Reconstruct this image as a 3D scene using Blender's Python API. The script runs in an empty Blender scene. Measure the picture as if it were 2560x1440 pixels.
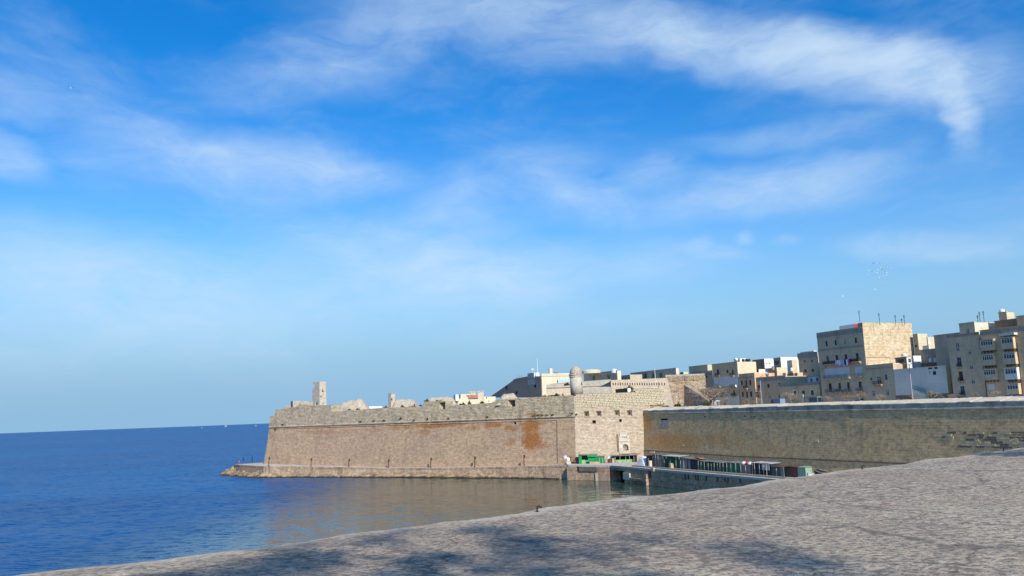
import bpy, math, random
from mathutils import Vector, Matrix, noise as mn

# ------------------------------------------------------------------ camera, sky, sun, exposure
scene = bpy.context.scene
COL = scene.collection
IMG_W, IMG_H, FOC = 2560.0, 1440.0, 2130.0
EYE = Vector((0.0, 0.0, 20.0))
PITCH, ROLL = math.radians(8.41), math.radians(2.136)
_f = Vector((0, math.cos(PITCH), math.sin(PITCH)))
_r0 = Vector((1, 0, 0)); _u0 = Vector((0, -math.sin(PITCH), math.cos(PITCH)))
_r = _r0 * math.cos(ROLL) - _u0 * math.sin(ROLL)
_u = _u0 * math.cos(ROLL) + _r0 * math.sin(ROLL)
cam_d = bpy.data.cameras.new('camera'); cam = bpy.data.objects.new('camera', cam_d); COL.objects.link(cam)
cam_d.sensor_width = 36.0; cam_d.lens = 36.0 * FOC / IMG_W; cam_d.clip_start = 0.1; cam_d.clip_end = 90000.0
m = Matrix.Identity(4)
for i in range(3):
    m[i][0] = _r[i]; m[i][1] = _u[i]; m[i][2] = -_f[i]; m[i][3] = EYE[i]
cam.matrix_world = m
scene.camera = cam

def ray(px, py):
    d = _f * FOC + _r * (px - IMG_W / 2) + _u * (IMG_H / 2 - py)
    return d.normalized()
def on_plane(px, py, p0, n):
    d = ray(px, py); return EYE + d * ((Vector(p0) - EYE).dot(n) / d.dot(n))
def on_z(px, py, z): return on_plane(px, py, (0, 0, z), Vector((0, 0, 1)))
def at_d(px, py, d): return on_plane(px, py, (0, d, 0), Vector((0, 1, 0)))

SUN_EL = math.radians(34.0)
_sh = Vector((0.395, -0.919, 0)).normalized()
SUN_DIR = Vector((_sh.x * math.cos(SUN_EL), _sh.y * math.cos(SUN_EL), math.sin(SUN_EL)))
SUN_AZ = math.atan2(_sh.x, _sh.y)
sun_d = bpy.data.lights.new('sun', 'SUN'); sun_d.energy = 2.7; sun_d.angle = math.radians(0.53); sun_d.color = (1.0, 0.93, 0.82)
sun = bpy.data.objects.new('sun', sun_d); COL.objects.link(sun)
sun.rotation_euler = SUN_DIR.to_track_quat('Z', 'Y').to_euler(); sun.location = (60, -60, 120)
vs = scene.view_settings
vs.view_transform = 'Standard'; vs.look = 'None'; vs.gamma = 1.0; vs.use_curve_mapping = False; vs.exposure = 1.04

# --- node helpers
def nd(nt, typ, ins=None, **props):
    n = nt.nodes.new(typ)
    for k, v in props.items(): setattr(n, k, v)
    for k, v in (ins or {}).items():
        s = n.inputs[k]
        if isinstance(v, bpy.types.NodeSocket): nt.links.new(v, s)
        else:
            if s.type == 'RGBA' and not isinstance(v, (int, float)) and len(v) == 3: v = (v[0], v[1], v[2], 1.0)
            s.default_value = v
    return n
def mth(nt, op, a, b=0.0, clamp=False):
    return nd(nt, 'ShaderNodeMath', {0: a, 1: b}, operation=op, use_clamp=clamp).outputs[0]
def mixc(nt, fac, a, b, blend='MIX'):
    n = nd(nt, 'ShaderNodeMix', {0: fac}, data_type='RGBA', blend_type=blend)
    for s, v in ((n.inputs[6], a), (n.inputs[7], b)):
        if isinstance(v, bpy.types.NodeSocket): nt.links.new(v, s)
        else: s.default_value = tuple(v[:3]) + (1.0,)
    return n.outputs[2]
def ramp(nt, fac, lo, hi, a=0.0, b=1.0, kind='SMOOTHSTEP'):
    return nd(nt, 'ShaderNodeMapRange', {0: fac, 1: lo, 2: hi, 3: a, 4: b}, interpolation_type=kind).outputs[0]
def vmul(nt, v, s):
    return nd(nt, 'ShaderNodeVectorMath', {0: v, 1: s}, operation='MULTIPLY').outputs[0]
def nz(nt, vec, scale, detail=4.0, rough=0.55, dist=0.0, col=False):
    n = nd(nt, 'ShaderNodeTexNoise', {'Vector': vec, 'Scale': scale, 'Detail': detail, 'Roughness': rough, 'Distortion': dist})
    return n.outputs[1 if col else 0]

# --- world: daylight sky with high thin cloud, in directions (azimuth / elevation), all round
world = bpy.data.worlds.new('World'); scene.world = world; world.use_nodes = True
wt = world.node_tree; wt.nodes.clear()
sky = nd(wt, 'ShaderNodeTexSky', sky_type='NISHITA', sun_disc=False)
sky.sun_elevation = SUN_EL; sky.sun_rotation = SUN_AZ
sky.air_density = 1.15; sky.dust_density = 1.2; sky.ozone_density = 3.0; sky.altitude = 20
gen = nd(wt, 'ShaderNodeTexCoord').outputs['Generated']
sx = nd(wt, 'ShaderNodeSeparateXYZ', {0: gen})
el = mth(wt, 'ARCSINE', sx.outputs[2]); az = mth(wt, 'ARCTAN2', sx.outputs[0], sx.outputs[1])
tint = mixc(wt, ramp(wt, el, 0.10, 0.42), (0.52, 0.65, 0.80), (0.33, 0.545, 0.78))
skyc = mixc(wt, 1.0, sky.outputs[0], tint, 'MULTIPLY')
skyc = nd(wt, 'ShaderNodeHueSaturation', {'Hue': 0.5, 'Saturation': 1.15, 'Value': 1.0, 'Fac': 1.0, 'Color': skyc}).outputs[0]
skyc = mixc(wt, ramp(wt, el, 0.24, 0.0, 0.0, 1.0), skyc, (1.30, 2.32, 3.38))
ae = nd(wt, 'ShaderNodeCombineXYZ', {0: az, 1: el, 2: 0.0}).outputs[0]
warp = nz(wt, vmul(wt, ae, (1.0, 1.7, 1.0)), 5.0, 4.0, 0.6, col=True)
warp = nd(wt, 'ShaderNodeVectorMath', {0: warp, 1: (0.5, 0.5, 0.5)}, operation='SUBTRACT').outputs[0]
warp = vmul(wt, warp, (0.10, 0.055, 0.0))
aw = nd(wt, 'ShaderNodeVectorMath', {0: ae, 1: warp}, operation='ADD').outputs[0]
def azel(px, py):
    d = ray(px, py); return math.atan2(d.x, d.y), math.asin(d.z)
# (px, py, half length px, half height px, tilt deg (+ = rising to the right), strength)
CLOUDS = [(1150, 40, 460, 110, -4, .55), (1500, 75, 430, 105, -3, .75), (1850, 110, 420, 90, -5, 1.25), (2120, 150, 330, 95, -8, 1.35), (2290, 185, 190, 105, -28, 1.2), (2370, 260, 150, 52, -72, 1.5),
          (2470, 200, 150, 160, -75, .4), (1950, 330, 330, 40, 8, .45), (600, 410, 420, 95, -5, .85), (545, 375, 60, 30, -20, .4), (850, 425, 200, 60, -14, .5), (30, 380, 130, 62, -28, .95), (1040, 655, 440, 120, -7, 1.0), (1200, 700, 260, 80, -5, .5),
          (250, 690, 600, 150, -8, .85), (1240, 455, 260, 75, 20, .65), (1440, 480, 150, 48, -10, .85), (1620, 430, 140, 50, 18, .6), (1500, 530, 260, 50, -4, .5), (900, 770, 760, 100, -4, .35),
          (1900, 465, 380, 85, 9, .9), (2060, 420, 160, 50, 14, .5), (1770, 638, 120, 24, -6, .7), (1720, 618, 40, 26, 20, .6), (1845, 598, 42, 24, 25, .7), (1970, 595, 60, 18, 8, .4), (2310, 620, 260, 52, -3, .8),
          (760, 190, 300, 80, 10, .42), (110, 240, 330, 70, -6, .32), (370, 310, 200, 50, -20, .45), (1500, 660, 420, 80, 4, .45), (330, 830, 640, 110, 0, .45), (1150, 548, 190, 50, -4, .45), (950, 90, 300, 100, 20, .3)]
dens = None
for px, py, a, b, t, s in CLOUDS:
    c = azel(px, py); cx = azel(px + a * math.cos(math.radians(t)), py - a * math.sin(math.radians(t)))
    ux, uy = cx[0] - c[0], cx[1] - c[1]; la = math.hypot(ux, uy); ang = math.atan2(uy, ux); lb = la * b / a
    mp = nd(wt, 'ShaderNodeMapping', {'Vector': aw, 'Location': c + (0,), 'Rotation': (0, 0, ang), 'Scale': (la, lb, 1)}, vector_type='TEXTURE').outputs[0]
    ln = nd(wt, 'ShaderNodeVectorMath', {0: mp}, operation='LENGTH').outputs['Value']
    g = ramp(wt, ln, 1.25, 0.0, 0.0, s)
    dens = g if dens is None else mth(wt, 'ADD', dens, g)
wisp = nz(wt, vmul(wt, aw, (1.0, 2.3, 1.0)), 9.0, 9.0, 0.62, 0.6)
wisp2 = nz(wt, vmul(wt, aw, (1.0, 3.0, 1.0)), 3.2, 6.0, 0.6, 0.3)
fib = nz(wt, nd(wt, 'ShaderNodeMapping', {'Vector': aw, 'Rotation': (0, 0, 0.32), 'Scale': (1.0, 4.2, 1.0)}).outputs[0], 13.0, 8.0, 0.66, 0.4)
texd = mth(wt, 'MULTIPLY', ramp(wt, wisp, 0.28, 0.72, 0.32, 1.20, 'LINEAR'), ramp(wt, fib, 0.30, 0.70, 0.74, 1.20, 'LINEAR'))
dens = mth(wt, 'MULTIPLY', dens, texd)
veil = mth(wt, 'MULTIPLY', ramp(wt, wisp2, 0.42, 0.80), 0.42)
veil = mth(wt, 'MULTIPLY', veil, texd)
dens = mth(wt, 'ADD', dens, veil)
dens = mth(wt, 'MULTIPLY', dens, ramp(wt, el, -0.02, 0.14))
dens = mth(wt, 'SUBTRACT', 1.0, mth(wt, 'POWER', 2.718, mth(wt, 'MULTIPLY', dens, -0.84)))
cloudc = mixc(wt, dens, skyc, (2.8, 3.6, 4.45))
bg = nd(wt, 'ShaderNodeBackground', {'Color': cloudc, 'Strength': 0.106})
wo = nd(wt, 'ShaderNodeOutputWorld', {'Surface': bg.outputs[0]})

# ------------------------------------------------------------------ building helpers
random.seed(7)
ROOT_AT = {}
def tag(o, label, cat, group=None):
    o['label'] = label; o['category'] = cat; o['kind'] = 'thing'
    if group: o['group'] = group
    return o
def thing(name, label, cat, loc=(0, 0, 0), group=None):
    o = bpy.data.objects.new(name, None); COL.objects.link(o); o.location = loc
    o.empty_display_size = 0.5; ROOT_AT[o] = Vector(loc)
    return tag(o, label, cat, group)
class MB:
    def __init__(self): self.v = []; self.f = []
    def add(self, vs, fs):
        n = len(self.v); self.v += [Vector(p) for p in vs]; self.f += [tuple(i + n for i in f) for f in fs]
    def quad(self, a, b, c, d): self.add([a, b, c, d], [(0, 1, 2, 3)])
    def hexa(self, p):   # p: 4 bottom (ccw from above) + 4 top
        self.add(p, [(3, 2, 1, 0), (4, 5, 6, 7), (0, 1, 5, 4), (1, 2, 6, 5), (2, 3, 7, 6), (3, 0, 4, 7)])
    def box(self, c, s, rz=0.0):
        cx, cy, cz = c; a, b, h = s[0] / 2, s[1] / 2, s[2] / 2; C, S = math.cos(rz), math.sin(rz)
        q = [(-a, -b), (a, -b), (a, b), (-a, b)]
        q = [(cx + x * C - y * S, cy + x * S + y * C) for x, y in q]
        self.hexa([(x, y, cz - h) for x, y in q] + [(x, y, cz + h) for x, y in q])
    def fn(self, fn, a0, a1, z0, z1, d0, d1):   # box in a facade's own coordinates (along, height, depth inwards)
        self.hexa([fn(a0, z0, d0), fn(a1, z0, d0), fn(a1, z0, d1), fn(a0, z0, d1), fn(a0, z1, d0), fn(a1, z1, d0), fn(a1, z1, d1), fn(a0, z1, d1)])
    def tube(self, pts, rad, n=8, cap=True):
        pts = [Vector(p) for p in pts]
        if not isinstance(rad, (list, tuple)): rad = [rad] * len(pts)
        base = len(self.v); prev = None
        for i, p in enumerate(pts):
            t = (pts[min(i + 1, len(pts) - 1)] - pts[max(i - 1, 0)]).normalized()
            ref = Vector((0, 0, 1)) if abs(t.z) < 0.9 else Vector((1, 0, 0))
            if prev is None: a = t.cross(ref).normalized()
            else: a = (prev - t * prev.dot(t)).normalized()
            prev = a; b = t.cross(a)
            for j in range(n):
                w = 2 * math.pi * j / n; self.v.append(p + (a * math.cos(w) + b * math.sin(w)) * rad[i])
        for i in range(len(pts) - 1):
            for j in range(n):
                k = (j + 1) % n
                self.f.append((base + i * n + j, base + i * n + k, base + (i + 1) * n + k, base + (i + 1) * n + j))
        if cap:
            self.f.append(tuple(base + j for j in reversed(range(n)))); e = base + (len(pts) - 1) * n
            self.f.append(tuple(e + j for j in range(n)))
    def lathe(self, c, prof, n=20):
        c = Vector(c); base = len(self.v)
        for r, z in prof:
            for j in range(n):
                w = 2 * math.pi * j / n; self.v.append(c + Vector((r * math.cos(w), r * math.sin(w), z)))
        for i in range(len(prof) - 1):
            for j in range(n):
                k = (j + 1) % n
                self.f.append((base + i * n + j, base + i * n + k, base + (i + 1) * n + k, base + (i + 1) * n + j))
        e = base + (len(prof) - 1) * n
        self.f.append(tuple(e + j for j in range(n))); self.f.append(tuple(base + j for j in reversed(range(n))))
    def build(self, name, mat, parent=None, smooth=False, loc=None, kind=None, along=None):
        off = ROOT_AT[parent] if parent is not None else (Vector(loc) if loc is not None else Vector((0, 0, 0)))
        me = bpy.data.meshes.new(name); me.from_pydata([tuple(p - off) for p in self.v], [], self.f); me.update()
        uv = me.uv_layers.new(name='UVMap').data
        co = self.v; zax = Vector((0, 0, 1))
        buf = [0.0] * (2 * len(me.loops))
        for p in me.polygons:
            n = p.normal
            if abs(n.z) < 0.8:
                t = zax.cross(n); t.normalize()
                if along is not None and t.dot(along) > 0.8: t = along   # one texture direction for the whole face
                for li in p.loop_indices:
                    q = co[me.loops[li].vertex_index]; buf[2 * li] = q.x * t.x + q.y * t.y; buf[2 * li + 1] = q.z
            else:
                for li in p.loop_indices:
                    q = co[me.loops[li].vertex_index]; buf[2 * li] = q.x; buf[2 * li + 1] = q.y
        uv.foreach_set('uv', buf)
        if smooth: me.polygons.foreach_set('use_smooth', [True] * len(me.polygons))
        if mat: me.materials.append(mat)
        o = bpy.data.objects.new(name, me); COL.objects.link(o)
        if parent is not None: o.parent = parent
        elif loc is not None: o.location = loc
        ROOT_AT[o] = off
        if kind: o['kind'] = kind
        return o
def kids(o): return [c for c in bpy.data.objects if c.parent is o]
def copy_tree(o, loc=None, rz=0.0, scale=1.0, label=None, parent=None, mats=None):
    c = o.copy(); COL.objects.link(c); c.parent = parent
    if loc is not None:
        c.location = loc; c.rotation_euler = (0, 0, rz)
        c.scale = (scale,) * 3 if isinstance(scale, (int, float)) else scale
    if label: c['label'] = label
    repaint(c, mats)
    for ch in o.children: copy_tree(ch, parent=c, mats=mats)
    return c
def repaint(c, mats):   # give a copied part another paint, the mesh stays shared
    if mats and c.type == 'MESH' and c.material_slots:
        mname = c.material_slots[0].material.name
        if mname in mats:
            c.material_slots[0].link = 'OBJECT'; c.material_slots[0].material = mats[mname]
def struct(o): o['kind'] = 'structure'; return o

class Frame:   # a wall's own axes: u along it (to the right), k behind it, z up
    def __init__(self, origin, udir):
        self.o = Vector((origin[0], origin[1], 0)); self.u = Vector((udir[0], udir[1], 0)).normalized()
        self.k = Vector((-self.u.y, self.u.x, 0))
    def pt(self, u, k, z):
        p = self.o + self.u * u + self.k * k; return Vector((p.x, p.y, z))
    def uk(self, p):
        d = Vector((p[0], p[1], 0)) - self.o; return d.dot(self.u), d.dot(self.k)
    def pu(self, px, py, k):
        p = on_plane(px, py, self.pt(0, k, 0), self.k); return (Vector((p.x, p.y, 0)) - self.o).dot(self.u), p.z
    def pk(self, px, py, u):
        p = on_plane(px, py, self.pt(u, 0, 0), self.u); return (Vector((p.x, p.y, 0)) - self.o).dot(self.k), p.z
    @property
    def ang(self): return math.atan2(self.u.y, self.u.x)
def zone(x0, y0, s): return lambda x, y: (x0 + x / s, y0 + y / s)
zA = zone(540, 930, 4.923); zB = zone(1000, 930, 4.923); zC = zone(1380, 880, 6.095); zD = zone(1380, 1080, 6.095)
zE = zone(1700, 860, 6.729); zF = zone(2000, 770, 6.729); zG = zone(2000, 860, 6.729); zH = zone(2240, 770, 6.0)
zI = zone(1560, 980, 4.923); zJ = zone(2040, 960, 4.923); zK = zone(1200, 900, 8.533); zL = zone(700, 940, 10.667); zM = zone(940, 960, 8.0)
zP = zone(1400, 1120, 8.533); zQ = zone(1600, 1120, 5.333); zS = zone(560, 1130, 7.53)
TOWN = Frame((39.8, 264.0), (0.386, -0.923))
BAST = Frame((-98.9, 337.0), (17.5 + 98.9, 265.5 - 337.0))
FLNK = Frame((17.5, 265.5), (1.0, -0.05))
def lerp(a, b, t): return a + (b - a) * t
def interp(tab, x):
    if x <= tab[0][0]: return tab[0][1]
    for (x0, y0), (x1, y1) in zip(tab, tab[1:]):
        if x <= x1: return lerp(y0, y1, (x - x0) / (x1 - x0))
    return tab[-1][1]

# ------------------------------------------------------------------ materials
def new_mat(name):
    ma = bpy.data.materials.new(name); ma.use_nodes = True; nt = ma.node_tree; nt.nodes.clear()
    out = nd(nt, 'ShaderNodeOutputMaterial'); bs = nd(nt, 'ShaderNodeBsdfPrincipled')
    nt.links.new(bs.outputs[0], out.inputs[0]); return ma, nt, bs
def setc(nt, bs, col, rough=0.9, bump=None, dist=0.02, spec=0.25, strength=1.0):
    if isinstance(col, bpy.types.NodeSocket): nt.links.new(col, bs.inputs['Base Color'])
    else: bs.inputs['Base Color'].default_value = tuple(col[:3]) + (1,)
    bs.inputs['Specular IOR Level'].default_value = spec
    if isinstance(rough, bpy.types.NodeSocket): nt.links.new(rough, bs.inputs['Roughness'])
    else: bs.inputs['Roughness'].default_value = rough
    if bump is not None:
        b = nd(nt, 'ShaderNodeBump', {'Height': bump, 'Distance': dist, 'Strength': strength}); nt.links.new(b.outputs[0], bs.inputs['Normal'])
def stone(name, c1, c2, bw=1.0, bh=0.45, mortar=None, msize=0.03, mott=None, mamt=0.5, mscale=0.12, dark=None, damt=0.5, streak=0.35, speck=0.35, bump=0.06, extra=None):
    ma, nt, bs = new_mat(name)
    uv = nd(nt, 'ShaderNodeUVMap').outputs[0]
    wv = nz(nt, uv, 0.9, 3, col=True); wv = nd(nt, 'ShaderNodeVectorMath', {0: wv, 1: (0.5, 0.5, 0.5)}, operation='SUBTRACT').outputs[0]
    uvw = nd(nt, 'ShaderNodeVectorMath', {0: uv, 1: vmul(nt, wv, (0.16, 0.12, 0))}, operation='ADD').outputs[0]
    mcol = mortar or tuple(x * 0.6 for x in c1)
    br = nd(nt, 'ShaderNodeTexBrick', {'Vector': uvw, 'Color1': c1, 'Color2': c2, 'Mortar': mcol, 'Scale': 1.0, 'Mortar Size': msize, 'Mortar Smooth': 0.3, 'Bias': 0.0, 'Brick Width': bw, 'Row Height': bh}, offset=0.5)
    col = br.outputs[0]
    if mott:
        n1 = nz(nt, uv, mscale, 6, 0.62)
        col = mixc(nt, mth(nt, 'MULTIPLY', ramp(nt, n1, 0.40, 0.66), mamt), col, mott)
    if speck:
        n2 = nz(nt, vmul(nt, uv, (0.8, 1.2, 1)), 0.95, 6, 0.8)
        col = mixc(nt, ramp(nt, n2, 0.34, 0.56, min(1.0, speck * 1.7), 0.0, 'LINEAR'), col, mixc(nt, 1.0, col, (0.42, 0.40, 0.40), 'MULTIPLY'))
        n2b = nz(nt, vmul(nt, uv, (0.7, 1.3, 1)), 0.9, 5, 0.8)
        col = mixc(nt, ramp(nt, n2b, 0.54, 0.70, 0.0, min(1.0, speck * 1.3), 'LINEAR'), col, tuple(min(0.75, x * 1.55) for x in c2))
    if dark:
        n3 = nz(nt, vmul(nt, uv, (0.55, 0.16, 1)), 0.55, 6, 0.68)
        col = mixc(nt, mth(nt, 'MULTIPLY', ramp(nt, n3, 0.50, 0.68), damt), col, dark)
    if streak:
        n4 = nz(nt, vmul(nt, uv, (1.3, 0.09, 1)), 1.0, 5, 0.6)
        col = mixc(nt, ramp(nt, n4, 0.50, 0.74, 0.0, streak), col, mixc(nt, 1.0, col, (0.45, 0.43, 0.42), 'MULTIPLY'))
    if extra: col = extra(nt, uv, col)
    h = mth(nt, 'ADD', mth(nt, 'MULTIPLY', br.outputs[1], -0.22), mth(nt, 'MULTIPLY', nz(nt, uv, 2.6, 6, 0.7), 1.2))
    setc(nt, bs, col, 0.93, h, bump, 0.15)
    return ma
def plain(name, c, rough=0.8, var=0.18, scale=1.5, spec=0.25, metal=0.0, dirt=None, damt=0.5, bump=0.0):
    ma, nt, bs = new_mat(name)
    tc = nd(nt, 'ShaderNodeTexCoord').outputs['Object']
    n = nz(nt, tc, scale, 5, 0.65)
    col = mixc(nt, ramp(nt, n, 0.3, 0.7, 0, 1), tuple(x * (1 - var) for x in c), tuple(min(1, x * (1 + var)) for x in c))
    if dirt:
        n2 = nz(nt, vmul(nt, tc, (1.6, 1.6, 0.35)), scale * 0.8, 5, 0.7)
        col = mixc(nt, mth(nt, 'MULTIPLY', ramp(nt, n2, 0.46, 0.68), damt), col, dirt)
    setc(nt, bs, col, rough, nz(nt, tc, scale * 6, 3) if bump else None, bump or 0.01, spec)
    bs.inputs['Metallic'].default_value = metal
    return ma
# bastion front: pinkish limestone with orange lichen stains under the cordon
def _uvof(frame, px, py, k):   # the material's own metres along / up, for a point on a wall
    u, z = frame.pu(px, py, k); p = frame.pt(u, k, z); t = frame.u
    return p.x * t.x + p.y * t.y, z
def _stains_and_bounce(spots, colr, seed_scale=0.35):
    def ex(nt, uv, col):
        tot = None
        wv = nz(nt, uv, 0.25, 5, 0.65, col=True); wv = nd(nt, 'ShaderNodeVectorMath', {0: wv, 1: (0.5, 0.5, 0.5)}, operation='SUBTRACT').outputs[0]
        uvw = nd(nt, 'ShaderNodeVectorMath', {0: uv, 1: vmul(nt, wv, (2.6, 2.2, 0))}, operation='ADD').outputs[0]
        for (cu, cz, ru, rz_, s) in spots:
            mp = nd(nt, 'ShaderNodeMapping', {'Vector': uvw, 'Location': (cu, cz, 0), 'Scale': (ru, rz_, 1)}, vector_type='TEXTURE').outputs[0]
            g = ramp(nt, nd(nt, 'ShaderNodeVectorMath', {0: mp}, operation='LENGTH').outputs['Value'], 1.2, 0.3, 0.0, s)
            tot = g if tot is None else mth(nt, 'MAXIMUM', tot, g)
        n = nz(nt, vmul(nt, uv, (1, 0.55, 1)), 0.7, 9, 0.75)
        f = ramp(nt, mth(nt, 'ADD', tot, mth(nt, 'MULTIPLY', mth(nt, 'SUBTRACT', n, 0.5), 1.6)), 0.22, 1.0, 0.0, 0.95)
        return mixc(nt, f, col, mixc(nt, ramp(nt, nz(nt, uv, 1.6, 4), .3, .7), colr, tuple(x * 0.62 for x in colr)))
    return ex
def _sp(px, py, rx, ry, s):
    a = _uvof(BAST, px, py, 0.8); b = _uvof(BAST, px + rx, py, 0.8); c = _uvof(BAST, px, py - ry, 0.8)
    return (a[0], a[1], abs(b[0] - a[0]), abs(c[1] - a[1]), s)
OR = (0.36, 0.150, 0.048)
M = {}
M['bastion'] = stone('bastion_stone', (0.435, 0.29, 0.185), (0.51, 0.37, 0.245), 1.3, 0.6, (0.39, 0.275, 0.17), 0.04, (0.38, 0.27, 0.195), 0.7, 0.07,
                     (0.17, 0.13, 0.105), 0.35, 0.18, 0.45, 0.10,
                     _stains_and_bounce([_sp(1325, 1068, 30, 26, 1.0), _sp(1330, 1100, 36, 34, 1.0), _sp(1275, 1104, 22, 16, .6), _sp(1080, 1066, 70, 8, .9), _sp(1130, 1062, 60, 7, .8), _sp(1230, 1062, 40, 10, .8),
                              _sp(930, 1074, 30, 12, .5), _sp(1000, 1068, 70, 9, .6), _sp(1330, 1058, 50, 7, .9), _sp(800, 1080, 60, 8, .55), _sp(1275, 1070, 34, 12, .7), _sp(1180, 1070, 30, 10, .6), _sp(1360, 1115, 24, 14, .6), _sp(1055, 1080, 30, 10, .6), _sp(860, 1078, 40, 8, .45)], OR))
M['bastion_top'] = stone('bastion_parapet_stone', (0.52, 0.405, 0.265), (0.63, 0.515, 0.36), 1.05, 0.5, (0.27, 0.205, 0.14), 0.07, (0.44, 0.36, 0.265), 0.65, 0.11,
                         (0.16, 0.135, 0.11), 0.5, 0.35, 0.55, 0.12, _stains_and_bounce([_sp(1330, 1036, 36, 6, .7), _sp(1160, 1036, 30, 6, .4)], OR))
M['flank'] = stone('flank_stone', (0.515, 0.414, 0.297), (0.627, 0.521, 0.386), 1.0, 0.45, (0.336, 0.252, 0.174), 0.05, (0.493, 0.37, 0.263), 0.6, 0.14, (0.336, 0.246, 0.179), 0.3, 0.10, 0.45, 0.10)
M['flank_top'] = stone('flank_block_stone', (0.583, 0.495, 0.33), (0.682, 0.583, 0.407), 1.0, 0.45, (0.275, 0.209, 0.132), 0.06, (0.528, 0.418, 0.275), 0.5, 0.3, None, 0, 0.10, 0.4, 0.10)
M['block'] = stone('ashlar_block', (0.572, 0.484, 0.33), (0.66, 0.561, 0.396), 3.1, 2.3, None, 0.0, (0.484, 0.385, 0.264), 0.6, 0.5, (0.33, 0.253, 0.176), .35, 0.0, 0.4, 0.06)
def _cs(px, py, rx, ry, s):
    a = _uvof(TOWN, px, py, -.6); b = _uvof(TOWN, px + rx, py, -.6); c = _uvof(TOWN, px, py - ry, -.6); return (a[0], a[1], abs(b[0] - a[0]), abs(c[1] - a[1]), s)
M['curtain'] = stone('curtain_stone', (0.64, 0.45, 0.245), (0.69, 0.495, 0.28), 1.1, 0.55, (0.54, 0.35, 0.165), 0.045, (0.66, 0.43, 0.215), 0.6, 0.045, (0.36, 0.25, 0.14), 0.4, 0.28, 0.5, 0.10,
                     _stains_and_bounce([_cs(1680, 1105, 120, 36, .85), _cs(1800, 1100, 120, 30, .6), _cs(1610, 1060, 30, 40, .8), _cs(1900, 1120, 120, 20, .45)], (0.70, 0.37, 0.14)))  # browner stone and the flank's warm bounce light, both painted into the colour
M['curtain_parapet'] = stone('curtain_parapet_render', (0.46, 0.40, 0.33), (0.52, 0.455, 0.375), 4, 3, None, 0.0, (0.33, 0.28, 0.225), 0.7, 0.25, (0.12, 0.10, 0.085), 0.7, 0.4, 0.45, 0.05)
M['coping'] = stone('coping_stone', (0.66, 0.57, 0.41), (0.70, 0.61, 0.45), 2.2, 3, (0.5, 0.43, 0.31), 0.03, (0.55, 0.47, 0.33), 0.5, 0.3, (0.30, 0.26, 0.19), 0.3, 0.0, 0.35, 0.05)
M['fort'] = stone('fort_stone', (0.55, 0.451, 0.33), (0.627, 0.528, 0.396), 1.0, 0.42, (0.396, 0.308, 0.22), 0.04, (0.484, 0.396, 0.297), 0.6, 0.12, (0.275, 0.22, 0.176), .25, 0.2, 0.3, 0.06)
M['fort_pale'] = stone('fort_pale_render', (0.64, 0.57, 0.42), (0.68, 0.61, 0.46), 3, 2, None, 0.0, (0.56, 0.47, 0.34), 0.5, 0.12, None, 0, 0.15, 0.2, 0.03)
M['fort_grey'] = stone('fort_grey_stone', (0.483, 0.443, 0.356), (0.529, 0.483, 0.402), 0.9, 0.4, (0.345, 0.31, 0.253), 0.04, (0.391, 0.345, 0.287), 0.6, 0.12, (0.207, 0.184, 0.161), .35, 0.3, 0.3, 0.05)
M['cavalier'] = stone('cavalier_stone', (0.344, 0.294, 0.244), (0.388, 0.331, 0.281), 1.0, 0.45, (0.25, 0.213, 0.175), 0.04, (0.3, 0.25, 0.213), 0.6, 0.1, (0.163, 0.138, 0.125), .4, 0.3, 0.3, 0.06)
M['rubble'] = stone('weathered_stone', (0.506, 0.437, 0.333), (0.598, 0.517, 0.402), 0.9, 0.4, (0.322, 0.265, 0.196), 0.05, (0.425, 0.368, 0.299), 0.7, 0.3, (0.23, 0.196, 0.161), 0.35, 0.15, 0.45, 0.15)
M['tower'] = stone('tower_concrete', (0.506, 0.448, 0.356), (0.564, 0.506, 0.414), 3, 0.9, (0.437, 0.391, 0.322), 0.03, (0.437, 0.391, 0.322), 0.5, 0.4, (0.287, 0.241, 0.196), 0.25, 0.2, 0.35, 0.05)
M['ruin'] = stone('eroded_scarp', (0.483, 0.368, 0.259), (0.621, 0.506, 0.368), 1.3, 0.5, (0.23, 0.172, 0.115), 0.08, (0.46, 0.299, 0.184), 0.7, 0.2, (0.127, 0.098, 0.075), 0.7, 0.55, 0.6, 0.25)
def wallmat(name, c, **k):
    d = dict(bw=0.9, bh=0.32, msize=0.02, mott=tuple(x * 0.80 for x in c), mamt=0.6, mscale=0.16, dark=tuple(x * 0.42 for x in c), damt=0.32, streak=0.35, speck=0.18, bump=0.03)
    d.update(k); return stone(name, tuple(x * 0.96 for x in c), tuple(min(.8, x * 1.06) for x in c), **d)
M['ochre'] = wallmat('ochre_limestone', (0.66, 0.49, 0.30))
M['ochre_pink'] = wallmat('pinkish_limestone', (0.66, 0.46, 0.295))
M['grey_lime'] = wallmat('grey_limestone', (0.60, 0.475, 0.325))
M['dark_lime'] = wallmat('dark_weathered_limestone', (0.376, 0.336, 0.28), damt=0.5)
M['gold'] = wallmat('golden_limestone', (0.648, 0.513, 0.335), dark=(0.432, 0.292, 0.162), damt=0.4, mott=(0.67, 0.572, 0.41), streak=0.15, speck=0.5, bw=1.1, bh=0.45, msize=0.05, mortar=(0.36, 0.25, 0.14))
M['gold2'] = wallmat('pale_golden_limestone', (0.648, 0.551, 0.389), streak=0.15, damt=.2)
M['beige'] = wallmat('beige_limestone', (0.68, 0.53, 0.345))
M['whitewash'] = wallmat('whitewash', (0.71, 0.66, 0.57), bw=5, bh=4, msize=0.0, mott=(0.64, 0.59, 0.50), dark=(0.42, 0.40, 0.36), damt=.25, streak=0.15, speck=0.08, bump=0.01)
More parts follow.
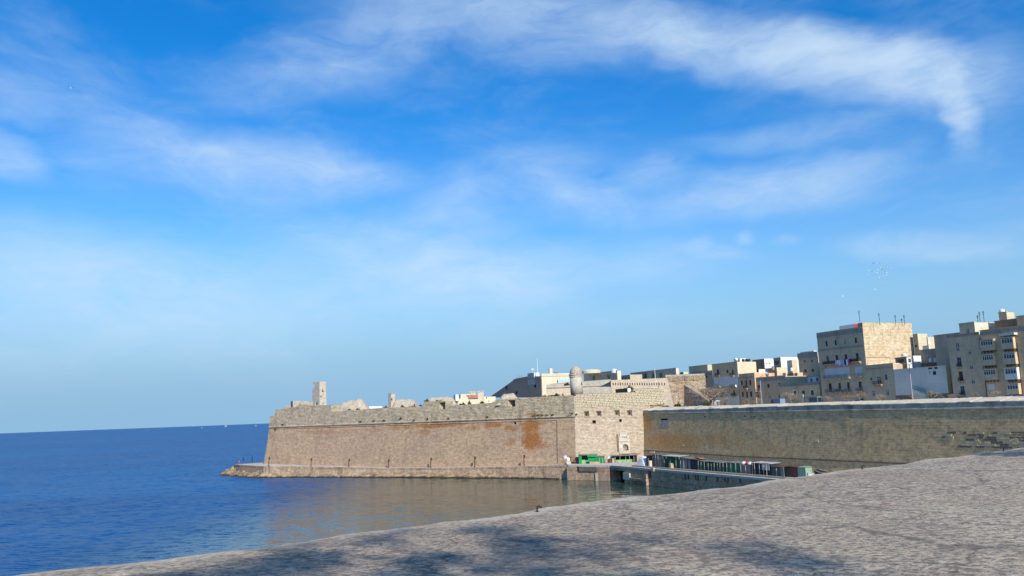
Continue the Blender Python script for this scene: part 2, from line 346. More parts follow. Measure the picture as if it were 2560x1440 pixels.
M['bluewash'] = wallmat('pale_blue_wash', (0.66, 0.655, 0.63), bw=5, bh=4, msize=0.0, dark=(0.46, 0.46, 0.46), damt=.25, streak=0.15, speck=0.08, bump=0.01)
M['white'] = wallmat('white_paint', (0.76, 0.74, 0.68), bw=5, bh=4, msize=0.0, dark=(0.55, 0.52, 0.46), damt=.15, streak=0.1, speck=0.05, bump=0.01)
M['brown_wall'] = wallmat('brown_stone', (0.30, 0.215, 0.145))
M['rust_wall'] = wallmat('rust_brown_render', (0.27, 0.165, 0.09))
M['grey_band'] = wallmat('grey_cement', (0.27, 0.27, 0.26), bw=5, bh=4, msize=0.0)
M['quay'] = stone('quay_concrete', (0.44, 0.31, 0.20), (0.56, 0.41, 0.28), 3.0, 1.4, (0.20, 0.145, 0.10), 0.04, (0.40, 0.26, 0.175), 0.7, 0.22, (0.10, 0.08, 0.06), 0.6, 0.5, 0.55, 0.08)
M['quay_red'] = stone('rust_stained_stone', (0.40, 0.24, 0.17), (0.45, 0.32, 0.24), 1.4, 0.9, (0.2, 0.12, 0.09), 0.04, (0.46, 0.38, 0.30), 0.6, 0.5, (0.2, 0.08, 0.04), 0.5, 0.5, 0.4, 0.08)
M['quay_dark'] = stone('dark_concrete', (0.135, 0.115, 0.095), (0.17, 0.145, 0.12), 3, 3, None, 0.0, (0.21, 0.17, 0.13), 0.5, 0.4, (0.06, 0.05, 0.04), 0.5, 0.3, 0.4, 0.05)
M['paving'] = stone('walkway_paving', (0.484, 0.44, 0.396), (0.528, 0.484, 0.44), 1.6, 1.6, (0.33, 0.297, 0.264), 0.02, (0.396, 0.363, 0.33), 0.6, 0.25, None, 0, 0.0, 0.3, 0.03)
M['dirt'] = stone('dry_earth', (0.34, 0.28, 0.20), (0.37, 0.31, 0.23), 9, 9, None, 0.0, (0.24, 0.22, 0.14), 0.6, 0.3, None, 0, 0, 0.3, 0.05)
M['asphalt'] = stone('asphalt', (0.055, 0.055, 0.055), (0.06, 0.06, 0.06), 9, 9, None, 0.0, (0.07, 0.068, 0.065), 0.6, 0.3, None, 0, 0, 0.2, 0.02)
M['rock'] = None
P = plain
M['void'] = P('dark_opening', (0.018, 0.016, 0.015), 0.9, 0.2)
M['glass'] = P('window_glass', (0.03, 0.033, 0.038), 0.12, 0.3, 0.4, 0.5)
M['frame_white'] = P('white_window_frame', (0.62, 0.61, 0.58), 0.6, 0.1)
M['frame_brown'] = P('brown_window_frame', (0.10, 0.055, 0.035), 0.6, 0.2)
M['frame_grey'] = P('grey_window_frame', (0.22, 0.21, 0.19), 0.7, 0.15)
M['frame_blue'] = P('blue_window_frame', (0.16, 0.22, 0.34), 0.6, 0.15)
M['leaf_brown'] = P('brown_door_wood', (0.085, 0.055, 0.042), 0.6, 0.3)
M['leaf_grey'] = P('grey_door_wood', (0.15, 0.135, 0.12), 0.7, 0.3)
M['green_shutter'] = P('green_shutter_paint', (0.015, 0.22, 0.085), 0.55, 0.15)
M['iron'] = P('dark_iron', (0.035, 0.035, 0.04), 0.6, 0.3, 3, 0.3)
M['rust'] = P('rusty_iron', (0.10, 0.042, 0.025), 0.85, 0.4, 3)
M['hook'] = P('hook_iron', (0.018, 0.014, 0.012), 0.8, 0.4, 20)
M['grey_metal'] = P('grey_metal', (0.30, 0.31, 0.32), 0.5, 0.1, 2, 0.4)
M['pale_metal'] = P('pale_painted_metal', (0.58, 0.60, 0.60), 0.5, 0.1, 2, 0.4)
M['tank_white'] = P('white_plastic_tank', (0.70, 0.71, 0.72), 0.5, 0.06)
M['tank_black'] = P('black_plastic_tank', (0.03, 0.03, 0.033), 0.5, 0.1)
M['tank_grey'] = P('grey_plastic_tank', (0.20, 0.24, 0.31), 0.5, 0.1)
M['roof_tile'] = P('red_roof_tiles', (0.34, 0.15, 0.09), 0.9, 0.25, 1.2)
M['red'] = P('red_paint', (0.38, 0.03, 0.03), 0.6, 0.1)
M['corr'] = P('grey_sheet_roof', (0.17, 0.16, 0.15), 0.6, 0.2, 0.8, 0.3, 0, (0.2, 0.15, 0.12), 0.5)
M['corr_white'] = P('white_ragged_sheet', (0.42, 0.41, 0.37), 0.8, 0.15, 1.2, 0.2, 0, (0.3, 0.26, 0.2), 0.5)
M['corr_rust'] = P('rusted_sheet', (0.12, 0.06, 0.042), 0.85, 0.35, 1.5, 0.2, 0, (0.10, 0.05, 0.035), 0.6)
M['hut_green'] = P('bright_green_boards', (0.012, 0.23, 0.075), 0.6, 0.15, 1, 0.25, 0, (0.01, 0.12, 0.05), 0.5)
M['hut_lime'] = P('lime_green_boards', (0.22, 0.42, 0.19), 0.6, 0.15)
M['hut_dkgreen'] = P('dark_green_boards', (0.012, 0.082, 0.058), 0.7, 0.2, 1, 0.2, 0, (0.008, 0.03, 0.03), 0.6)
M['hut_mid'] = P('mid_green_boards', (0.012, 0.155, 0.092), 0.65, 0.15, 1, 0.2, 0, (0.008, 0.07, 0.05), 0.4)
M['hut_navy'] = P('navy_boards', (0.02, 0.032, 0.05), 0.7, 0.2, 1, 0.2, 0, (0.01, 0.012, 0.03), 0.5)
M['hut_grey'] = P('grey_weathered_boards', (0.20, 0.185, 0.17), 0.85, 0.2, 1.5, 0.2, 0, (0.10, 0.09, 0.08), 0.6)
M['hut_pale'] = P('pale_grey_boards', (0.20, 0.195, 0.185), 0.8, 0.15, 1, 0.2, 0, (0.15, 0.16, 0.18), 0.5)
M['hut_black'] = P('black_boards', (0.022, 0.023, 0.027), 0.8, 0.2)
M['hut_teal'] = P('teal_boards', (0.05, 0.11, 0.09), 0.7, 0.2, 1, 0.2, 0, (0.1, 0.12, 0.12), 0.5)
M['hut_mint'] = P('mint_green_paint', (0.22, 0.36, 0.27), 0.6, 0.12, 1, 0.2, 0, (0.3, 0.2, 0.12), 0.3)
M['post'] = P('pale_timber_post', (0.42, 0.38, 0.32), 0.85, 0.2)
M['crate'] = P('crate_timber', (0.47, 0.36, 0.25), 0.85, 0.2)
M['tarp'] = P('white_tarpaulin', (0.72, 0.72, 0.72), 0.7, 0.08)
M['leaves'] = P('scrub_leaves', (0.052, 0.068, 0.026), 0.8, 0.4, 2.0, 0.2)
M['leaves_dry'] = P('dry_grass', (0.20, 0.17, 0.085), 0.9, 0.3, 2.0, 0.1)
M['tree_leaf'] = P('tree_leaves', (0.06, 0.09, 0.03), 0.6, 0.3, 2.0, 0.3)
M['bark'] = P('bark', (0.20, 0.165, 0.13), 0.9, 0.25, 2)
M['twig'] = P('bare_twigs', (0.30, 0.235, 0.175), 0.9, 0.2, 1)
M['teal_glass'] = P('teal_shelter_glass', (0.16, 0.33, 0.34), 0.2, 0.15, 0.5, 0.5)
M['glass_rail'] = P('pale_glass_balustrade', (0.46, 0.55, 0.57), 0.2, 0.1, 0.5, 0.5)
M['tyre'] = P('tyre_rubber', (0.02, 0.02, 0.02), 0.9, 0.1)
M['car_glass'] = P('car_glass', (0.02, 0.024, 0.03), 0.08, 0.1, 0.5, 0.6)
M['lamp_glass'] = P('car_lamp', (0.6, 0.58, 0.52), 0.2, 0.05)
M['car_paint'] = P('car_paint_silver', (0.48, 0.49, 0.51), 0.3, 0.03, 0.5, 0.5)
for nme, c in (('white', (.70, .70, .69)), ('red', (.42, .02, .02)), ('dark', (.03, .035, .045)), ('blue', (.20, .27, .40)), ('beige', (.52, .50, .42))):
    M['car_' + nme] = P('car_paint_' + nme, c, 0.3, 0.03, 0.5, 0.5)
M['bird'] = P('white_feathers', (0.72, 0.72, 0.71), 0.8, 0.1, 8)
M['cloth_pink'] = P('pink_cloth', (0.45, 0.10, 0.30), 0.9, 0.1); M['cloth_navy'] = P('navy_cloth', (0.03, 0.03, 0.10), 0.9, 0.1)
M['cloth_white'] = P('white_cloth', (0.66, 0.67, 0.75), 0.9, 0.08); M['cloth_lilac'] = P('lilac_cloth', (0.42, 0.42, 0.68), 0.9, 0.1)
M['skin'] = P('skin', (0.45, 0.27, 0.19), 0.6, 0.1); M['shirt'] = P('red_shirt', (0.5, 0.08, 0.05), 0.9, 0.1)

# rock shore
ma, nt, bs = new_mat('shore_rock')
tc = nd(nt, 'ShaderNodeTexCoord').outputs['Object']
n1 = nz(nt, vmul(nt, tc, (1, 1, 2.5)), 0.35, 8, 0.65); n2 = nz(nt, tc, 1.2, 6, 0.7)
c = mixc(nt, ramp(nt, n1, 0.38, 0.62), (0.14, 0.10, 0.068), (0.37, 0.28, 0.16))
c = mixc(nt, ramp(nt, n2, 0.3, 0.5, 0.65, 0.0), c, (0.10, 0.08, 0.06))
gz = nd(nt, 'ShaderNodeSeparateXYZ', {0: nd(nt, 'ShaderNodeNewGeometry').outputs['Position']}).outputs[2]
c = mixc(nt, ramp(nt, mth(nt, 'ADD', gz, mth(nt, 'MULTIPLY', n1, 0.8)), 1.1, 0.55), c, (0.035, 0.026, 0.02))  # wet weed line at the water
setc(nt, bs, c, 0.9, n2, 0.3, 0.2); M['rock'] = ma

# sea
ma, nt, bs = new_mat('sea_water')
pos = nd(nt, 'ShaderNodeNewGeometry').outputs['Position']
def slope(scale, sx_, sy_, det):   # wave slope from a noise field, the same at every distance
    v = nz(nt, vmul(nt, pos, (sx_, sy_, 0)), scale, det, 0.6, 0.3, col=True)
    return nd(nt, 'ShaderNodeVectorMath', {0: v, 1: (0.5, 0.5, 0.5)}, operation='SUBTRACT').outputs[0]
s1 = vmul(nt, slope(0.13, 0.6, 1.3, 3), (0.6, 0.9, 0)); s2 = vmul(nt, slope(0.7, 0.55, 1.4, 3), (1.3, 3.3, 0)); s3 = vmul(nt, slope(3.2, 0.7, 1.2, 2), (0.9, 1.7, 0))
sl_ = nd(nt, 'ShaderNodeVectorMath', {0: s1, 1: s2}, operation='ADD').outputs[0]; sl_ = nd(nt, 'ShaderNodeVectorMath', {0: sl_, 1: s3}, operation='ADD').outputs[0]
patch = nz(nt, vmul(nt, pos, (0.30, 1.0, 0)), 0.009, 6, 0.62, 0.8)      # gusts and slicks
patch2 = nz(nt, vmul(nt, pos, (0.12, 1.0, 0)), 0.0022, 6, 0.62, 0.5)
calm = mth(nt, 'MULTIPLY', ramp(nt, patch, 0.38, 0.62, 1.0, 0.72), ramp(nt, patch2, 0.40, 0.60, 1.0, 0.70))
sxp = nd(nt, 'ShaderNodeSeparateXYZ', {0: pos})
cove = mth(nt, 'MULTIPLY', ramp(nt, sxp.outputs[0], -85.0, -25.0, 0.0, 1.0), ramp(nt, sxp.outputs[1], 360.0, 300.0, 0.0, 1.0))   # sheltered water inside the cove
amp = mth(nt, 'MULTIPLY', calm, ramp(nt, cove, 0.0, 1.0, 1.0, 0.16))
nv = nd(nt, 'ShaderNodeVectorMath', {0: sl_}, operation='SCALE'); nt.links.new(amp, nv.inputs['Scale'])
nv = nd(nt, 'ShaderNodeVectorMath', {0: nv.outputs[0], 1: (0, 0, 1.0)}, operation='ADD').outputs[0]
nv = nd(nt, 'ShaderNodeVectorMath', {0: nv}, operation='NORMALIZE').outputs[0]
deep = mixc(nt, ramp(nt, patch, 0.36, 0.62), (0.005, 0.082, 0.235), (0.002, 0.050, 0.170))
shal = mixc(nt, cove, deep, (0.034, 0.062, 0.048))
setc(nt, bs, shal, ramp(nt, cove, 0.0, 1.0, 0.36, 0.09), None, 1.0, 0.5); bs.inputs['IOR'].default_value = 1.33
nt.links.new(nv, bs.inputs['Normal'])
M['sea'] = ma

# foreground parapet top: pitted, weathered mortar and limestone
ma, nt, bs = new_mat('pitted_limestone')
tc = nd(nt, 'ShaderNodeTexCoord').outputs['Object']
big = nz(nt, tc, 0.35, 5, 0.6); mid = nz(nt, tc, 2.2, 6, 0.65); fine = nz(nt, tc, 16.0, 5, 0.7); gr = nz(nt, tc, 55.0, 3, 0.6)
vor = nd(nt, 'ShaderNodeTexVoronoi', {'Vector': tc, 'Scale': 13.0, 'Randomness': 1.0}, feature='F1').outputs[0]
c = mixc(nt, ramp(nt, big, 0.36, 0.62), (0.49, 0.40, 0.28), (0.38, 0.29, 0.20))
c = mixc(nt, ramp(nt, mid, 0.45, 0.65, 0, 0.7), c, (0.30, 0.25, 0.20))
c = mixc(nt, ramp(nt, fine, 0.42, 0.54, 0.9, 0.0), c, (0.12, 0.105, 0.095))
c = mixc(nt, ramp(nt, gr, 0.52, 0.70, 0.0, 0.6), c, (0.60, 0.55, 0.47))
c = mixc(nt, ramp(nt, nz(nt, tc, 0.8, 4, 0.6), 0.58, 0.74, 0.0, 0.4), c, (0.38, 0.29, 0.23))
flk = nz(nt, tc, 6.5, 6, 0.7, 0.4)
lay = ramp(nt, nz(nt, tc, 0.55, 5, 0.62, 0.5), 0.42, 0.60)     # smooth mortar skin against bare pitted stone
c = mixc(nt, mth(nt, 'MULTIPLY', ramp(nt, flk, 0.38, 0.52, 0.9, 0.0), ramp(nt, lay, 0, 1, 0.25, 1.0)), c, (0.155, 0.13, 0.11))
crk = nd(nt, 'ShaderNodeTexVoronoi', {'Vector': nd(nt, 'ShaderNodeVectorMath', {0: tc, 1: vmul(nt, nz(nt, tc, 1.5, 4, col=True), (0.9, 0.9, 0))}, operation='ADD').outputs[0], 'Scale': 0.45}, feature='DISTANCE_TO_EDGE').outputs[0]
c = mixc(nt, ramp(nt, crk, 0.0, 0.012, 0.7, 0.0), c, (0.10, 0.085, 0.07))
c = mixc(nt, ramp(nt, flk, 0.58, 0.70, 0.0, 0.6), c, (0.58, 0.51, 0.40))
hh = mth(nt, 'ADD', mth(nt, 'MULTIPLY', fine, 0.7), mth(nt, 'ADD', mth(nt, 'MULTIPLY', gr, 0.2), mth(nt, 'MULTIPLY', vor, 0.35)))
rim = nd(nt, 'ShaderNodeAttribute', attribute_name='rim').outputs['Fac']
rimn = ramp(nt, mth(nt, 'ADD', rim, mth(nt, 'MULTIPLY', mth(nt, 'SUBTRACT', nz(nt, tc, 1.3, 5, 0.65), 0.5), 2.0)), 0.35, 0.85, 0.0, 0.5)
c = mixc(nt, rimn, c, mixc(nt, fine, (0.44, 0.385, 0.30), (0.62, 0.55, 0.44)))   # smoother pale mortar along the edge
setc(nt, bs, c, 0.95, hh, 0.022, 0.15); M['ledge'] = ma
# ------------------------------------------------------------------ the setting
def panel(mb, fn, as_, zs, holes=(), top=None):
    """a wall face from breakpoints; holes = (a0,a1,z0,z1,depth[,(ba0,ba1,bz0,bz1)]) become real recesses"""
    A_ = sorted(set([round(a, 4) for a in as_] + [round(x, 4) for h in holes for x in h[:2]]))
    Z_ = sorted(set([round(z, 4) for z in zs] + [round(x, 4) for h in holes for x in h[2:4]]))
    idx = {}
    def vid(i, j):
        if (i, j) not in idx:
            z = Z_[j]
            if top is not None: z = min(z, top(A_[i])) if j < len(Z_) - 1 else top(A_[i])
            idx[(i, j)] = len(mb.v); mb.v.append(Vector(fn(A_[i], z, 0.0)))
        return idx[(i, j)]
    for i in range(len(A_) - 1):
        ac = (A_[i] + A_[i + 1]) / 2
        for j in range(len(Z_) - 1):
            zc = (Z_[j] + Z_[j + 1]) / 2
            if any(h[0] < ac < h[1] and h[2] < zc < h[3] for h in holes): continue
            if top is not None and top(A_[i]) <= Z_[j] and top(A_[i + 1]) <= Z_[j]: continue
            mb.f.append((vid(i, j), vid(i + 1, j), vid(i + 1, j + 1), vid(i, j + 1)))
    for h in holes:
        a0, a1, z0, z1, d = h[:5]; b = h[5] if len(h) > 5 else (a0, a1, z0, z1)
        f = [fn(a0, z0, 0), fn(a1, z0, 0), fn(a1, z1, 0), fn(a0, z1, 0)]; g = [fn(b[0], b[2], d), fn(b[1], b[2], d), fn(b[1], b[3], d), fn(b[0], b[3], d)]
        mb.add(f + g, [(0, 1, 5, 4), (1, 2, 6, 5), (2, 3, 7, 6), (3, 0, 4, 7), (4, 5, 6, 7)])
def steps(a, b, s):
    n = max(1, int(math.ceil(abs(b - a) / s))); return [a + (b - a) * i / n for i in range(n + 1)]

# sea to the horizon
mb = MB(); R_ = 60000.0
mb.quad((-R_, -R_, 0), (R_, -R_, 0), (R_, R_, 0), (-R_, R_, 0))
struct(mb.build('sea', M['sea']))
# ground of the town and of the fort, behind their walls
mb = MB(); g = [TOWN.pt(-190, 4.0, 18.6), TOWN.pt(230, 4.0, 18.6), TOWN.pt(230, 320, 18.6), TOWN.pt(-190, 320, 18.6)]
mb.quad(*g); struct(mb.build('town_ground', M['dirt']))
mb = MB(); mb.quad(TOWN.pt(-40, 18, 18.604), TOWN.pt(230, 18, 18.604), TOWN.pt(230, 38, 18.604), TOWN.pt(-40, 38, 18.604))
struct(mb.build('road', M['asphalt']))
mb = MB(); mb.quad(TOWN.pt(-40, 38.2, 18.72), TOWN.pt(230, 38.2, 18.72), TOWN.pt(230, 47.5, 18.72), TOWN.pt(-40, 47.5, 18.72))
mb.quad(TOWN.pt(-40, 38.2, 18.6), TOWN.pt(230, 38.2, 18.6), TOWN.pt(230, 38.2, 18.72), TOWN.pt(-40, 38.2, 18.72)); struct(mb.build('pavement', M['paving']))
mb = MB(); mb.quad(BAST.pt(4, 4, 21.6), BAST.pt(128, 4, 21.6), BAST.pt(150, 130, 23.0), BAST.pt(20, 130, 23.0)); struct(mb.build('fort_ground', M['dirt']))

# ---- foreground parapet top
EDGE_PX = [(0, 1436), (280, 1405), (640, 1360), (1000, 1313), (1200, 1291), (1280, 1281), (1345, 1268), (1457, 1254), (1560, 1240.6), (1661, 1231), (1763, 1219.7), (1840, 1209), (1966, 1192), (2120, 1172), (2263, 1151), (2373, 1140), (2560, 1116)]
LZ = 18.88
edge = [on_z(x, y, LZ) for x, y in EDGE_PX]
d0 = (edge[0] - edge[3]).normalized(); d1 = (edge[-1] - edge[-4]).normalized()
edge = [edge[0] + d0 * 14, edge[0] + d0 * 6] + edge + [edge[-1] + d1 * 8, edge[-1] + d1 * 30]
def poly_at(pts):
    L = [0.0]
    for a, b in zip(pts, pts[1:]): L.append(L[-1] + (b - a).length)
    def f(s):
        for i in range(len(pts) - 1):
            if s <= L[i + 1] or i == len(pts) - 2:
                return pts[i].lerp(pts[i + 1], (s - L[i]) / (L[i + 1] - L[i]))
    return f, L[-1]
ef, EL = poly_at(edge)
en = Vector((0.627, -0.779, 0)).normalized()
mb = MB(); ds = 0.085; NS = int(EL / ds)
ts = [0.0, 0.012, 0.03, 0.055, 0.09, 0.14] ; t = 0.14
while t < 8.4: t += 0.075 if t < 5 else 0.2; ts.append(t)
for i in range(NS + 1):
    p = ef(EL * i / NS)
    for t in ts:
        q = p + en * t
        er = max(0.0, 1 - t / 0.5)
        j = (mn.fractal(Vector((q.x * 1.3, q.y * 1.3, 1.7)), 1.0, 2.0, 5) * 0.04 + mn.fractal(Vector((q.x * 6, q.y * 6, 4)), 1.0, 2.0, 4) * 0.040) * er
        z = LZ + mn.fractal(Vector((q.x * 0.5, q.y * 0.5, 0)), 1.0, 2.0, 4) * 0.010 + mn.fractal(Vector((q.x * 3.2, q.y * 3.2, 9)), 0.9, 2.0, 5) * 0.006 + mn.noise(Vector((q.x * 9, q.y * 9, 3))) * 0.004
        z -= 0.07 * max(0, 1 - t / 0.14) ** 2 + 0.05 * max(0, 1 - t / 0.6) * max(0.0, mn.noise(Vector((q.x * 0.9, q.y * 0.9, 5.5))) + 0.1)
        mb.v.append(Vector((q.x + en.x * j, q.y + en.y * j, z)))
W_ = len(ts)
for i in range(NS):
    for k in range(W_ - 1):
        mb.f.append((i * W_ + k, i * W_ + k + 1, (i + 1) * W_ + k + 1, (i + 1) * W_ + k))
lower = []
for i in range(0, NS + 1):
    q = mb.v[i * W_]; lower.append(len(mb.v)); mb.v.append(Vector((q.x - en.x * 1.2, q.y - en.y * 1.2, -0.5)))
for i in range(NS): mb.f.append((i * W_, (i + 1) * W_, lower[i + 1], lower[i]))
lower = []
for i in range(0, NS + 1):
    q = mb.v[i * W_ + W_ - 1]; lower.append(len(mb.v)); mb.v.append(Vector((q.x, q.y, 17.6)))
for i in range(NS): mb.f.append((i * W_ + W_ - 1, lower[i], lower[i + 1], (i + 1) * W_ + W_ - 1))
mb.f = [tuple(reversed(f)) for f in mb.f] if False else mb.f
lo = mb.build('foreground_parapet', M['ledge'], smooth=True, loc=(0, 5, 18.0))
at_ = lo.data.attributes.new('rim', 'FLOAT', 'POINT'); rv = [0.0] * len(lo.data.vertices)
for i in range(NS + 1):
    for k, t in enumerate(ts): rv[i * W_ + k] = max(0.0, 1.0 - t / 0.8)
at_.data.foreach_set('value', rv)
tag(lo, 'broad pitted grey limestone parapet top filling the foreground', 'parapet')
mb = MB(); c = ef(EL * 0.5) + en * 8.4
mb.quad(*[c + en * a + Vector((0.779, 0.627, 0)) * b + Vector((0, 0, 17.8 - c.z)) for a, b in ((40, -60), (40, 60), (0, 60), (0, -60))])
struct(mb.build('terrace_ground', M['paving']))

# ---- bastion (front face in BAST axes, flank in FLNK axes)
BL = 136.6; BATT = 0.10
def kz(z): return BATT * (min(z, 18.6) - 4.4)
def corner_u(z):   # where the battered front meets the battered flank
    k = kz(z); p = BAST.pt(0, k, 0); f0 = FLNK.pt(0, k, 0)
    n = FLNK.k; return (f0 - p).dot(n) / BAST.u.dot(n)
def u_lo(z): return 1.5 * (min(z, 18.6) - 4.4) / 14.2
def bfn(a, z, d):
    t = a / BL; u = lerp(u_lo(z), corner_u(z), t); return BAST.pt(u, kz(z) + d, z)
def b_at(px, py):   # pixel -> (a, z) on the battered front
    z = 10.0
    for _ in range(6): u, z = BAST.pu(px, py, kz(z))
    return (u - u_lo(z)) / (corner_u(z) - u_lo(z)) * BL, z
def wobble(mb, amt=0.12, sc=0.35):
    for i, p in enumerate(mb.v):
        mb.v[i] = p + Vector((mn.noise(p * sc), mn.noise(p * sc + Vector((31, 7, 3))), mn.noise(p * sc + Vector((5, 57, 11))))) * amt
bast = thing('bastion', 'long battered limestone bastion with orange stains above the harbour walkway', 'bastion', BAST.pt(70, 5, 4))
ZC0 = b_at(668, 1068)[1]; ZC1 = b_at(1421, 1041)[1]
ZC = (ZC0 + ZC1) / 2
mb = MB()
h1 = b_at(1287, 1057); 
panel(mb, bfn, steps(0, BL, 2.0), steps(-0.5, ZC, 1.2), [(h1[0] - 0.55, h1[0] + 0.55, h1[1] - 0.5, h1[1] + 0.45, 1.2)])
wobble(mb, 0.10); mb.build('scarp', M['bastion'], bast, along=BAST.u)
mb = MB(); mb.fn(bfn, h1[0] - .5, h1[0] + .5, h1[1] - .45, h1[1] + .4, 1.0, 1.1); mb.build('drain_hole', M['void'], bast)
PROF = [(666, 1047), (670, 1045), (687, 1037), (689, 1024.5), (728, 1018), (752, 1013), (782, 1014), (817, 1013), (827, 1014), (828, 1029), (887, 1026), (940, 1021), (1058, 1016.5), (1060, 1005), (1113, 1003), (1114, 1013),
        (1127, 1014.5), (1234, 1007), (1240, 1000), (1300, 995.5), (1346, 993), (1405, 990)]
prof = [b_at(x, y) for x, y in PROF]; prof[0] = (0.0, prof[0][1]); prof.append((BL, prof[-1][1]))
def ptop(a): return interp(prof, a) + 0.10 * mn.noise(Vector((a * 0.9, 2, 2))) + 0.07 * mn.noise(Vector((a * 2.7, 7, 2)))
PT = [p[0] + e for p in prof for e in (-0.02, 0.02) if 0 < p[0] + e < BL]
mb = MB()
def hole_px(fn_at, x0, y0, x1, y1, d, back=None):
    c = fn_at((x0 + x1) / 2, (y0 + y1) / 2); r = fn_at(x1, (y0 + y1) / 2); b = fn_at((x0 + x1) / 2, y1)
    hw = abs(r[0] - c[0]); hh = abs(b[1] - c[1]); a0, a1, z0, z1 = c[0] - hw, c[0] + hw, c[1] - hh, c[1] + hh
    if back: return (a0, a1, z0, z1, d, (lerp(a0, a1, back[0]), lerp(a0, a1, back[1]), lerp(z0, z1, back[2]), lerp(z0, z1, back[3])))
    return (a0, a1, z0, z1, d)
emb = [hole_px(b_at, 1098, 1006, 1113, 1023, 3.0, (0.5, 1.0, 0.0, 0.8)), hole_px(b_at, 1270, 1000, 1288, 1017, 3.0, (0.45, 1.0, 0.0, 0.85))]
panel(mb, bfn, steps(0, BL, 1.0) + PT, steps(ZC, 26.5, 0.9), emb, ptop)
# thickness of the parapet: its top, sloping back
asx = sorted(set(steps(0, BL, 1.0) + PT))
for a0, a1 in zip(asx, asx[1:]):
    z0, z1 = ptop(a0), ptop(a1)
    mb.quad(bfn(a0, z0, 0), bfn(a1, z1, 0), bfn(a1, z1 + 0.15, 4.5), bfn(a0, z0 + 0.15, 4.5))
    mb.quad(bfn(a1, z1 + 0.15, 4.5), bfn(a1, 21.0, 4.6), bfn(a0, 21.0, 4.6), bfn(a0, z0 + 0.15, 4.5))
wobble(mb, 0.14, 0.6); mb.build('parapet', M['bastion_top'], bast, along=BAST.u)
for e in emb:
    b = e[5]; mb = MB(); mb.fn(bfn, b[0] + .02, b[1] - .02, b[2] + .02, b[3] - .02, 2.7, 2.9); mb.build('embrasure_opening', M['void'], bast)
# left return of the bastion (seen edge-on)
mb = MB(); q0 = bfn(0, -0.5, 0); q1 = bfn(0, 18.6, 0); q2 = bfn(0, interp(prof, 0.1), 0); far = Vector((26, 96, 0))
mb.quad(q0 + far, q0, q1, q1 + far); mb.quad(q1 + far, q1, q2, q2 + far); mb.quad(q2 + far, q2, q2 + Vector((3, 0, 0)), q2 + far + Vector((3, 0, 0))); mb.build('left_face', M['bastion'], bast)
# moulded cordon, string line and pilaster edge
def strip(mb, fn, a_list, zf, h, proud, back=0.1):
    for a0, a1 in zip(a_list, a_list[1:]):
        z0, z1 = zf(a0), zf(a1)
        pr = [(-h / 2, -back), (-h / 2, proud * 0.6), (-h * 0.2, proud), (h * 0.2, proud), (h / 2, proud * 0.6), (h / 2, -back)]
        P0 = [fn(a0, z0 + y, -x) for y, x in pr]; P1 = [fn(a1, z1 + y, -x) for y, x in pr]
        n = len(pr); mb.add(P0 + P1, [(i, n + i, n + i + 1, i + 1) for i in range(n - 1)])
mb = MB(); strip(mb, bfn, steps(-0.2, BL + 0.3, 3), lambda a: lerp(ZC0, ZC1, a / BL) + 0.03 * mn.noise(Vector((a, 0, 0))), 0.62, 0.34); mb.build('cordon', M['bastion_top'], bast)
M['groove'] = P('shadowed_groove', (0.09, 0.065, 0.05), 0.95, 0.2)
za = b_at(700, 1072.5)[1]; zb = b_at(1392, 1051)[1]; a_l = b_at(684, 1073)[0]; a_r = b_at(1392, 1051)[0]
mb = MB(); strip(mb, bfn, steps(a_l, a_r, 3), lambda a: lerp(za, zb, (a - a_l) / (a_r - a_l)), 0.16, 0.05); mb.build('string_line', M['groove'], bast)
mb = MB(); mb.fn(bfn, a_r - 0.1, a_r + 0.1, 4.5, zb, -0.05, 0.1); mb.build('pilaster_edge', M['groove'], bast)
mb = MB(); mb.fn(bfn, a_l - 0.08, a_l + 0.08, 6, za, -0.04, 0.1); mb.build('quoin_edge', M['bastion_top'], bast)

# flank of the bastion with its gun windows
FL = 20.6
def ffn(a, z, d): 
    u0 = (BAST.pt(corner_u(z), kz(z), 0) - FLNK.o).dot(FLNK.u); u1 = FL + 3.0
    return FLNK.pt(lerp(u0, u1, a / FL), kz(z) + d, z)
def f_at(px, py):
    z = 10.0
    for _ in range(6): u, z = FLNK.pu(px, py, kz(z))
    u0 = (BAST.pt(corner_u(z), kz(z), 0) - FLNK.o).dot(FLNK.u); return (u - u0) / (FL + 3.0 - u0) * FL, z
gun = [hole_px(f_at, x - 6.8, y - 8, x + 6.8, y + 8, 1.0, (0.24, 0.62, 0.26, 0.66)) for x, y in (zC(525, 950), zC(712, 945), zC(990, 935), zC(1180, 935))]
sqh = [hole_px(f_at, *zC(617, 1040), *zC(668, 1092), 1.2), hole_px(f_at, *zC(1024, 1022), *zC(1062, 1066), 1.2)]
z_f0 = f_at(*zC(300, 985))[1]; z_f1 = f_at(*zC(1300, 995))[1]
mb = MB(); panel(mb, ffn, steps(0, FL, 1.0), steps(-0.5, 18.6, 1.1) + steps(18.6, 21.6, 0.5), gun + sqh)
for i, p in enumerate(mb.v): pass
mb.build('flank_scarp', M['flank'], bast, along=FLNK.u)
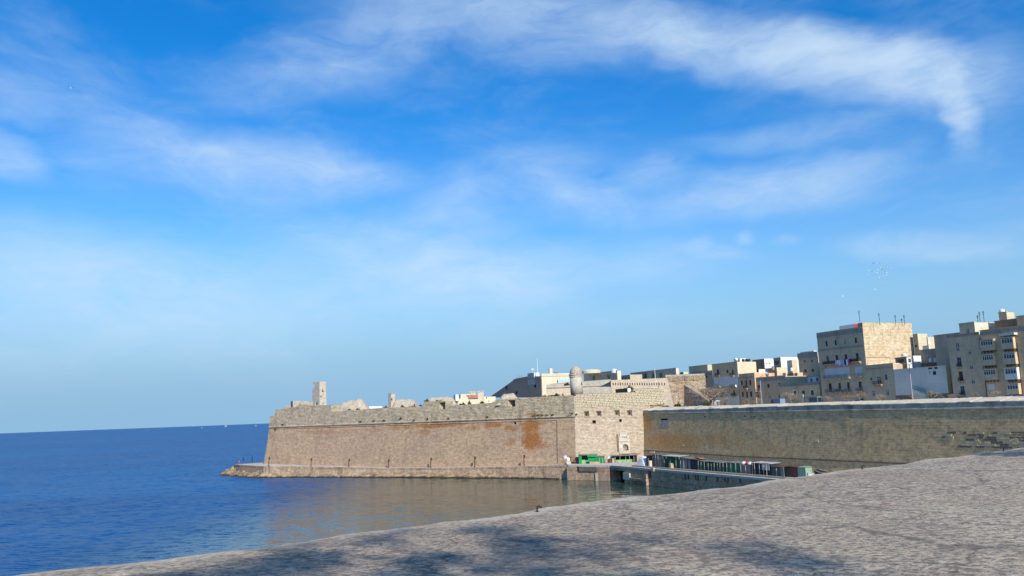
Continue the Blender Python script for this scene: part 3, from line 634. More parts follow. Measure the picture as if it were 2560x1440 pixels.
for g in gun:
    b = g[5]; mb = MB(); mb.fn(ffn, b[0], b[1], b[2], b[3], .93, .98); o = mb.build('gun_port', M['void'], bast)
    mb = MB(); mb.fn(ffn, b[0], b[0] + (b[1] - b[0]) * 0.45, b[2], b[3], .88, .925); mb.build('port_shutter', M['leaf_grey'], o)
    # dressed stone surround
    mb = MB(); w = 0.42
    mb.fn(ffn, g[0] - w, g[0], g[2] - 0.3, g[3] + 0.3, -0.05, 0.2); mb.fn(ffn, g[1], g[1] + w * .8, g[2] - 0.3, g[3] + 0.3, -0.05, 0.2)
    mb.fn(ffn, g[0], g[1], g[2] - 0.3, g[2], -0.08, 0.2)
    n = 7
    for i in range(n):
        a0 = lerp(g[0] - w, g[1] + w * .8, i / n); a1 = lerp(g[0] - w, g[1] + w * .8, (i + 1) / n) - 0.04
        hh = 0.55 + 0.25 * math.sin(math.pi * (i + .5) / n); mb.fn(ffn, a0, a1, g[3] + 0.02, g[3] + hh, -0.06, 0.2)
    mb.build('window_surround', M['flank_top'], bast)
for g in sqh:
    mb = MB(); mb.fn(ffn, g[0] + .03, g[1] - .03, g[2] + .03, g[3] - .03, 0.9, 1.1); mb.build('square_opening', M['void'], bast)
mb = MB(); strip(mb, ffn, steps(0, FL, 2), lambda a: lerp(z_f0, z_f1, a / FL), 0.22, 0.14); mb.build('flank_string', M['flank'], bast)
# upper flank: individual ashlar blocks over a core
ftop = [f_at(*zC(170, 672)), f_at(*zC(300, 640)), f_at(*zC(700, 632)), f_at(*zC(900, 622)), f_at(*zC(1250, 605)), f_at(*zC(1255, 560)), f_at(*zC(1625, 552))]
ftop[0] = (0.0, ftop[0][1])
mb = MB(); panel(mb, lambda a, z, d: ffn(a, z, d + 0.22), steps(0, FL + 4.0, 1.0), steps(20.6, 27, 0.8), (), lambda a: interp(ftop, a) - 0.15)
for a0, a1 in zip(steps(0, FL + 4, 1.0), steps(0, FL + 4, 1.0)[1:]):
    z0, z1 = interp(ftop, a0) - .15, interp(ftop, a1) - .15
    mb.quad(ffn(a0, z0, .2), ffn(a1, z1, .2), ffn(a1, z1 + .2, 5), ffn(a0, z0 + .2, 5))
mb.build('flank_core', M['brown_wall'], bast)
blk = []
for i in range(5):   # a few block shapes, shared
    rnd = random.Random(i); b = MB(); j = lambda: rnd.uniform(-0.06, 0.06)
    pts = [(-.5, -.5, -.5), (.5, -.5, -.5), (.5, .5, -.5), (-.5, .5, -.5), (-.5, -.5, .5), (.5, -.5, .5), (.5, .5, .5), (-.5, .5, .5)]
    b.hexa([Vector(p) + Vector((j(), j() * 1.5, j())) for p in pts]); o = b.build('block', M['block']); blk.append(o.data); bpy.data.objects.remove(o)
for me in blk: pass
def put_block(fn, ang, a0, a1, z0, z1, d0, d1, parent, rnd, mat=None, name='block'):
    c = fn((a0 + a1) / 2, (z0 + z1) / 2, (d0 + d1) / 2); w = (fn(a1, (z0 + z1) / 2, 0) - fn(a0, (z0 + z1) / 2, 0)).length
    o = bpy.data.objects.new(name, blk[rnd.randrange(5)]); COL.objects.link(o); o.parent = parent
    o.location = c - ROOT_AT[parent]; o.rotation_euler = (0, 0, ang + rnd.uniform(-.02, .02)); o.scale = (w, d1 - d0, z1 - z0)
    if mat: o.material_slots[0].link = 'OBJECT'; o.material_slots[0].material = mat
    return o
rnd = random.Random(3); z = 21.25; row = 0
while z < 27:
    hgt = rnd.choice((0.46, 0.5, 0.54)); a = -0.2 - (row % 2) * 0.4; row += 1
    while a < FL + 3.6:
        w = rnd.uniform(0.75, 1.35); a1 = a + w
        if z + hgt < interp(ftop, max(0, a + w / 2)) + 0.12:
            put_block(ffn, FLNK.ang, max(a, 0), a1 - 0.08, z, z + hgt - 0.08, -0.06 + rnd.uniform(-.12, .08), 0.35, bast, rnd)
        a = a1
    z += hgt
# carved gate in the flank
gt = thing('carved_gate', 'pale carved stone gate with arched doorway in the sunlit flank', 'gate', ffn(*f_at(*zC(1110, 1430)), 0))
def rect_on(fn_at, x0, y0, x1, y1):
    h = hole_px(fn_at, x0, y0, x1, y1, 0); return h[:4]
ga0, ga1, gz0, gz1 = rect_on(f_at, 1547, 1080, 1574, 1134)
mb = MB()
dw0, dw1, dz1 = lerp(ga0, ga1, 0.34), lerp(ga0, ga1, 0.86), lerp(gz0, gz1, 0.30)
apts = [(dw0, gz0), (dw0, dz1)] + [((dw0 + dw1) / 2 - (dw1 - dw0) / 2 * math.cos(math.pi * i / 8), dz1 + 0.9 * math.sin(math.pi * i / 8)) for i in range(1, 8)] + [(dw1, dz1), (dw1, gz0)]
tops = [(ga0, gz0), (ga0, dz1), (ga0, lerp(dz1, gz1, .5))] + [(lerp(ga0, ga1, i / 6), lerp(gz0, gz1, 0.86) + (0.1 + 0.9 * math.sin(math.pi * i / 6)) * (gz1 - gz0) * 0.14) for i in range(0, 7)][1:-1] + [(ga1, lerp(dz1, gz1, .5)), (ga1, dz1), (ga1, gz0)]
n = len(apts); assert len(tops) == n, (len(tops), n)
for d in (-0.28,):
    ff = [ffn(a, z, d) for a, z in apts] + [ffn(a, z, d) for a, z in tops]
    bb = [ffn(a, z, 0.3) for a, z in apts] + [ffn(a, z, 0.3) for a, z in tops]
    mb.add(ff, [(n + i, i, i + 1, n + i + 1) for i in range(n - 1)])
    mb.add(ff[:n] + bb[:n], [(i, n + i, n + i + 1, i + 1) for i in range(n - 1)])
    mb.add(ff[n:] + bb[n:], [(i + 1, n + i + 1, n + i, i) for i in range(n - 1)])
M['gate_stone'] = stone('gate_limestone', (0.60, 0.53, 0.42), (0.66, 0.59, 0.48), 1.2, 0.5, (0.4, 0.34, 0.26), 0.04, (0.5, 0.43, 0.33), 0.5, 0.5, None, 0, 0.2, 0.4, 0.05)
mb.build('surround', M['gate_stone'], gt)
mb = MB(); mb.fn(ffn, dw0, dw1, gz0 + 0.9, dz1 + 0.75, 0.0, 0.08); mb.build('doorway', M['leaf_brown'], gt)
mb = MB(); mb.fn(ffn, dw0 - .1, dw1 + .1, gz0, gz0 + 0.9, -0.4, 0.1); mb.build('step', M['gate_stone'], gt)
mb = MB(); mb.fn(ffn, ga0 + .3, ga1 - .2, lerp(gz0, gz1, .56), lerp(gz0, gz1, .585), -0.42, -.25); mb.build('lintel_moulding', M['gate_stone'], gt)
mb = MB()
for i in range(3): mb.fn(ffn, lerp(ga0, ga1, .36 + .16 * i), lerp(ga0, ga1, .44 + .16 * i), lerp(gz0, gz1, .74), lerp(gz0, gz1, .79), -0.34, -.25)
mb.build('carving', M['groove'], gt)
mb = MB(); mb.fn(ffn, ga0 - .45, ga0 - .05, gz0 + .8, lerp(gz0, gz1, .9), -.22, .15); mb.build('side_pilaster', M['rust_wall'], gt)

# ---- curtain wall
CB = 0.09
def czk(z): return CB * (min(z, 18.3) - 18.3)
def cfn(a, z, d): return TOWN.pt(a, czk(z) + d, z)
def c_at(px, py):
    z = 10.0
    for _ in range(6): a, z = TOWN.pu(px, py, czk(z))
    return a, z
cur = thing('curtain_wall', 'long shaded curtain wall behind the row of huts, right of the bastion', 'wall', cfn(60, 4, 0))
C0 = -2.5; C1 = 205.0
cor = [c_at(1612, 1033), c_at(1800, 1031), c_at(2040, 1027), c_at(2300, 1023), c_at(2560, 1018)]; cor.append((C1, cor[-1][1] - 0.1))
lip = [c_at(1612, 1026.5), c_at(1800, 1021), c_at(2040, 1013), c_at(2300, 1008), c_at(2560, 1001)]; lip.append((C1, lip[-1][1]))
inn = [TOWN.pu(1612, 1019, 3.0), TOWN.pu(1800, 1014, 3.0), TOWN.pu(2040, 1006.5, 3.0), TOWN.pu(2300, 998, 3.0), TOWN.pu(2560, 990, 3.0)]; inn.append((C1, inn[-1][1]))
rnd = random.Random(11)
niche = hole_px(c_at, *zI(448, 326), *zI(538, 348), 0.5)
putlog = [hole_px(c_at, x - 1.6, y - 1.5, x + 1.6, y + 1.5, 0.5) for x, y in [zI(*p) for p in ((1570, 305), (1608, 303), (1698, 292), (1672, 338), (1480, 300), (1263, 313), (1000, 300), (1228, 440), (2400, 560))]]
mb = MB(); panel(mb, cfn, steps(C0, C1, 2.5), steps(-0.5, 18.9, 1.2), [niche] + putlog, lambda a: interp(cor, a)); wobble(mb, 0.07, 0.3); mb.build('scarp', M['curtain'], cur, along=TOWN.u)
for h in [niche] + putlog:
    mb = MB(); mb.fn(cfn, h[0] + .02, h[1] - .02, h[2] + .02, h[3] - .02, 0.32, 0.45); mb.build('wall_hole', M['void'], cur)
r = rect_on(c_at, *zI(430, 300), *zI(555, 450))
mb = MB(); mb.fn(cfn, r[0], niche[0], r[2], r[3], -.03, .1); mb.fn(cfn, niche[1], r[1], r[2], r[3], -.03, .1); mb.fn(cfn, niche[0], niche[1], r[2], niche[2], -.03, .1); mb.build('cement_patch', M['curtain_parapet'], cur)
for x0, y0, x1, y1 in ((2355, 590, 2395, 618), (330, 730, 380, 750), (722, 648, 740, 662)):
    r = rect_on(c_at, *zI(x0, y0), *zI(x1, y1)); mb = MB(); mb.fn(cfn, r[0], r[1], r[2], r[3], -.3 if y0 > 700 else -.05, .1); mb.build('pale_block', M['coping'], cur)
mb = MB(); mb2 = MB(); al = steps(C0, C1, 2.5)
for a0, a1 in zip(al, al[1:]):
    c0, c1, l0, l1, i0, i1 = interp(cor, a0), interp(cor, a1), interp(lip, a0), interp(lip, a1), interp(inn, a0), interp(inn, a1)
    mb.quad(TOWN.pt(a0, -.02, c0), TOWN.pt(a1, -.02, c1), TOWN.pt(a1, 0.12, l1), TOWN.pt(a0, 0.12, l0))
    mb2.quad(TOWN.pt(a1, 3.25, i1), TOWN.pt(a1, 3.3, 18.3), TOWN.pt(a0, 3.3, 18.3), TOWN.pt(a0, 3.25, i0))
wobble(mb, 0.06, 0.7); mb.build('parapet', M['curtain_parapet'], cur, along=TOWN.u); mb2.build('inner_parapet_face', M['curtain_parapet'], cur)
rr = random.Random(2); a = C0; lastz = 0
while a < C1:   # coping slabs, one by one
    w = rr.uniform(2.2, 3.4) if a < 125 else 8.0; a1 = min(a + w, C1); e = 0.03
    if a1 > a + .2:
        mb = MB(); dz = rr.uniform(-.07, .07); P_ = []
        for zoff in (-.16, 0.03):
            P_ += [TOWN.pt(a + e, .0, interp(lip, a) + zoff + dz), TOWN.pt(a1 - e, .0, interp(lip, a1) + zoff + dz), TOWN.pt(a1 - e, 3.4, interp(inn, a1) + zoff + dz * .5), TOWN.pt(a + e, 3.4, interp(inn, a) + zoff + dz * .5)]
        mb.hexa(P_); mb.build('coping_slab', M['coping'], cur)
    a = a1
mb = MB(); strip(mb, cfn, steps(C0, C1, 2.5), lambda a: interp(cor, a), 0.34, 0.14); mb.build('cordon', M['curtain_parapet'], cur)
ss = [c_at(1640, 1127.5), c_at(1850, 1141), c_at(2040, 1148.5), c_at(2240, 1157.5)]; zs_ = [s[1] for s in ss]
sl = [(C0, zs_[0])] + ss + [(C1, zs_[-1] - .3)]
mb = MB(); strip(mb, cfn, steps(C0, C1, 2.5), lambda a: interp(sl, a), 0.30, 0.14); mb.build('string_course', M['quay_dark'], cur)
# exposed eroded blocks near the right end
M['block_pale'] = stone('pale_eroded_block', (0.60, 0.47, 0.29), (0.66, 0.53, 0.33), 3, 3, None, 0, (0.50, 0.38, 0.23), .6, .6, None, 0, 0, .3, .04)
M['block_dark'] = stone('dark_eroded_block', (0.19, 0.145, 0.10), (0.25, 0.19, 0.13), 3, 3, None, 0, (0.32, 0.24, 0.15), .5, .6, None, 0, 0, .3, .04)
rnd = random.Random(5)
p00 = c_at(*zJ(1500, 690)); p11 = c_at(*zJ(2560, 690)); zt = c_at(*zJ(2000, 590))[1]; zb_ = c_at(*zJ(2000, 790))[1]
z = zb_; row = 0
while z < zt:
    hgt = 0.42; a = p00[0] + (row % 2) * .45 + rnd.uniform(0, 4) * (1 if row in (0, 1) else .4); row += 1
    while a < p11[0] + 4:
        w = rnd.uniform(0.7, 1.1); f = mn.noise(Vector((a * .28, z * .9, 4)))
        t_ = (a - p00[0]) / (p11[0] - p00[0])
        if rnd.random() < 0.42 + 0.4 * t_:
            dk = f > -0.06
            put_block(cfn, TOWN.ang, a, a + w - .04, z, z + hgt - .04, -0.03 if dk else -0.07, 0.3, cur, rnd, M['block_dark'] if dk else M['block_pale'])
            if dk:
                o = None
        a += w
    z += hgt
# ---- quay, walkway and rocks
QP = [(585, 1161, 1186), (600, 1162, 1189), (660, 1165.6, 1194), (730, 1166, 1193), (800, 1166.6, 1193.5), (900, 1168.5, 1193.5), (1000, 1170.2, 1193), (1100, 1169.3, 1194), (1200, 1167.7, 1194.5), (1337, 1164.6, 1197), (1420, 1162.5, 1199)]
qf = []
for x, ye, yw in QP:   # front edge of the walkway: over the water line, a little behind it
    w = on_z(x, yw, 0.0); d_ = w.y + 1.0
    while BAST.uk(at_d(x, ye, d_))[1] > -2.4 and x > 640: d_ -= 0.5
    qf.append(at_d(x, ye, d_))
qfn, QL = poly_at(qf)
def base_pt(p):   # matching point at the foot of the bastion
    u, k = BAST.uk(p); return BAST.pt(max(u, 0.5), -0.6, p.z)
back = []
for p in qf:
    u, k = BAST.uk(p)
    back.append(BAST.pt(u, max(0.3, -k * 0 + 0.3), p.z))
back[0] = Vector((-92, 352, 4.6)); back[1] = Vector((-93, 340, 4.55)); back[2] = BAST.pt(1.0, 0.3, 4.45)
mb = MB()
for i in range(len(qf) - 1):
    n = 8
    for j in range(n):
        t0, t1 = j / n, (j + 1) / n
        mb.quad(qf[i].lerp(qf[i + 1], t0), qf[i].lerp(qf[i + 1], t1), back[i].lerp(back[i + 1], t1), back[i].lerp(back[i + 1], t0))
struct(mb.build('walkway', M['paving'], loc=(-40, 290, 4)))
mb = MB(); ss_ = steps(0, QL, 0.8); zfr = [1.0, 0.86, 0.85, 0.6, 0.35, 0.12, -0.25]; cols = []
for s in ss_:
    p = qfn(s); t = (qfn(min(s + .5, QL)) - qfn(max(s - .5, 0))).normalized(); nrm = Vector((t.y, -t.x, 0)).normalized()
    row = []
    for i, f in enumerate(zfr):
        e = 0.12 if i < 2 else 0.0 + 0.35 * mn.fractal(Vector((s * .35, f * 3, 1)), 1, 2, 3) * (1 - f) + 0.25 * (1 - f)
        row.append(len(mb.v)); mb.v.append(Vector((p.x, p.y, p.z * f - .005)) + nrm * e)
    cols.append(row)
for a, b in zip(cols, cols[1:]):
    for i in range(len(zfr) - 1): mb.f.append((b[i], a[i], a[i + 1], b[i + 1]))
p = qf[0]; mb.quad(Vector((-94, 350, 4.55)), Vector((-94, 350, -.5)), Vector((p.x, p.y, -.5)), Vector((p.x, p.y, p.z - .01)))
tag(mb.build('quay_wall', M['quay'], loc=(-40, 280, 0), along=BAST.u), 'low stained quay wall under the walkway at the bastion foot', 'quay')
# rocks along the waterline and round the tip
mb = MB(); rock_line = [Vector((-96, 358, 0)), Vector((-101, 340, 0)), Vector((qf[0].x - 3.6, qf[0].y + 6, 0)), Vector((qf[0].x - 1.0, qf[0].y - 0.5, 0))] + [Vector((p.x, p.y, 0)) for p in qf[2:]]
rfn, RL = poly_at(rock_line); cols = []
for s in steps(0, RL, 0.45):
    p = rfn(s); t = (rfn(min(s + 1.5, RL)) - rfn(max(s - 1.5, 0))).normalized(); nrm = Vector((t.y, -t.x, 0)).normalized()
    f = s / RL
    e = interp([(0, 3), (.13, 3.6), (.2, 5.0), (.33, 4.8), (.5, 3.6), (.7, 2.8), (.85, 3.0), (.97, 1.4), (1, .3)], f) * (0.75 + 0.6 * mn.noise(Vector((s * .22, 3, 3))) + .25 * mn.noise(Vector((s * .9, 1, 8))))
    hh = interp([(0, 2.6), (.12, 2.4), (.2, 2.7), (.36, 2.1), (.5, 1.6), (.8, 1.4), (1, .7)], f)
    row = []
    for j in range(13):
        tt = j / 12; q = p + nrm * (e * tt - .4 * (1 - tt))
        nn = mn.fractal(Vector((q.x * .35, q.y * .35, 2)), 0.9, 2.1, 5)
        z = hh * (1 - tt ** 1.6) * (0.62 + 0.75 * nn) + 0.35 * mn.noise(Vector((q.x * 1.1, q.y * 1.1, 6)))
        z = 0.35 * round(z / 0.35) * .6 + z * .4
        if j == 12: z = -0.6
        if j == 11: z = min(z, 0.25)
        row.append(len(mb.v)); mb.v.append(Vector((q.x, q.y, z)))
    cols.append(row)
for a, b in zip(cols, cols[1:]):
    for i in range(12): mb.f.append((b[i], a[i], a[i + 1], b[i + 1]))
struct(mb.build('rocky_shore', M['rock'], loc=(-40, 280, 0)))
mb = MB(); hp = [Vector((-101, 344, 4.3)), Vector((-92, 340, 4.6)), Vector((-82, 352, 4.8)), Vector((-84, 372, 5.6)), Vector((-97, 366, 5.0))]
mb.add(hp + [Vector((p.x, p.y, -1)) for p in hp], [(0, 1, 2, 3, 4)] + [(i, i + 5, (i + 1) % 5 + 5, (i + 1) % 5) for i in range(5)]); struct(mb.build('shore_terrain', M['rock'], loc=(-92, 355, 0)))
# harbour quay from the bastion corner along the curtain
e0 = on_z(1420, 1162.5, 4.35); e1 = on_z(1524, 1164, 4.35)
QF = Frame((e0.x, e0.y), (e1.x - e0.x, e1.y - e0.y)); QW = (e1 - e0).length
u1_, KQ = TOWN.uk(e1)
e2 = TOWN.pt(165, KQ, 4.35)
mb = MB(); pl = [e0, e1, e2, TOWN.pt(165, 1, 4.35), TOWN.pt(-1, 1, 4.35), Vector((15, 267.5, 4.35))]
mb.add(pl + [p - Vector((0, 0, .45)) for p in pl], [(0, 1, 2, 3, 4, 5)] + [(i, i + 6, (i + 1) % 6 + 6, (i + 1) % 6) for i in range(6)])
hq = thing('harbour_quay', 'dark concrete quay with pale top strip carrying the row of huts', 'quay', (30, 242, 0))
mb.build('deck', M['paving'], hq)
def qfn1(a, z, d): return QF.pt(a, d, z)
def q_at(px, py): return QF.pu(px, py, 0)
def tfn(k): return lambda a, z, d: TOWN.pt(a, k + d, z)
def t_at(k): return lambda px, py: TOWN.pu(px, py, k)
for x0, y0, x1, y1, d, mt, nme in ((160, 395, 360, 700, -.25, 'quay', 'pier_block'), (360, 505, 800, 720, .0, 'quay', 'lower_wall'), (410, 375, 792, 498, -.3, 'quay_dark', 'fender_panel'), (795, 380, 1062, 720, -.2, 'quay_red', 'stained_pier'),
                               (835, 520, 985, 700, -.32, 'quay_red', 'timber_panel'), (770, 530, 825, 720, -.35, 'coping', 'pale_pile')):
    r = rect_on(q_at, *zP(x0, y0), *zP(x1, y1)); mb = MB(); z0 = -.6 if y1 >= 690 else r[2]
    mb.fn(qfn1, r[0], r[1], z0, min(r[3], 3.88), d, 1.5); mb.build(nme, M[mt], hq)
KF = KQ + 0.15; tf = tfn(KF); ta = t_at(KF)
hole = hole_px(ta, *zP(1085, 480), *zP(1372, 720), 3.5)
hole = (hole[0], hole[1], -0.55, hole[3], 3.5)
hole2 = hole_px(ta, *zP(1870, 490), *zP(1950, 640), 1.2)
mb = MB(); panel(mb, tf, steps(u1_ + .15, 165, 3), steps(-.6, 3.9, 1.1), [hole, hole2]); wobble(mb, .05, .5); mb.build('front_face', M['quay'], hq, along=TOWN.u)
mb = MB(); mb.fn(tf, hole[0] + .02, hole[1] - .02, -.5, hole[3] - .02, 3.2, 3.4); mb.build('culvert_opening', M['void'], hq)
for x0, y0, x1, y1, d, mt, nme in ((1375, 530, 1515, 670, -.5, 'coping', 'projecting_block'), (1545, 650, 1900, 700, -1.0, 'quay_red', 'landing_step'), (1862, 555, 1900, 770, -.9, 'quay_red', 'mooring_post'), (1955, 425, 2020, 495, -.35, 'coping', 'bracket_block')):
    r = rect_on(ta, *zP(x0, y0), *zP(x1, y1)); mb = MB(); mb.fn(tf, r[0], r[1], max(r[2], -.3) if nme != 'mooring_post' else -.5, r[3], d, .2); mb.build(nme, M[mt], hq)
rr = random.Random(9)
for x in (600, 640, 740, 770, 880, 1030, 1130, 1170, 1330):   # rust runs from iron fittings
    r = rect_on(ta, *zQ(x, 345 + (x - 600) * .08), *zQ(x + 12, 420 + (x - 600) * .06)); mb = MB(); mb.fn(tf, r[0], r[1], r[2], r[3], -.1, .1); mb.build('rust_plate', M['rust'], hq)
mb = MB(); mb.fn(tfn(KQ), u1_ + 1, 165, 4.35, 4.47, 0.0, 0.55); mb.build('kerb', M['coping'], hq)
mb = MB(); mb.fn(tfn(KQ), u1_ + 9, 165, 4.35, 4.75, 2.0, 2.35); mb.build('low_wall', M['crate'], hq)
mb = MB(); mb.fn(qfn1, .2, QW + .3, 4.352, 4.44, 0.0, 0.5); mb.build('pier_kerb', M['coping'], hq)
# ------------------------------------------------------------------ windows, doors, balconies
def rect_from(fat, r):
    """pixel rectangle -> (a0,a1,z0,z1) on a facade"""
    return rect_on(fat, *r)
def window(fn, r, parent, kind='dark', depth=0.22):
    a0, a1, z0, z1 = r; w = a1 - a0; h = z1 - z0
    fm = {'dark': 'frame_brown', 'white': 'frame_white', 'grey': 'frame_grey', 'blue': 'frame_blue', 'french': 'frame_white'}.get(kind, 'frame_grey')
    if kind in ('door', 'gdoor'):
        mb = MB(); n = 3
        for i in range(n): mb.fn(fn, lerp(a0, a1, i / n) + .02, lerp(a0, a1, (i + 1) / n) - .02, z0, z1 - .02, depth - .06, depth - .01)
        return mb.build('door', M['leaf_brown' if kind == 'door' else 'leaf_grey'], parent)
    if kind == 'void':
        mb = MB(); mb.fn(fn, a0, a1, z0, z1, depth - .04, depth - .005); return mb.build('opening', M['void'], parent)
    if kind == 'shutter':
        mb = MB(); n = max(4, int(h / .16))
        for s in (0, 1):
            b0, b1 = lerp(a0, a1, s * .5) + .02, lerp(a0, a1, .5 + s * .5) - .02
            for i in range(n): mb.fn(fn, b0, b1, lerp(z0, z1, i / n) + .01, lerp(z0, z1, (i + 1) / n) - .015, depth - .09, depth - .02)
        return mb.build('shutter', M['green_shutter'], parent)
    t = min(.10, w * .12); mb = MB()
    for b0, b1, c0, c1 in ((a0, a0 + t, z0, z1), (a1 - t, a1, z0, z1), (a0 + t, a1 - t, z0, z0 + t), (a0 + t, a1 - t, z1 - t, z1), ((a0 + a1) / 2 - t * .45, (a0 + a1) / 2 + t * .45, z0 + t, z1 - t)):
        mb.fn(fn, b0, b1, c0, c1, depth - .12, depth - .04)
    zz = lerp(z0, z1, .42 if kind == 'french' else .66)
    for b0, b1 in ((a0 + t, (a0 + a1) / 2 - t * .45), ((a0 + a1) / 2 + t * .45, a1 - t)): mb.fn(fn, b0, b1, zz - .05, zz + .05, depth - .115, depth - .045)
    o = mb.build('window', M[fm], parent)
    mb = MB(); mb.fn(fn, a0, a1, z0, z1, depth - .03, depth - .005); mb.build('pane', M['glass'], o)
    return o
def balcony(fn, a0, a1, z, parent, depth=0.85, rail='iron', h=0.95, solid=None, brackets=2):
    mb = MB(); mb.fn(fn, a0, a1, z - .16, z, -depth, -.002); o = mb.build('balcony', M['grey_lime'], parent)
    mb = MB(); t = .035
    for s in (a0 + .04, a1 - .04 - t):
        mb.fn(fn, s, s + t, z + h - .05, z + h, -depth + .04, -.02)
        for q in steps(-depth + .06, -.1, .14): mb.fn(fn, s, s + t * .7, z, z + h - .05, q, q + t * .6)
    mb.fn(fn, a0 + .04, a1 - .04, z + h - .05, z + h, -depth + .04, -depth + .09); mb.fn(fn, a0 + .04, a1 - .04, z + .1, z + .14, -depth + .045, -depth + .085)
    for q in steps(a0 + .08, a1 - .08, .13): mb.fn(fn, q - .012, q + .012, z + .14, z + h - .05, -depth + .05, -depth + .08)
    mb.build('railing', M[rail], o)
    if solid:
        mb = MB(); mb.fn(fn, a0 + .08, a1 - .08, z + .08, z + h * .8, -depth + .1, -depth + .14); mb.build('rail_panel', M[solid], o)
    for i in range(brackets):
        a = lerp(a0 + .25, a1 - .25, i / max(1, brackets - 1)); mb = MB()
        mb.hexa([fn(a - .11, z - .62, -.08), fn(a + .11, z - .62, -.08), fn(a + .11, z - .62, 0), fn(a - .11, z - .62, 0), fn(a - .11, z - .165, -depth * .8), fn(a + .11, z - .165, -depth * .8), fn(a + .11, z - .165, 0), fn(a - .11, z - .165, 0)])
        mb.build('bracket', M['grey_lime'], o)
    return o
def gallery(fn, r, parent, npane=5, mat='beige', frame='frame_white', depth=0.95):
    a0, a1, z0, z1 = r; zm = lerp(z0, z1, .46)
    mb = MB(); mb.fn(fn, a0, a1, z0, zm, -depth, -.002); mb.fn(fn, a0 - .08, a1 + .08, z1 - .18, z1, -depth - .08, -.002)
    mb.fn(fn, a0, a0 + .18, zm, z1 - .18, -depth, -.002); mb.fn(fn, a1 - .18, a1, zm, z1 - .18, -depth, -.002)
    o = mb.build('closed_balcony', M[mat], parent); p0, p1, q0, q1 = a0 + .18, a1 - .18, zm, z1 - .18; t = .09
    mb = MB()
    for i in range(npane + 1):
        a = lerp(p0, p1 - t, i / npane); mb.fn(fn, a, a + t, q0, q1, -depth + .02, -depth + .10)
    for zz in (q0, lerp(q0, q1, .68), q1 - t):
        for i in range(npane): mb.fn(fn, lerp(p0, p1 - t, i / npane) + t, lerp(p0, p1 - t, (i + 1) / npane), zz, zz + t, -depth + .025, -depth + .095)
    mb.build('glazing_bars', M[frame], o)
    for i in range(npane):
        mb = MB(); mb.fn(fn, lerp(p0, p1 - t, i / npane) + t * .5, lerp(p0, p1 - t, (i + 1) / npane) + t * .5, q0 + .02, q1 - .02, -depth + .12, -depth + .15); mb.build('pane', M['glass'], o)
    for i in range(4):
        a = lerp(a0 + .2, a1 - .45, i / 3); mb = MB()
        mb.hexa([fn(a, z0 - .55, -.1), fn(a + .25, z0 - .55, -.1), fn(a + .25, z0 - .55, 0), fn(a, z0 - .55, 0), fn(a, z0 - .003, -depth * .85), fn(a + .25, z0 - .003, -depth * .85), fn(a + .25, z0 - .003, 0), fn(a, z0 - .003, 0)])
        mb.build('corbel', M['rust_wall'], o)
    return o
def building(name, label, fr, corner, d, left_x, right_x=None, base=18.3, depth=9.0, mat='ochre', wins=(), side_wins=(), side_mat=None, cat='house', group=None, coping='same', k=None, corner_left=False, zt=None):
    """box with a left-facing facade and a camera-facing right side; corner = pixel of its near top corner; d = distance (or k = plane behind the curtain)"""
    if k is None:
        u1, k = fr.uk(at_d(corner[0], corner[1], d)); z = at_d(corner[0], corner[1], d).z
    else: u1, z = fr.pu(corner[0], corner[1], k)
    if zt is not None: z = zt
    u0 = fr.pu(left_x, corner[1], k)[0]
    if right_x is not None: depth = max(1.2, fr.pk(right_x, corner[1], u1)[0] - k)
    ffn_ = lambda a, zz, dd: fr.pt(a, k + dd, zz); sfn_ = lambda a, zz, dd: fr.pt(u1 - dd, a, zz)
    fat = lambda px, py: fr.pu(px, py, k); sat = lambda px, py: fr.pk(px, py, u1)
    root = thing(name, label, cat, fr.pt((u0 + u1) / 2, k + depth / 2, base), group)
    fw = [(rect_on(fat, *w[:4]), w[4] if len(w) > 4 else 'dark') for w in wins]; sw = [(rect_on(sat, *w[:4]), w[4] if len(w) > 4 else 'dark') for w in side_wins]
    clip = lambda r, a, b: (max(r[0], a + .05), min(r[1], b - .05), max(r[2], base + .05), min(r[3], z - .05), .22)
    mb = MB(); panel(mb, ffn_, [u0, u1], [base, z], [clip(r, u0, u1) for r, _ in fw])
    mb.quad(fr.pt(u0, k + depth, base), fr.pt(u0, k, base), fr.pt(u0, k, z), fr.pt(u0, k + depth, z))
    mb.quad(fr.pt(u1, k + depth, base), fr.pt(u0, k + depth, base), fr.pt(u0, k + depth, z), fr.pt(u1, k + depth, z))
    mb.quad(fr.pt(u0, k, z), fr.pt(u1, k, z), fr.pt(u1, k + depth, z), fr.pt(u0, k + depth, z)); mb.build('wall', M[mat], root)
    mb = MB(); panel(mb, sfn_, [k, k + depth], [base, z], [clip(r, k, k + depth) for r, _ in sw]); mb.build('side_wall', M[side_mat or mat], root)
    for r, kd in fw: 
        c = clip(r, u0, u1)[:4]
        if c[1] > c[0] and c[3] > c[2]: window(ffn_, c, root, kd)
    for r, kd in sw:
        c = clip(r, k, k + depth)[:4]
        if c[1] > c[0] and c[3] > c[2]: window(sfn_, c, root, kd)
    if coping == 'same':
        mb = MB(); mb.fn(ffn_, u0 - .08, u1 + .08, z + .003, z + .2, -.10, .35); mb.build('coping', M[mat], root)
    return dict(root=root, fn=ffn_, sfn=sfn_, fat=fat, sat=sat, u0=u0, u1=u1, k=k, z=z, depth=depth, fr=fr)
def band(B, r, mat, name='cornice', proud=.12, full=True, side=False):
    q = rect_on(B['sat'] if side else B['fat'], *r); a0, a1 = (B['u0'], B['u1']) if full else q[:2]
    if side: a0, a1 = (B['k'], B['k'] + B['depth']) if full else q[:2]
    mb = MB(); mb.fn(B['sfn'] if side else B['fn'], a0 - (.05 if full else 0), a1 + (.05 if full else 0), q[2], q[3], -proud, -.003); return mb.build(name, M[mat], B['root'])
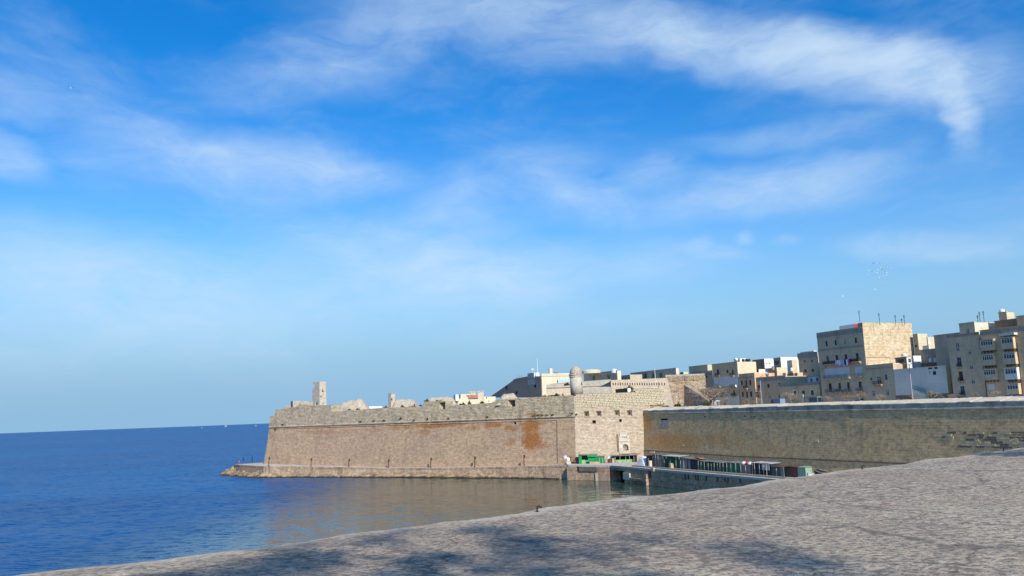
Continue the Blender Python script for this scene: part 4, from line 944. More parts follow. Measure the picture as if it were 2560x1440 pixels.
def bal(B, r, **k):
    q = rect_on(B['fat'], *r); return balcony(B['fn'], q[0], q[1], q[2], B['root'], **k)
def zr(z, *r): return (*z(r[0], r[1]), *z(r[2], r[3]))

# ------------------------------------------------------------------ the upper fort
# tall broken watchtower on the bastion
TWR = Frame((0, 300), (0.72, -0.69))
def tower():
    c = at_d(*zL(1055, 780), 348); u, k = TWR.uk(c); b = c.z - 1.5; h = at_d(*zL(1055, 150), 348).z - b
    u0 = TWR.pu(*zL(840, 780), k)[0]; k1 = TWR.pk(*zL(1250, 780), u)[0]; w, dp = u - u0, k1 - k
    t = thing('watchtower', 'tall tapering limestone watchtower with a broken corner on the bastion', 'watchtower', TWR.pt(u - w / 2, k + dp / 2, b))
    def tf(s): i = .12 * (1 - 0) * s; return (u0 + w * .16 * s, u - 0.0 * s, k + 0.0 * s, k1 - dp * .18 * s)
    mb = MB(); lv = [0, .2, .4, .6, .76]; rings = []
    for s in lv:
        a0, a1, b0, b1 = tf(s); rings.append([TWR.pt(a0, b0, b + h * s), TWR.pt(a1, b0, b + h * s), TWR.pt(a1, b1, b + h * s), TWR.pt(a0, b1, b + h * s)])
    for r0, r1 in zip(rings, rings[1:]): mb.hexa(r0 + r1)
    a0, a1, b0, b1 = tf(.76); a0b = lerp(a0, a1, .12); a0c = lerp(a0, a1, .30)
    for (sa, ea, la, lb) in ((.76, .82, a0b, a0c), (.82, .93, a0c, a0c)):   # the bite out of the left edge
        mb.hexa([TWR.pt(la, b0, b + h * sa), TWR.pt(a1, b0, b + h * sa), TWR.pt(a1, b1, b + h * sa), TWR.pt(la, b1, b + h * sa), TWR.pt(lb, b0, b + h * ea), TWR.pt(a1, b0, b + h * ea), TWR.pt(a1, b1, b + h * ea), TWR.pt(lb, b1, b + h * ea)])
    mb.hexa([TWR.pt(lerp(a0, a1, .16), b0, b + h * .93), TWR.pt(a1, b0, b + h * .93), TWR.pt(a1, b1, b + h * .93), TWR.pt(lerp(a0, a1, .16), b1, b + h * .93), TWR.pt(a0, b0, b + h), TWR.pt(a1, b0, b + h), TWR.pt(a1, b1, b + h), TWR.pt(a0, b1, b + h)])
    mb.build('shaft', M['tower'], t)
    f = lambda a, z, d: TWR.pt(a, k + d, z); s = lambda a, z, d: TWR.pt(u - d, a, z)
    fa = lambda px, py: TWR.pu(px, py, k); sa = lambda px, py: TWR.pk(px, py, u)
    r = rect_on(fa, *zL(940, 700), *zL(1000, 780)); mb = MB(); mb.fn(f, *r, -.03, .3); mb.build('doorway', M['void'], t)
    mb = MB(); mb.fn(f, r[0], lerp(r[0], r[1], .45), r[2], r[3], -.10, -.035); mb.build('door', M['frame_white'], t)
    for x0, y0, x1, y1 in ((1115, 360, 1150, 385), (1080, 525, 1110, 560), (1140, 700, 1160, 745), (1120, 395, 1160, 425)):
        r = rect_on(sa, *zL(x0, y0), *zL(x1, y1)); mb = MB(); mb.fn(s, *r, -.03, .2); mb.build('window_slit', M['void'], t)
tower()
def solid_px(name, label, cat, pts, d, thick, mat, z_down=None, bevel=None, frame=TOWN, group=None):
    """block whose camera-side outline is the given pixels at distance d, carried back by thick metres"""
    P0 = [at_d(x, y, d) for x, y in pts]; n = len(P0); mb = MB(); c = sum(P0, Vector()) / n; zb = min(p.z for p in P0)
    sh = bevel or 0.0
    P1 = [c + (p - c) * (1 - sh) + Vector((c.x / d, 1, 0)) * thick + Vector((0, 0, -sh * .2)) for p in P0]
    mb.add(P0 + P1, [tuple(reversed(range(n))), tuple(range(n, 2 * n))] + [(i, (i + 1) % n, (i + 1) % n + n, i + n) for i in range(n)])
    mb.f = [tuple(reversed(f)) for f in mb.f]
    o = mb.build(name, M[mat], loc=Vector((c.x, c.y + thick / 2, zb))); return tag(o, label, cat, group)
def mound(name, label, cat, x0, x1, yt, yb, d, mat='rubble', depth=9.0, flat=.45, skew=0.0, seed=0, rough=.35):
    """weathered faceted stone mass: a chamfered block with an uneven surface"""
    a = at_d(x0, yb, d); b = at_d(x1, yb, d); zt = at_d((x0 + x1) / 2, yt, d).z; zb = at_d((x0 + x1) / 2, yb, d).z - 1.2
    w = (b - a).length; ux = (b - a).normalized(); uy = Vector((-ux.y, ux.x, 0)); ux = Vector((ux.x, ux.y, 0)).normalized()
    mb = MB(); NU, NV = 22, 12
    for i in range(NU + 1):
        for j in range(NV + 1):
            u = i / NU; v = j / NV
            e = min(1, min(u, 1 - u) / ((1 - flat) / 2)); ev = min(1, min(v, 1 - v) / .22)
            hgt = (min(e * 1.0, 1) ** .8) * (.35 + .65 * min(1, ev)) if 0 < i < NU and 0 < j < NV else 0.0
            p = Vector((a.x, a.y, 0)) + ux * (w * u) + uy * (depth * v)
            q = Vector((p.x * .5, p.y * .5, seed)); hh = hgt * (1 + rough * .5 * mn.fractal(q, 1, 2, 4)) * (1 + skew * (u - .5))
            n = Vector((mn.noise(q * 1.4), mn.noise(q * 1.4 + Vector((9, 9, 9))), 0)) * .25
            mb.v.append(Vector((p.x + n.x, p.y + n.y, zb + (zt - zb) * max(0, hh))))
    for i in range(NU):
        for j in range(NV): mb.f.append((i * (NV + 1) + j, (i + 1) * (NV + 1) + j, (i + 1) * (NV + 1) + j + 1, i * (NV + 1) + j + 1))
    c = (a + b) / 2 + uy * depth / 2
    return tag(mb.build(name, M[mat], loc=Vector((c.x, c.y, zb))), label, cat)
building('low_store', 'low flat stone store left of the watchtower with dark end wall', TOWN, zL(343, 668), 352, zL(288, 668)[0], zL(560, 668)[0], base=23, mat='fort_grey', side_mat='rubble', cat='store', coping=None)
solid_px('stone_wall', 'low pale stone wall joining the store to the watchtower', 'wall', [zL(545, 830), zL(548, 672), zL(700, 665), zL(780, 690), zL(870, 690), zL(875, 830)], 351, 3.0, 'rubble')
solid_px('stone_stub', 'small broken stone stub at the left end of the bastion top', 'wall', [zL(130, 880), zL(140, 800), zL(240, 790), zL(285, 820), zL(285, 880)], 350, 2.0, 'rubble')
mound('gun_emplacement', 'rounded pale stone gun emplacement right of the watchtower', 'emplacement', zL(1330, 900)[0], zL(2390, 900)[0], 1003, 1028, 330, 'rubble', 9, .45, .5, 1, .3)
solid_px('stone_ramp', 'pale plastered ramp wall below the rounded emplacement', 'wall', [zL(1262, 900), zL(1262, 790), zL(1400, 775), zL(1600, 768), zL(1650, 800), zL(1960, 905), zL(1400, 950)], 326, 3.0, 'rubble')
solid_px('white_wall', 'low white wall strip on the bastion left of the small turret', 'wall', [zL(2370, 870), zL(2370, 815), zL(2480, 808), zM(120, 445), zM(120, 480)], 340, 1.0, 'white')
def small_tower():
    c = at_d(*zM(380, 470), 345)
    B = building('lookout_turret', 'small square stone turret with one dark opening on the bastion', TWR, zM(300, 185), 345, zM(243, 185)[0], zM(382, 185)[0], base=c.z - 2, mat='fort_grey', side_mat='tower', cat='turret', coping=None, side_wins=[zr(zM, 303, 285, 330, 330) + ('void',)])
    band(B, zr(zM, 300, 183, 380, 200), 'rubble', 'cap', .1, True, True)
small_tower()
mound('gun_emplacement', 'faceted stone emplacement beside the small square turret', 'emplacement', zM(270, 460)[0], zM(850, 460)[0], 998, 1017, 318, 'rubble', 9, .55, -.15, 2, .2)
mound('gun_emplacement', 'broad flat-topped stone emplacement over the left gun embrasure', 'emplacement', zM(945, 420)[0], zM(1640, 420)[0], 993, 1010, 302, 'rubble', 8, .6, .0, 3, .15)
mound('gun_emplacement', 'angular pale emplacement over the right gun embrasure', 'emplacement', 1238, 1304, 984, 1003, 281, 'rubble', 8, .38, .1, 4, .1)
# small barracks with a tiled roof and chimneys
def cottage():
    d = 312; L0, R0 = zM(1500, 420), zM(2090, 350); t = thing('barrack_cottage', 'cream gabled cottage with red tiled roof behind the parapet', 'cottage', at_d(1165, 1005, d + 3))
    pts = [zM(1500, 440), zM(1505, 370), zM(1620, 330), zM(1760, 235), zM(1800, 232), zM(1850, 285), zM(2060, 285), zM(2090, 345), zM(2090, 420)]
    P0 = [at_d(x, y, d) for x, y in pts]; n = len(P0); P1 = [p + Vector((-.6, 6, 0)) for p in P0]; mb = MB()
    mb.add(P0 + P1, [tuple(range(n)), tuple(reversed(range(n, 2 * n)))] + [(i + 1, i, i + n, i + 1 + n) for i in range(n - 1)]); mb.f = [tuple(reversed(f)) for f in mb.f]; mb.build('wall', M['fort_pale'], t)
    q = [at_d(*zM(1800, 230), d + 1.0), at_d(*zM(2010, 228), d + 1.0), at_d(*zM(2045, 285), d - .4), at_d(*zM(1855, 288), d - .4)]; mb = MB()
    mb.hexa([q[3], q[2], q[1], q[0]] + [p + Vector((0, 0, .18)) for p in (q[3], q[2], q[1], q[0])]); mb.build('roof', M['roof_tile'], t)
    for x0, x1, yt, yb, nm in ((1885, 1980, 150, 240, 'chimney'), (2055, 2145, 140, 360, 'chimney')):
        a, b = at_d(*zM(x0, yb), d + 2), at_d(*zM(x1, yb), d + 2); zt = at_d(*zM(x0, yt), d + 2).z; w = b.x - a.x; c = (a + b) / 2; zb = a.z - 1
        mb = MB(); mb.box((c.x, c.y + w / 2, (zb + zt) / 2 - .2), (w, w, zt - zb - .4), -.35); o = mb.build(nm, M['fort_pale'], t)
        mb = MB(); mb.box((c.x, c.y + w / 2, zt - .1), (w * 1.15, w * 1.15, .25), -.35)
        for i in (-1, 0, 1): mb.box((c.x + i * w * .36, c.y + w / 2 - w * .45, zt - .41), (w * .14, w * .14, .38), -.35)
        mb.build('chimney_cap', M['fort_pale'], o)
cottage()
building('cream_block', 'low cream building between the cottage chimney and the dark cavalier', TOWN, zM(2150, 255), 335, zM(2105, 255)[0], zM(2390, 255)[0], base=22, mat='fort_pale', cat='building', coping=None, side_wins=[zr(zM, 2248, 320, 2268, 360) + ('white',), zr(zM, 2200, 265, 2225, 290) + ('void',)])
building('cream_block', 'low cream roof block left of the cottage chimneys', TOWN, zM(1690, 205), 340, zM(1665, 205)[0], zM(1885, 195)[0], base=22, mat='fort_pale', cat='building', coping=None)
building('cream_block', 'tiny cream roof hut at the left of the cottage', TOWN, zM(1590, 212), 338, zM(1550, 212)[0], zM(1635, 212)[0], base=22, mat='fort_pale', side_mat='white', cat='building', coping=None)
# cavalier: dark sloping rampart with a pale block on top
def cavalier():
    d = 385; u, k = TOWN.uk(at_d(*zK(1310, 380), d)); t = thing('cavalier', 'dark sloping stone rampart rising behind the bastion to a pale block', 'rampart', TOWN.pt(u - 20, k + 8, 22))
    f = lambda p: (lambda q: TOWN.pt(q[0], k, q[1]))(TOWN.pu(*p, k))
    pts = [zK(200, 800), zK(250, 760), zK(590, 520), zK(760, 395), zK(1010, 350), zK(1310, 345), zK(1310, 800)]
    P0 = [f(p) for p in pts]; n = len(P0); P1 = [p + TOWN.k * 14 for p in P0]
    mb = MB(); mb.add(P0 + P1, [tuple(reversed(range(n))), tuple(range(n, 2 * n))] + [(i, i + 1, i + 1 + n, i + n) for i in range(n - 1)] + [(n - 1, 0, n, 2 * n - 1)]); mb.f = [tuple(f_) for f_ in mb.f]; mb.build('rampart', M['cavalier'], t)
    mb = MB(); a = [f(zK(730, 430)), f(zK(1310, 395))]
    mb.hexa([a[0] - TOWN.k * .35, a[1] - TOWN.k * .35, a[1], a[0], a[0] - TOWN.k * .35 + Vector((0, 0, .5)), a[1] - TOWN.k * .35 + Vector((0, 0, .5)), a[1] + Vector((0, 0, .5)), a[0] + Vector((0, 0, .5))]); mb.build('cordon', M['cavalier'], t)
    for x, y in ((570, 575), (785, 700), (1185, 555), (585, 610)):
        p = f(zK(x, y)); mb = MB(); mb.box(p, (.9, .9, 1.3), TOWN.ang); mb.build('wall_hole', M['void'], t)
    return k
kc = cavalier()
B = building('pale_fort_block', 'pale cream fort block with glass balustrade left of the domed turret', TOWN, zK(1312, 295), 385, zK(1300, 295)[0], zK(2010, 290)[0], base=24, mat='fort_pale', cat='building', coping=None)
r = rect_on(B['sat'], *zK(1640, 390), *zK(1925, 480)); mb = MB(); n = 9
for i in range(n): 
    mb = MB(); mb.fn(B['sfn'], lerp(r[0], r[1], i / n) + .05, lerp(r[0], r[1], (i + 1) / n) - .05, r[2], r[3], -1.2, -1.1); mb.build('glass_panel', M['glass_rail'], B['root'])
mb = MB(); mb.fn(B['sfn'], r[0], r[1] + 3, r[2] - .35, r[2] - .01, -1.25, -.01); mb.build('terrace_slab', M['fort_pale'], B['root'])
band(B, zr(zK, 1320, 292, 1900, 305), 'white', 'roof_edge', .15, True, True)
building('roof_room', 'blue-grey glazed lookout room on top of the rampart', TOWN, zK(1150, 268), 392, zK(1012, 268)[0], zK(1265, 268)[0], base=33, mat='grey_metal', side_mat='pale_metal', cat='room', coping=None)
building('roof_chimney', 'cream square chimney on the pale fort block', TOWN, zK(1482, 178), 392, zK(1465, 178)[0], zK(1545, 178)[0], base=34, mat='fort_pale', cat='chimney', coping=None)
building('roof_unit', 'small brown roof plant box beside the cream chimney', TOWN, zK(1590, 258), 392, zK(1582, 258)[0], zK(1670, 258)[0], base=34, mat='brown_wall', cat='roof box', coping=None)
def pole(name, label, cat, px, y0, y1, d, r=.09, mat='pale_metal', extra=None):
    a = at_d(px[0], y0, d); b = at_d(px[1], y1, d); b.x = a.x; t = thing(name, label, cat, a)
    mb = MB(); mb.tube([a, b], [r, r * .6], 6); mb.build('mast', M[mat], t)
    if extra: extra(t, a, b)
    else:
        mb = MB(); mb.lathe(b, [(r * .5, 0), (r * 1.5, .06), (r * 1.5, .16), (.01, .26)], 6); mb.build('finial', M[mat], t)
    return t
pole('flagpole', 'tall white flagpole on the dark rampart roof', 'flagpole', (zK(1230, 270)[0], zK(1218, 0)[0]), zK(1230, 280)[1], zK(1218, -30)[1], 390, .16)
def radar(t, a, b):
    mb = MB(); mb.box(b + Vector((0, 0, .1)), (1.6, .5, .5), .5); mb.build('scanner', M['pale_metal'], t)
    mb = MB(); mb.box(b + Vector((.2, 0, -1.0)), (.8, .5, .4), .2); mb.build('bracket', M['grey_metal'], t)
pole('radar_mast', 'white radar mast on the lookout room roof', 'mast', (zK(1122, 265)[0], zK(1122, 185)[0]), zK(1122, 275)[1], zK(1122, 200)[1], 394, .22, 'pale_metal', radar)
# railing posts along the rampart slope
for i, (x, y) in enumerate(((795, 395), (838, 388), (882, 380))):
    u, z = TOWN.pu(*zK(x, y), kc + 2); mb = MB(); mb.tube([TOWN.pt(u, kc + 2, z - .5), TOWN.pt(u, kc + 2, z + 1.4)], .06, 5); o = mb.build('rail_post', M['iron'], loc=TOWN.pt(u, kc + 2, z - .5)); tag(o, ('leftmost', 'middle', 'rightmost')[i] + ' of three thin rail posts on the rampart edge', 'post', 'rail posts on the rampart')
# scarp left of the domed turret
def fort_scarp():
    u, k = FLNK.uk(at_d(*zK(1410, 540), 330)); fn = lambda a, z, d: FLNK.pt(a, k + d, z); at = lambda px, py: FLNK.pu(px, py, k)
    l = at(*zK(1410, 530)); m_ = at(*zK(1930, 520)); r = at(*zC(900, 430)); zb = 22
    t = thing('inner_scarp', 'low stone scarp with dark string moulding behind the domed turret', 'wall', fn((l[0] + r[0]) / 2, zb, 0))
    zc = at(*zK(1410, 600))[1]
    mb = MB(); a1 = at(*zK(1395, 730))[0]
    mb.hexa([fn(a1, zb, -1), fn(r[0], zb, -1), fn(r[0], zb, 6), fn(a1, zb, 6), fn(l[0], zc, 0), fn(r[0], zc, 0), fn(r[0], zc, 6), fn(l[0], zc, 6)]); mb.build('scarp', M['fort'], t)
    zt = l[1]; mb = MB(); mb.hexa([fn(l[0], zc + .004, 0), fn(r[0], zc + .004, 0), fn(r[0], zc + .004, 6), fn(l[0], zc + .004, 6), fn(l[0], zt, .1), fn(r[0], zt + 1.0, .1), fn(r[0], zt + 1.4, 6), fn(l[0] + 3, zt + .6, 6)]); mb.build('parapet', M['fort_grey'], t)
    mb = MB(); strip(mb, lambda a, z, d: fn(a, z, d), steps(l[0], r[0], 4), lambda a: zc, .4, .25); mb.build('string_moulding', M['cavalier'], t)
fort_scarp()
# domed sentry turret
def echauguette():
    d = 276; a = at_d(*zK(1935, 680), d); b = at_d(*zK(2210, 680), d); R = (b.x - a.x) / 2; c = Vector(((a.x + b.x) / 2, d + R, a.z - 1.0)); h = at_d(*zK(2060, 365), d).z - c.z
    t = thing('sentry_turret', 'round domed stone sentry turret standing on the flank of the bastion', 'turret', c)
    mb = MB(); mb.lathe(c, [(R * .97, 0), (R * .98, h * .5), (R, h)], 28); mb.build('shaft', M['tower'], t, True)
    mb = MB(); prof = [(R * 1.0, h + .002), (R * 1.09, h + .1), (R * 1.09, h + .3), (R * 1.02, h + .36), (R * 1.02, h + .62), (R * 1.14, h + .75), (R * 1.14, h + 1.0), (R * 1.0, h + 1.06)]; mb.lathe(c, prof, 28); mb.build('moulding', M['tower'], t)
    mb = MB(); H0 = h + 1.062; Rd = R * .99; hd = at_d(*zK(2060, 130), d).z - c.z - H0
    mb.lathe(c, [(Rd * math.cos(math.pi / 2 * i / 9), H0 + hd * math.sin(math.pi / 2 * i / 9)) for i in range(9)] + [(.12, H0 + hd)], 28); mb.build('dome', M['rubble'], t, True)
    for i in range(3):
        w = -math.pi / 2 + (i - 1) * .9; p = c + Vector((math.cos(w) * R * .985, math.sin(w) * R * .985, h * .62)); mb = MB(); mb.box(p, (.28, .2, 1.0), w + math.pi / 2)
    mb.build('loophole', M['void'], t)
echauguette()
# loopholed wall in sunlight
def loop_wall():
    u, k = FLNK.uk(at_d(*zC(897, 430), 305)); fn = lambda a, z, d: FLNK.pt(a, k + d, z); at = lambda px, py: FLNK.pu(px, py, k)
    l = at(*zC(895, 430)); r = at(*zC(1758, 425)); rb = at(*zC(1868, 830)); zb = 17.5; zt = l[1]
    t = thing('loopholed_wall', 'sunlit stone wall with a row of narrow loopholes above the road end', 'wall', fn((l[0] + r[0]) / 2, zb, 2))
    holes = []
    for i in range(22):
        x = lerp(932, 1703, i / 21); holes.append(hole_px(at, *zC(x - 7, 470), *zC(x + 7, 508), .5))
    wn = rb[0] - r[0]
    def fb(a, z, d):
        s = max(0.0, (zt - z) / (zt - 18)) ; q = (a - l[0]) / (r[0] - l[0])
        return FLNK.pt(a + wn * s * max(0, (q - .75) / .25), k + d - .6 * s, z)
    mb = MB(); panel(mb, fb, steps(l[0], r[0], 3), steps(zb, zt, 1.5), holes)
    mb.hexa([fb(l[0], zb, .55), fb(r[0], zb, .55), fb(r[0], zb, 5), fb(l[0], zb, 5), fb(l[0], zt, .55), fb(r[0], zt, .55), fb(r[0], zt, 5), fb(l[0], zt, 5)])
    mb.quad(fb(l[0], zt, 0), fb(r[0], zt, 0), fb(r[0], zt, .55), fb(l[0], zt, .55)); mb.quad(fb(r[0], zb, 0), fb(r[0], zb, 5), fb(r[0], zt, 5), fb(r[0], zt, 0)); mb.quad(fb(l[0], zb, 5), fb(l[0], zb, 0), fb(l[0], zt, 0), fb(l[0], zt, 5))
    mb.build('wall_face', M['fort'], t)
    for h in holes:
        mb = MB(); mb.fn(fb, h[0] + .01, h[1] - .01, h[2] + .02, h[3] - .02, .36, .45); mb.build('loophole', M['leaf_brown'], t)
    # shaded return and ramp on the left
    u0 = at(*zC(780, 500))[0]; z1 = at(*zC(780, 500))[1]; t2 = thing('ramp_wall', 'grey shaded ramp wall stepping down left of the loopholed wall', 'wall', fn(u0, zb, 0))
    mb = MB(); a = fn(l[0] - .05, zb, 2.0); b = fn(u0, zb, 12); q0 = at(*zC(300, 600))
    def pp(p, z): return Vector((p.x, p.y, z))
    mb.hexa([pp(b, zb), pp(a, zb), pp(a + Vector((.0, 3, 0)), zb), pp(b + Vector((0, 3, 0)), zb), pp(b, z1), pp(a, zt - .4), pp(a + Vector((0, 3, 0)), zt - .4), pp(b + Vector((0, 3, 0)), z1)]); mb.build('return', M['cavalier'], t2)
    kk = k - 6; at2 = lambda px, py: FLNK.pu(px, py, kk); fn2 = lambda a, z, d: FLNK.pt(a, kk + d, z)
    e = [at2(*zC(330, 590)), at2(*zC(780, 530)), at2(*zC(895, 530))]
    mb = MB(); mb.hexa([fn2(e[0][0], 20, 0), fn2(e[1][0], 20, 0), fn2(e[1][0], 20, 3), fn2(e[0][0], 20, 3), fn2(e[0][0], e[0][1], 0), fn2(e[1][0], e[1][1], 0), fn2(e[1][0], e[1][1], 3), fn2(e[0][0], e[0][1], 3)]); mb.hexa([fn2(e[1][0] + .01, 20, 0), fn2(e[2][0], 20, 0), fn2(e[2][0], 20, 3), fn2(e[1][0] + .01, 20, 3), fn2(e[1][0] + .01, e[1][1], 0), fn2(e[2][0], e[2][1], 0), fn2(e[2][0], e[2][1], 3), fn2(e[1][0] + .01, e[1][1], 3)]); mb.build('ramp', M['fort_grey'], t2)
    # low roofed box in front (tan roof strip and white end)
    return fb, k
loop_wall()
# lower loophole block in front, joined to the flank
def lower_loops():
    u, k = FLNK.uk(at_d(*zC(1255, 580), 276)); fn = lambda a, z, d: FLNK.pt(a, k + d, z); at = lambda px, py: FLNK.pu(px, py, k)
    l = at(*zC(1255, 562)); r = at(*zC(1628, 552)); zb = 18; t = thing('loophole_block', 'small sunlit ashlar block with three loopholes at the right end of the flank', 'wall', fn((l[0] + r[0]) / 2, zb, 1))
    hs = [hole_px(at, *zC(x - 8, 580), *zC(x + 8, 628), .5) for x in (1468, 1520, 1572)] + [hole_px(at, *zC(x - 9, 572), *zC(x + 9, 594), .5) for x in (1308, 1345, 1385)]
    mb = MB(); panel(mb, fn, steps(l[0], r[0], 2), steps(zb, l[1], 1), hs); mb.quad(fn(l[0], l[1], 0), fn(r[0], l[1], 0), fn(r[0], l[1], 4), fn(l[0], l[1], 4)); mb.quad(fn(r[0], zb, 0), fn(r[0], zb, 4), fn(r[0], l[1], 4), fn(r[0], l[1], 0)); mb.build('wall_face', M['flank_top'], t)
    mb = MB(); mb.fn(fn, l[0] - .1, r[0] + .1, l[1] + .003, l[1] + .25, -.15, 4.1); mb.build('coping', M['coping'], t)
    for h in hs: mb = MB(); mb.fn(fn, h[0] + .01, h[1] - .01, h[2] + .02, h[3] - .02, .36, .45); mb.build('loophole', M['leaf_brown'], t)
lower_loops()
building('parapet_box', 'low tan roofed box with white end on the flank top', TOWN, zC(1150, 552), 284, zC(965, 565)[0], zC(1190, 552)[0], base=23.5, mat='rust_wall', side_mat='white', cat='box', coping=None)
pole('drain_pipe', 'thin dark pipe running down the sunlit loopholed wall', 'pipe', (zC(1640, 830)[0], zC(1622, 470)[0]), zC(1640, 835)[1], zC(1622, 470)[1], 272, .12, 'rust')
# long low fort buildings with green shutters
W = [zr(zC, 618, 360, 655, 430) + ('shutter',), zr(zC, 843, 348, 884, 420) + ('shutter',)]
B = building('shutter_block', 'long grey fort building with two green shutters right of the domed turret', TOWN, zC(992, 305), 360, zC(480, 310)[0], zC(1050, 300)[0], base=24, mat='fort_grey', side_mat='fort_pale', wins=W, cat='building', zt=at_d(*zC(760, 312), 372).z)
W = [zr(zC, x0, y0, x1, y1) + ('shutter',) for x0, y0, x1, y1 in ((1287, 333, 1327, 403), (1404, 328, 1444, 398), (1520, 323, 1562, 396), (1636, 318, 1682, 390), (1760, 336, 1790, 386), (1845, 330, 1875, 382))]
B2 = building('shutter_block', 'long grey fort building with six green shutters behind the loopholed wall', TOWN, zC(1888, 268), 350, zC(1192, 290)[0], zC(1932, 268)[0], base=24, mat='fort_grey', side_mat='fort_pale', wins=W, cat='building', zt=at_d(*zC(1540, 280), 362).z)
building('link_block', 'low pale building with four dark windows between the shuttered blocks', TOWN, zC(1188, 345), 368, zC(990, 348)[0], None, base=24, depth=6, mat='fort', cat='building', wins=[zr(zC, x, 388, x + 20, 415) + ('void',) for x in (1014, 1063, 1110)] + [zr(zC, 1160, 385, 1185, 410) + ('shutter',)], coping=None)
for x, d, lab in ((592, 375, 'left'), (950, 362, 'right')):
    a = at_d(*zC(x, 300), d); w = 2.6; mb = MB()
    if lab == 'left': mb.lathe(a - Vector((0, 0, .8)), [(4.2, 0), (4.3, 1.2), (4.0, 1.4), (2.5, 1.7), (.1, 1.8)], 18); tag(mb.build('roof_vault', M['fort_pale'], loc=a - Vector((0, 0, .8))), 'flat round cream roof vault on the two-shutter fort building', 'vault')
    else: mb.lathe(a - Vector((0, 0, .6)), [(1.3, 0), (1.3, 1.0), (.9, 1.6), (.4, 1.9), (.1, 2.0)], 14); tag(mb.build('roof_vault', M['pale_metal'], loc=a - Vector((0, 0, .6))), 'small white domed roof tank between the two shuttered buildings', 'tank')
pole('fort_mast', 'slim white mast before the six-shutter fort building', 'mast', (zC(1575, 410)[0], zC(1568, 250)[0]), zC(1575, 420)[1], zC(1568, 250)[1], 318, .13)
# eroded scarp to the right with loopholes and a big shadow
def ruin():
    u, k = TOWN.uk(at_d(*zC(1985, 520), 318)); f2 = FLNK; u2, k2 = f2.uk(at_d(*zC(1775, 440), 322)); at = lambda px, py: f2.pu(px, py, k2)
    l = at(*zC(1740, 432)); r = at(*zC(2480, 455)); zb = 18.3; t = thing('eroded_scarp', 'rough eroded stone scarp with toothed top left of the townhouses', 'wall', f2.pt((l[0] + r[0]) / 2, k2, zb))
    mb = MB(); aa = steps(l[0], r[0], .8); zz = steps(zb, l[1], .8); idx = {}
    for i, a in enumerate(aa):
        for j, z in enumerate(zz):
            s = (z - zb) / (l[1] - zb); q = Vector((a * .35, z * .5, 3))
            idx[(i, j)] = len(mb.v); mb.v.append(f2.pt(a, k2 + 1.2 * s + .5 * mn.fractal(q, 1, 2, 4), z + (.3 * mn.noise(Vector((a, 1, 1))) if j == len(zz) - 1 else 0)))
    for i in range(len(aa) - 1):
        for j in range(len(zz) - 1): mb.f.append((idx[(i, j)], idx[(i + 1, j)], idx[(i + 1, j + 1)], idx[(i, j + 1)]))
    mb.build('scarp', M['ruin'], t, along=FLNK.u)
    n = 26
    for i in range(n):   # toothed parapet
        a = lerp(l[0], r[0], (i + .5) / n); mb = MB(); mb.fn(lambda A, Z, D: f2.pt(A, k2 + 1.0 + D, Z), a - .42, a + .42, l[1] - .25, l[1] + 1.3 + .25 * math.sin(i * 2.1), 0, 1.2); mb.build('tooth', M['ruin'], t)
    mb = MB(); mb.fn(lambda A, Z, D: f2.pt(A, k2 + 1.0 + D, Z), l[0], r[0], l[1] + 1.2, l[1] + 2.1, .3, 2.0); mb.build('capping', M['rubble'], t)
    # projecting shaded spur
    c = zC(1985, 500); uu, kk = TOWN.uk(at_d(*c, 308)); z1 = at_d(*c, 308).z; ul = TOWN.pu(*zC(2380, 670), kk)
    mb = MB(); p = [TOWN.pt(uu, kk, 18.3), TOWN.pt(ul[0], kk, 18.3), TOWN.pt(ul[0], kk + 3, 18.3), TOWN.pt(uu, kk + 3, 18.3)]
    mb.hexa(p + [TOWN.pt(uu, kk + .8, z1), TOWN.pt(ul[0], kk + .8, 21.5), TOWN.pt(ul[0], kk + 3, 21.5), TOWN.pt(uu, kk + 3, z1)]); mb.build('spur', M['ruin'], t)
ruin()
building('stone_block', 'dark low stone building with a row of small openings above the eroded scarp', TOWN, zE(545, 440), 318, zE(195, 458)[0], None, base=22, depth=10, mat='dark_lime', cat='building', coping=None, zt=None,
         wins=[zr(zE, x, 490, x + 14, 520) + ('void',) for x in range(205, 530, 34)] + [zr(zE, 408, 530, 460, 570) + ('void',), zr(zE, 335, 605, 355, 640) + ('void',)])
building('stone_block', 'plain beige block catching the sun behind the row of small openings', TOWN, zE(460, 352), 350, zE(145, 375)[0], zE(540, 350)[0], base=24, mat='beige', side_mat='gold2', cat='building')
building('stone_block', 'small cream block low on the skyline left of the plain beige block', TOWN, zE(55, 470), 352, zE(0, 480)[0], zE(135, 465)[0], base=24, mat='brown_wall', side_mat='gold2', cat='building', coping=None)
# ------------------------------------------------------------------ the town behind the curtain
HG = 'houses facing the sea behind the curtain wall'
K0 = 52.0
# house with pale blue middle floor
W = [zr(zE, 620, 425, 655, 510) + ('dark',), zr(zE, 783, 437, 812, 490) + ('dark',), zr(zE, 870, 430, 900, 500) + ('door',), zr(zE, 640, 600, 668, 710) + ('blue',), zr(zE, 800, 615, 828, 665) + ('dark',), zr(zE, 888, 608, 915, 655) + ('dark',),
     zr(zE, 695, 775, 722, 870) + ('door',), zr(zE, 808, 772, 828, 822) + ('white',), zr(zE, 897, 770, 923, 868) + ('door',), zr(zE, 707, 922, 735, 985) + ('door',), zr(zE, 822, 922, 850, 980) + ('dark',), zr(zE, 907, 922, 940, 990) + ('door',)]
B = building('townhouse', 'tall narrow ochre house with a pale blue painted middle floor', TOWN, zE(960, 303), 0, zE(532, 330)[0], zE(1240, 300)[0], k=K0, mat='ochre', side_mat='gold2', wins=W, group=HG, zt=TOWN.pu(*zE(750, 325), K0)[1])
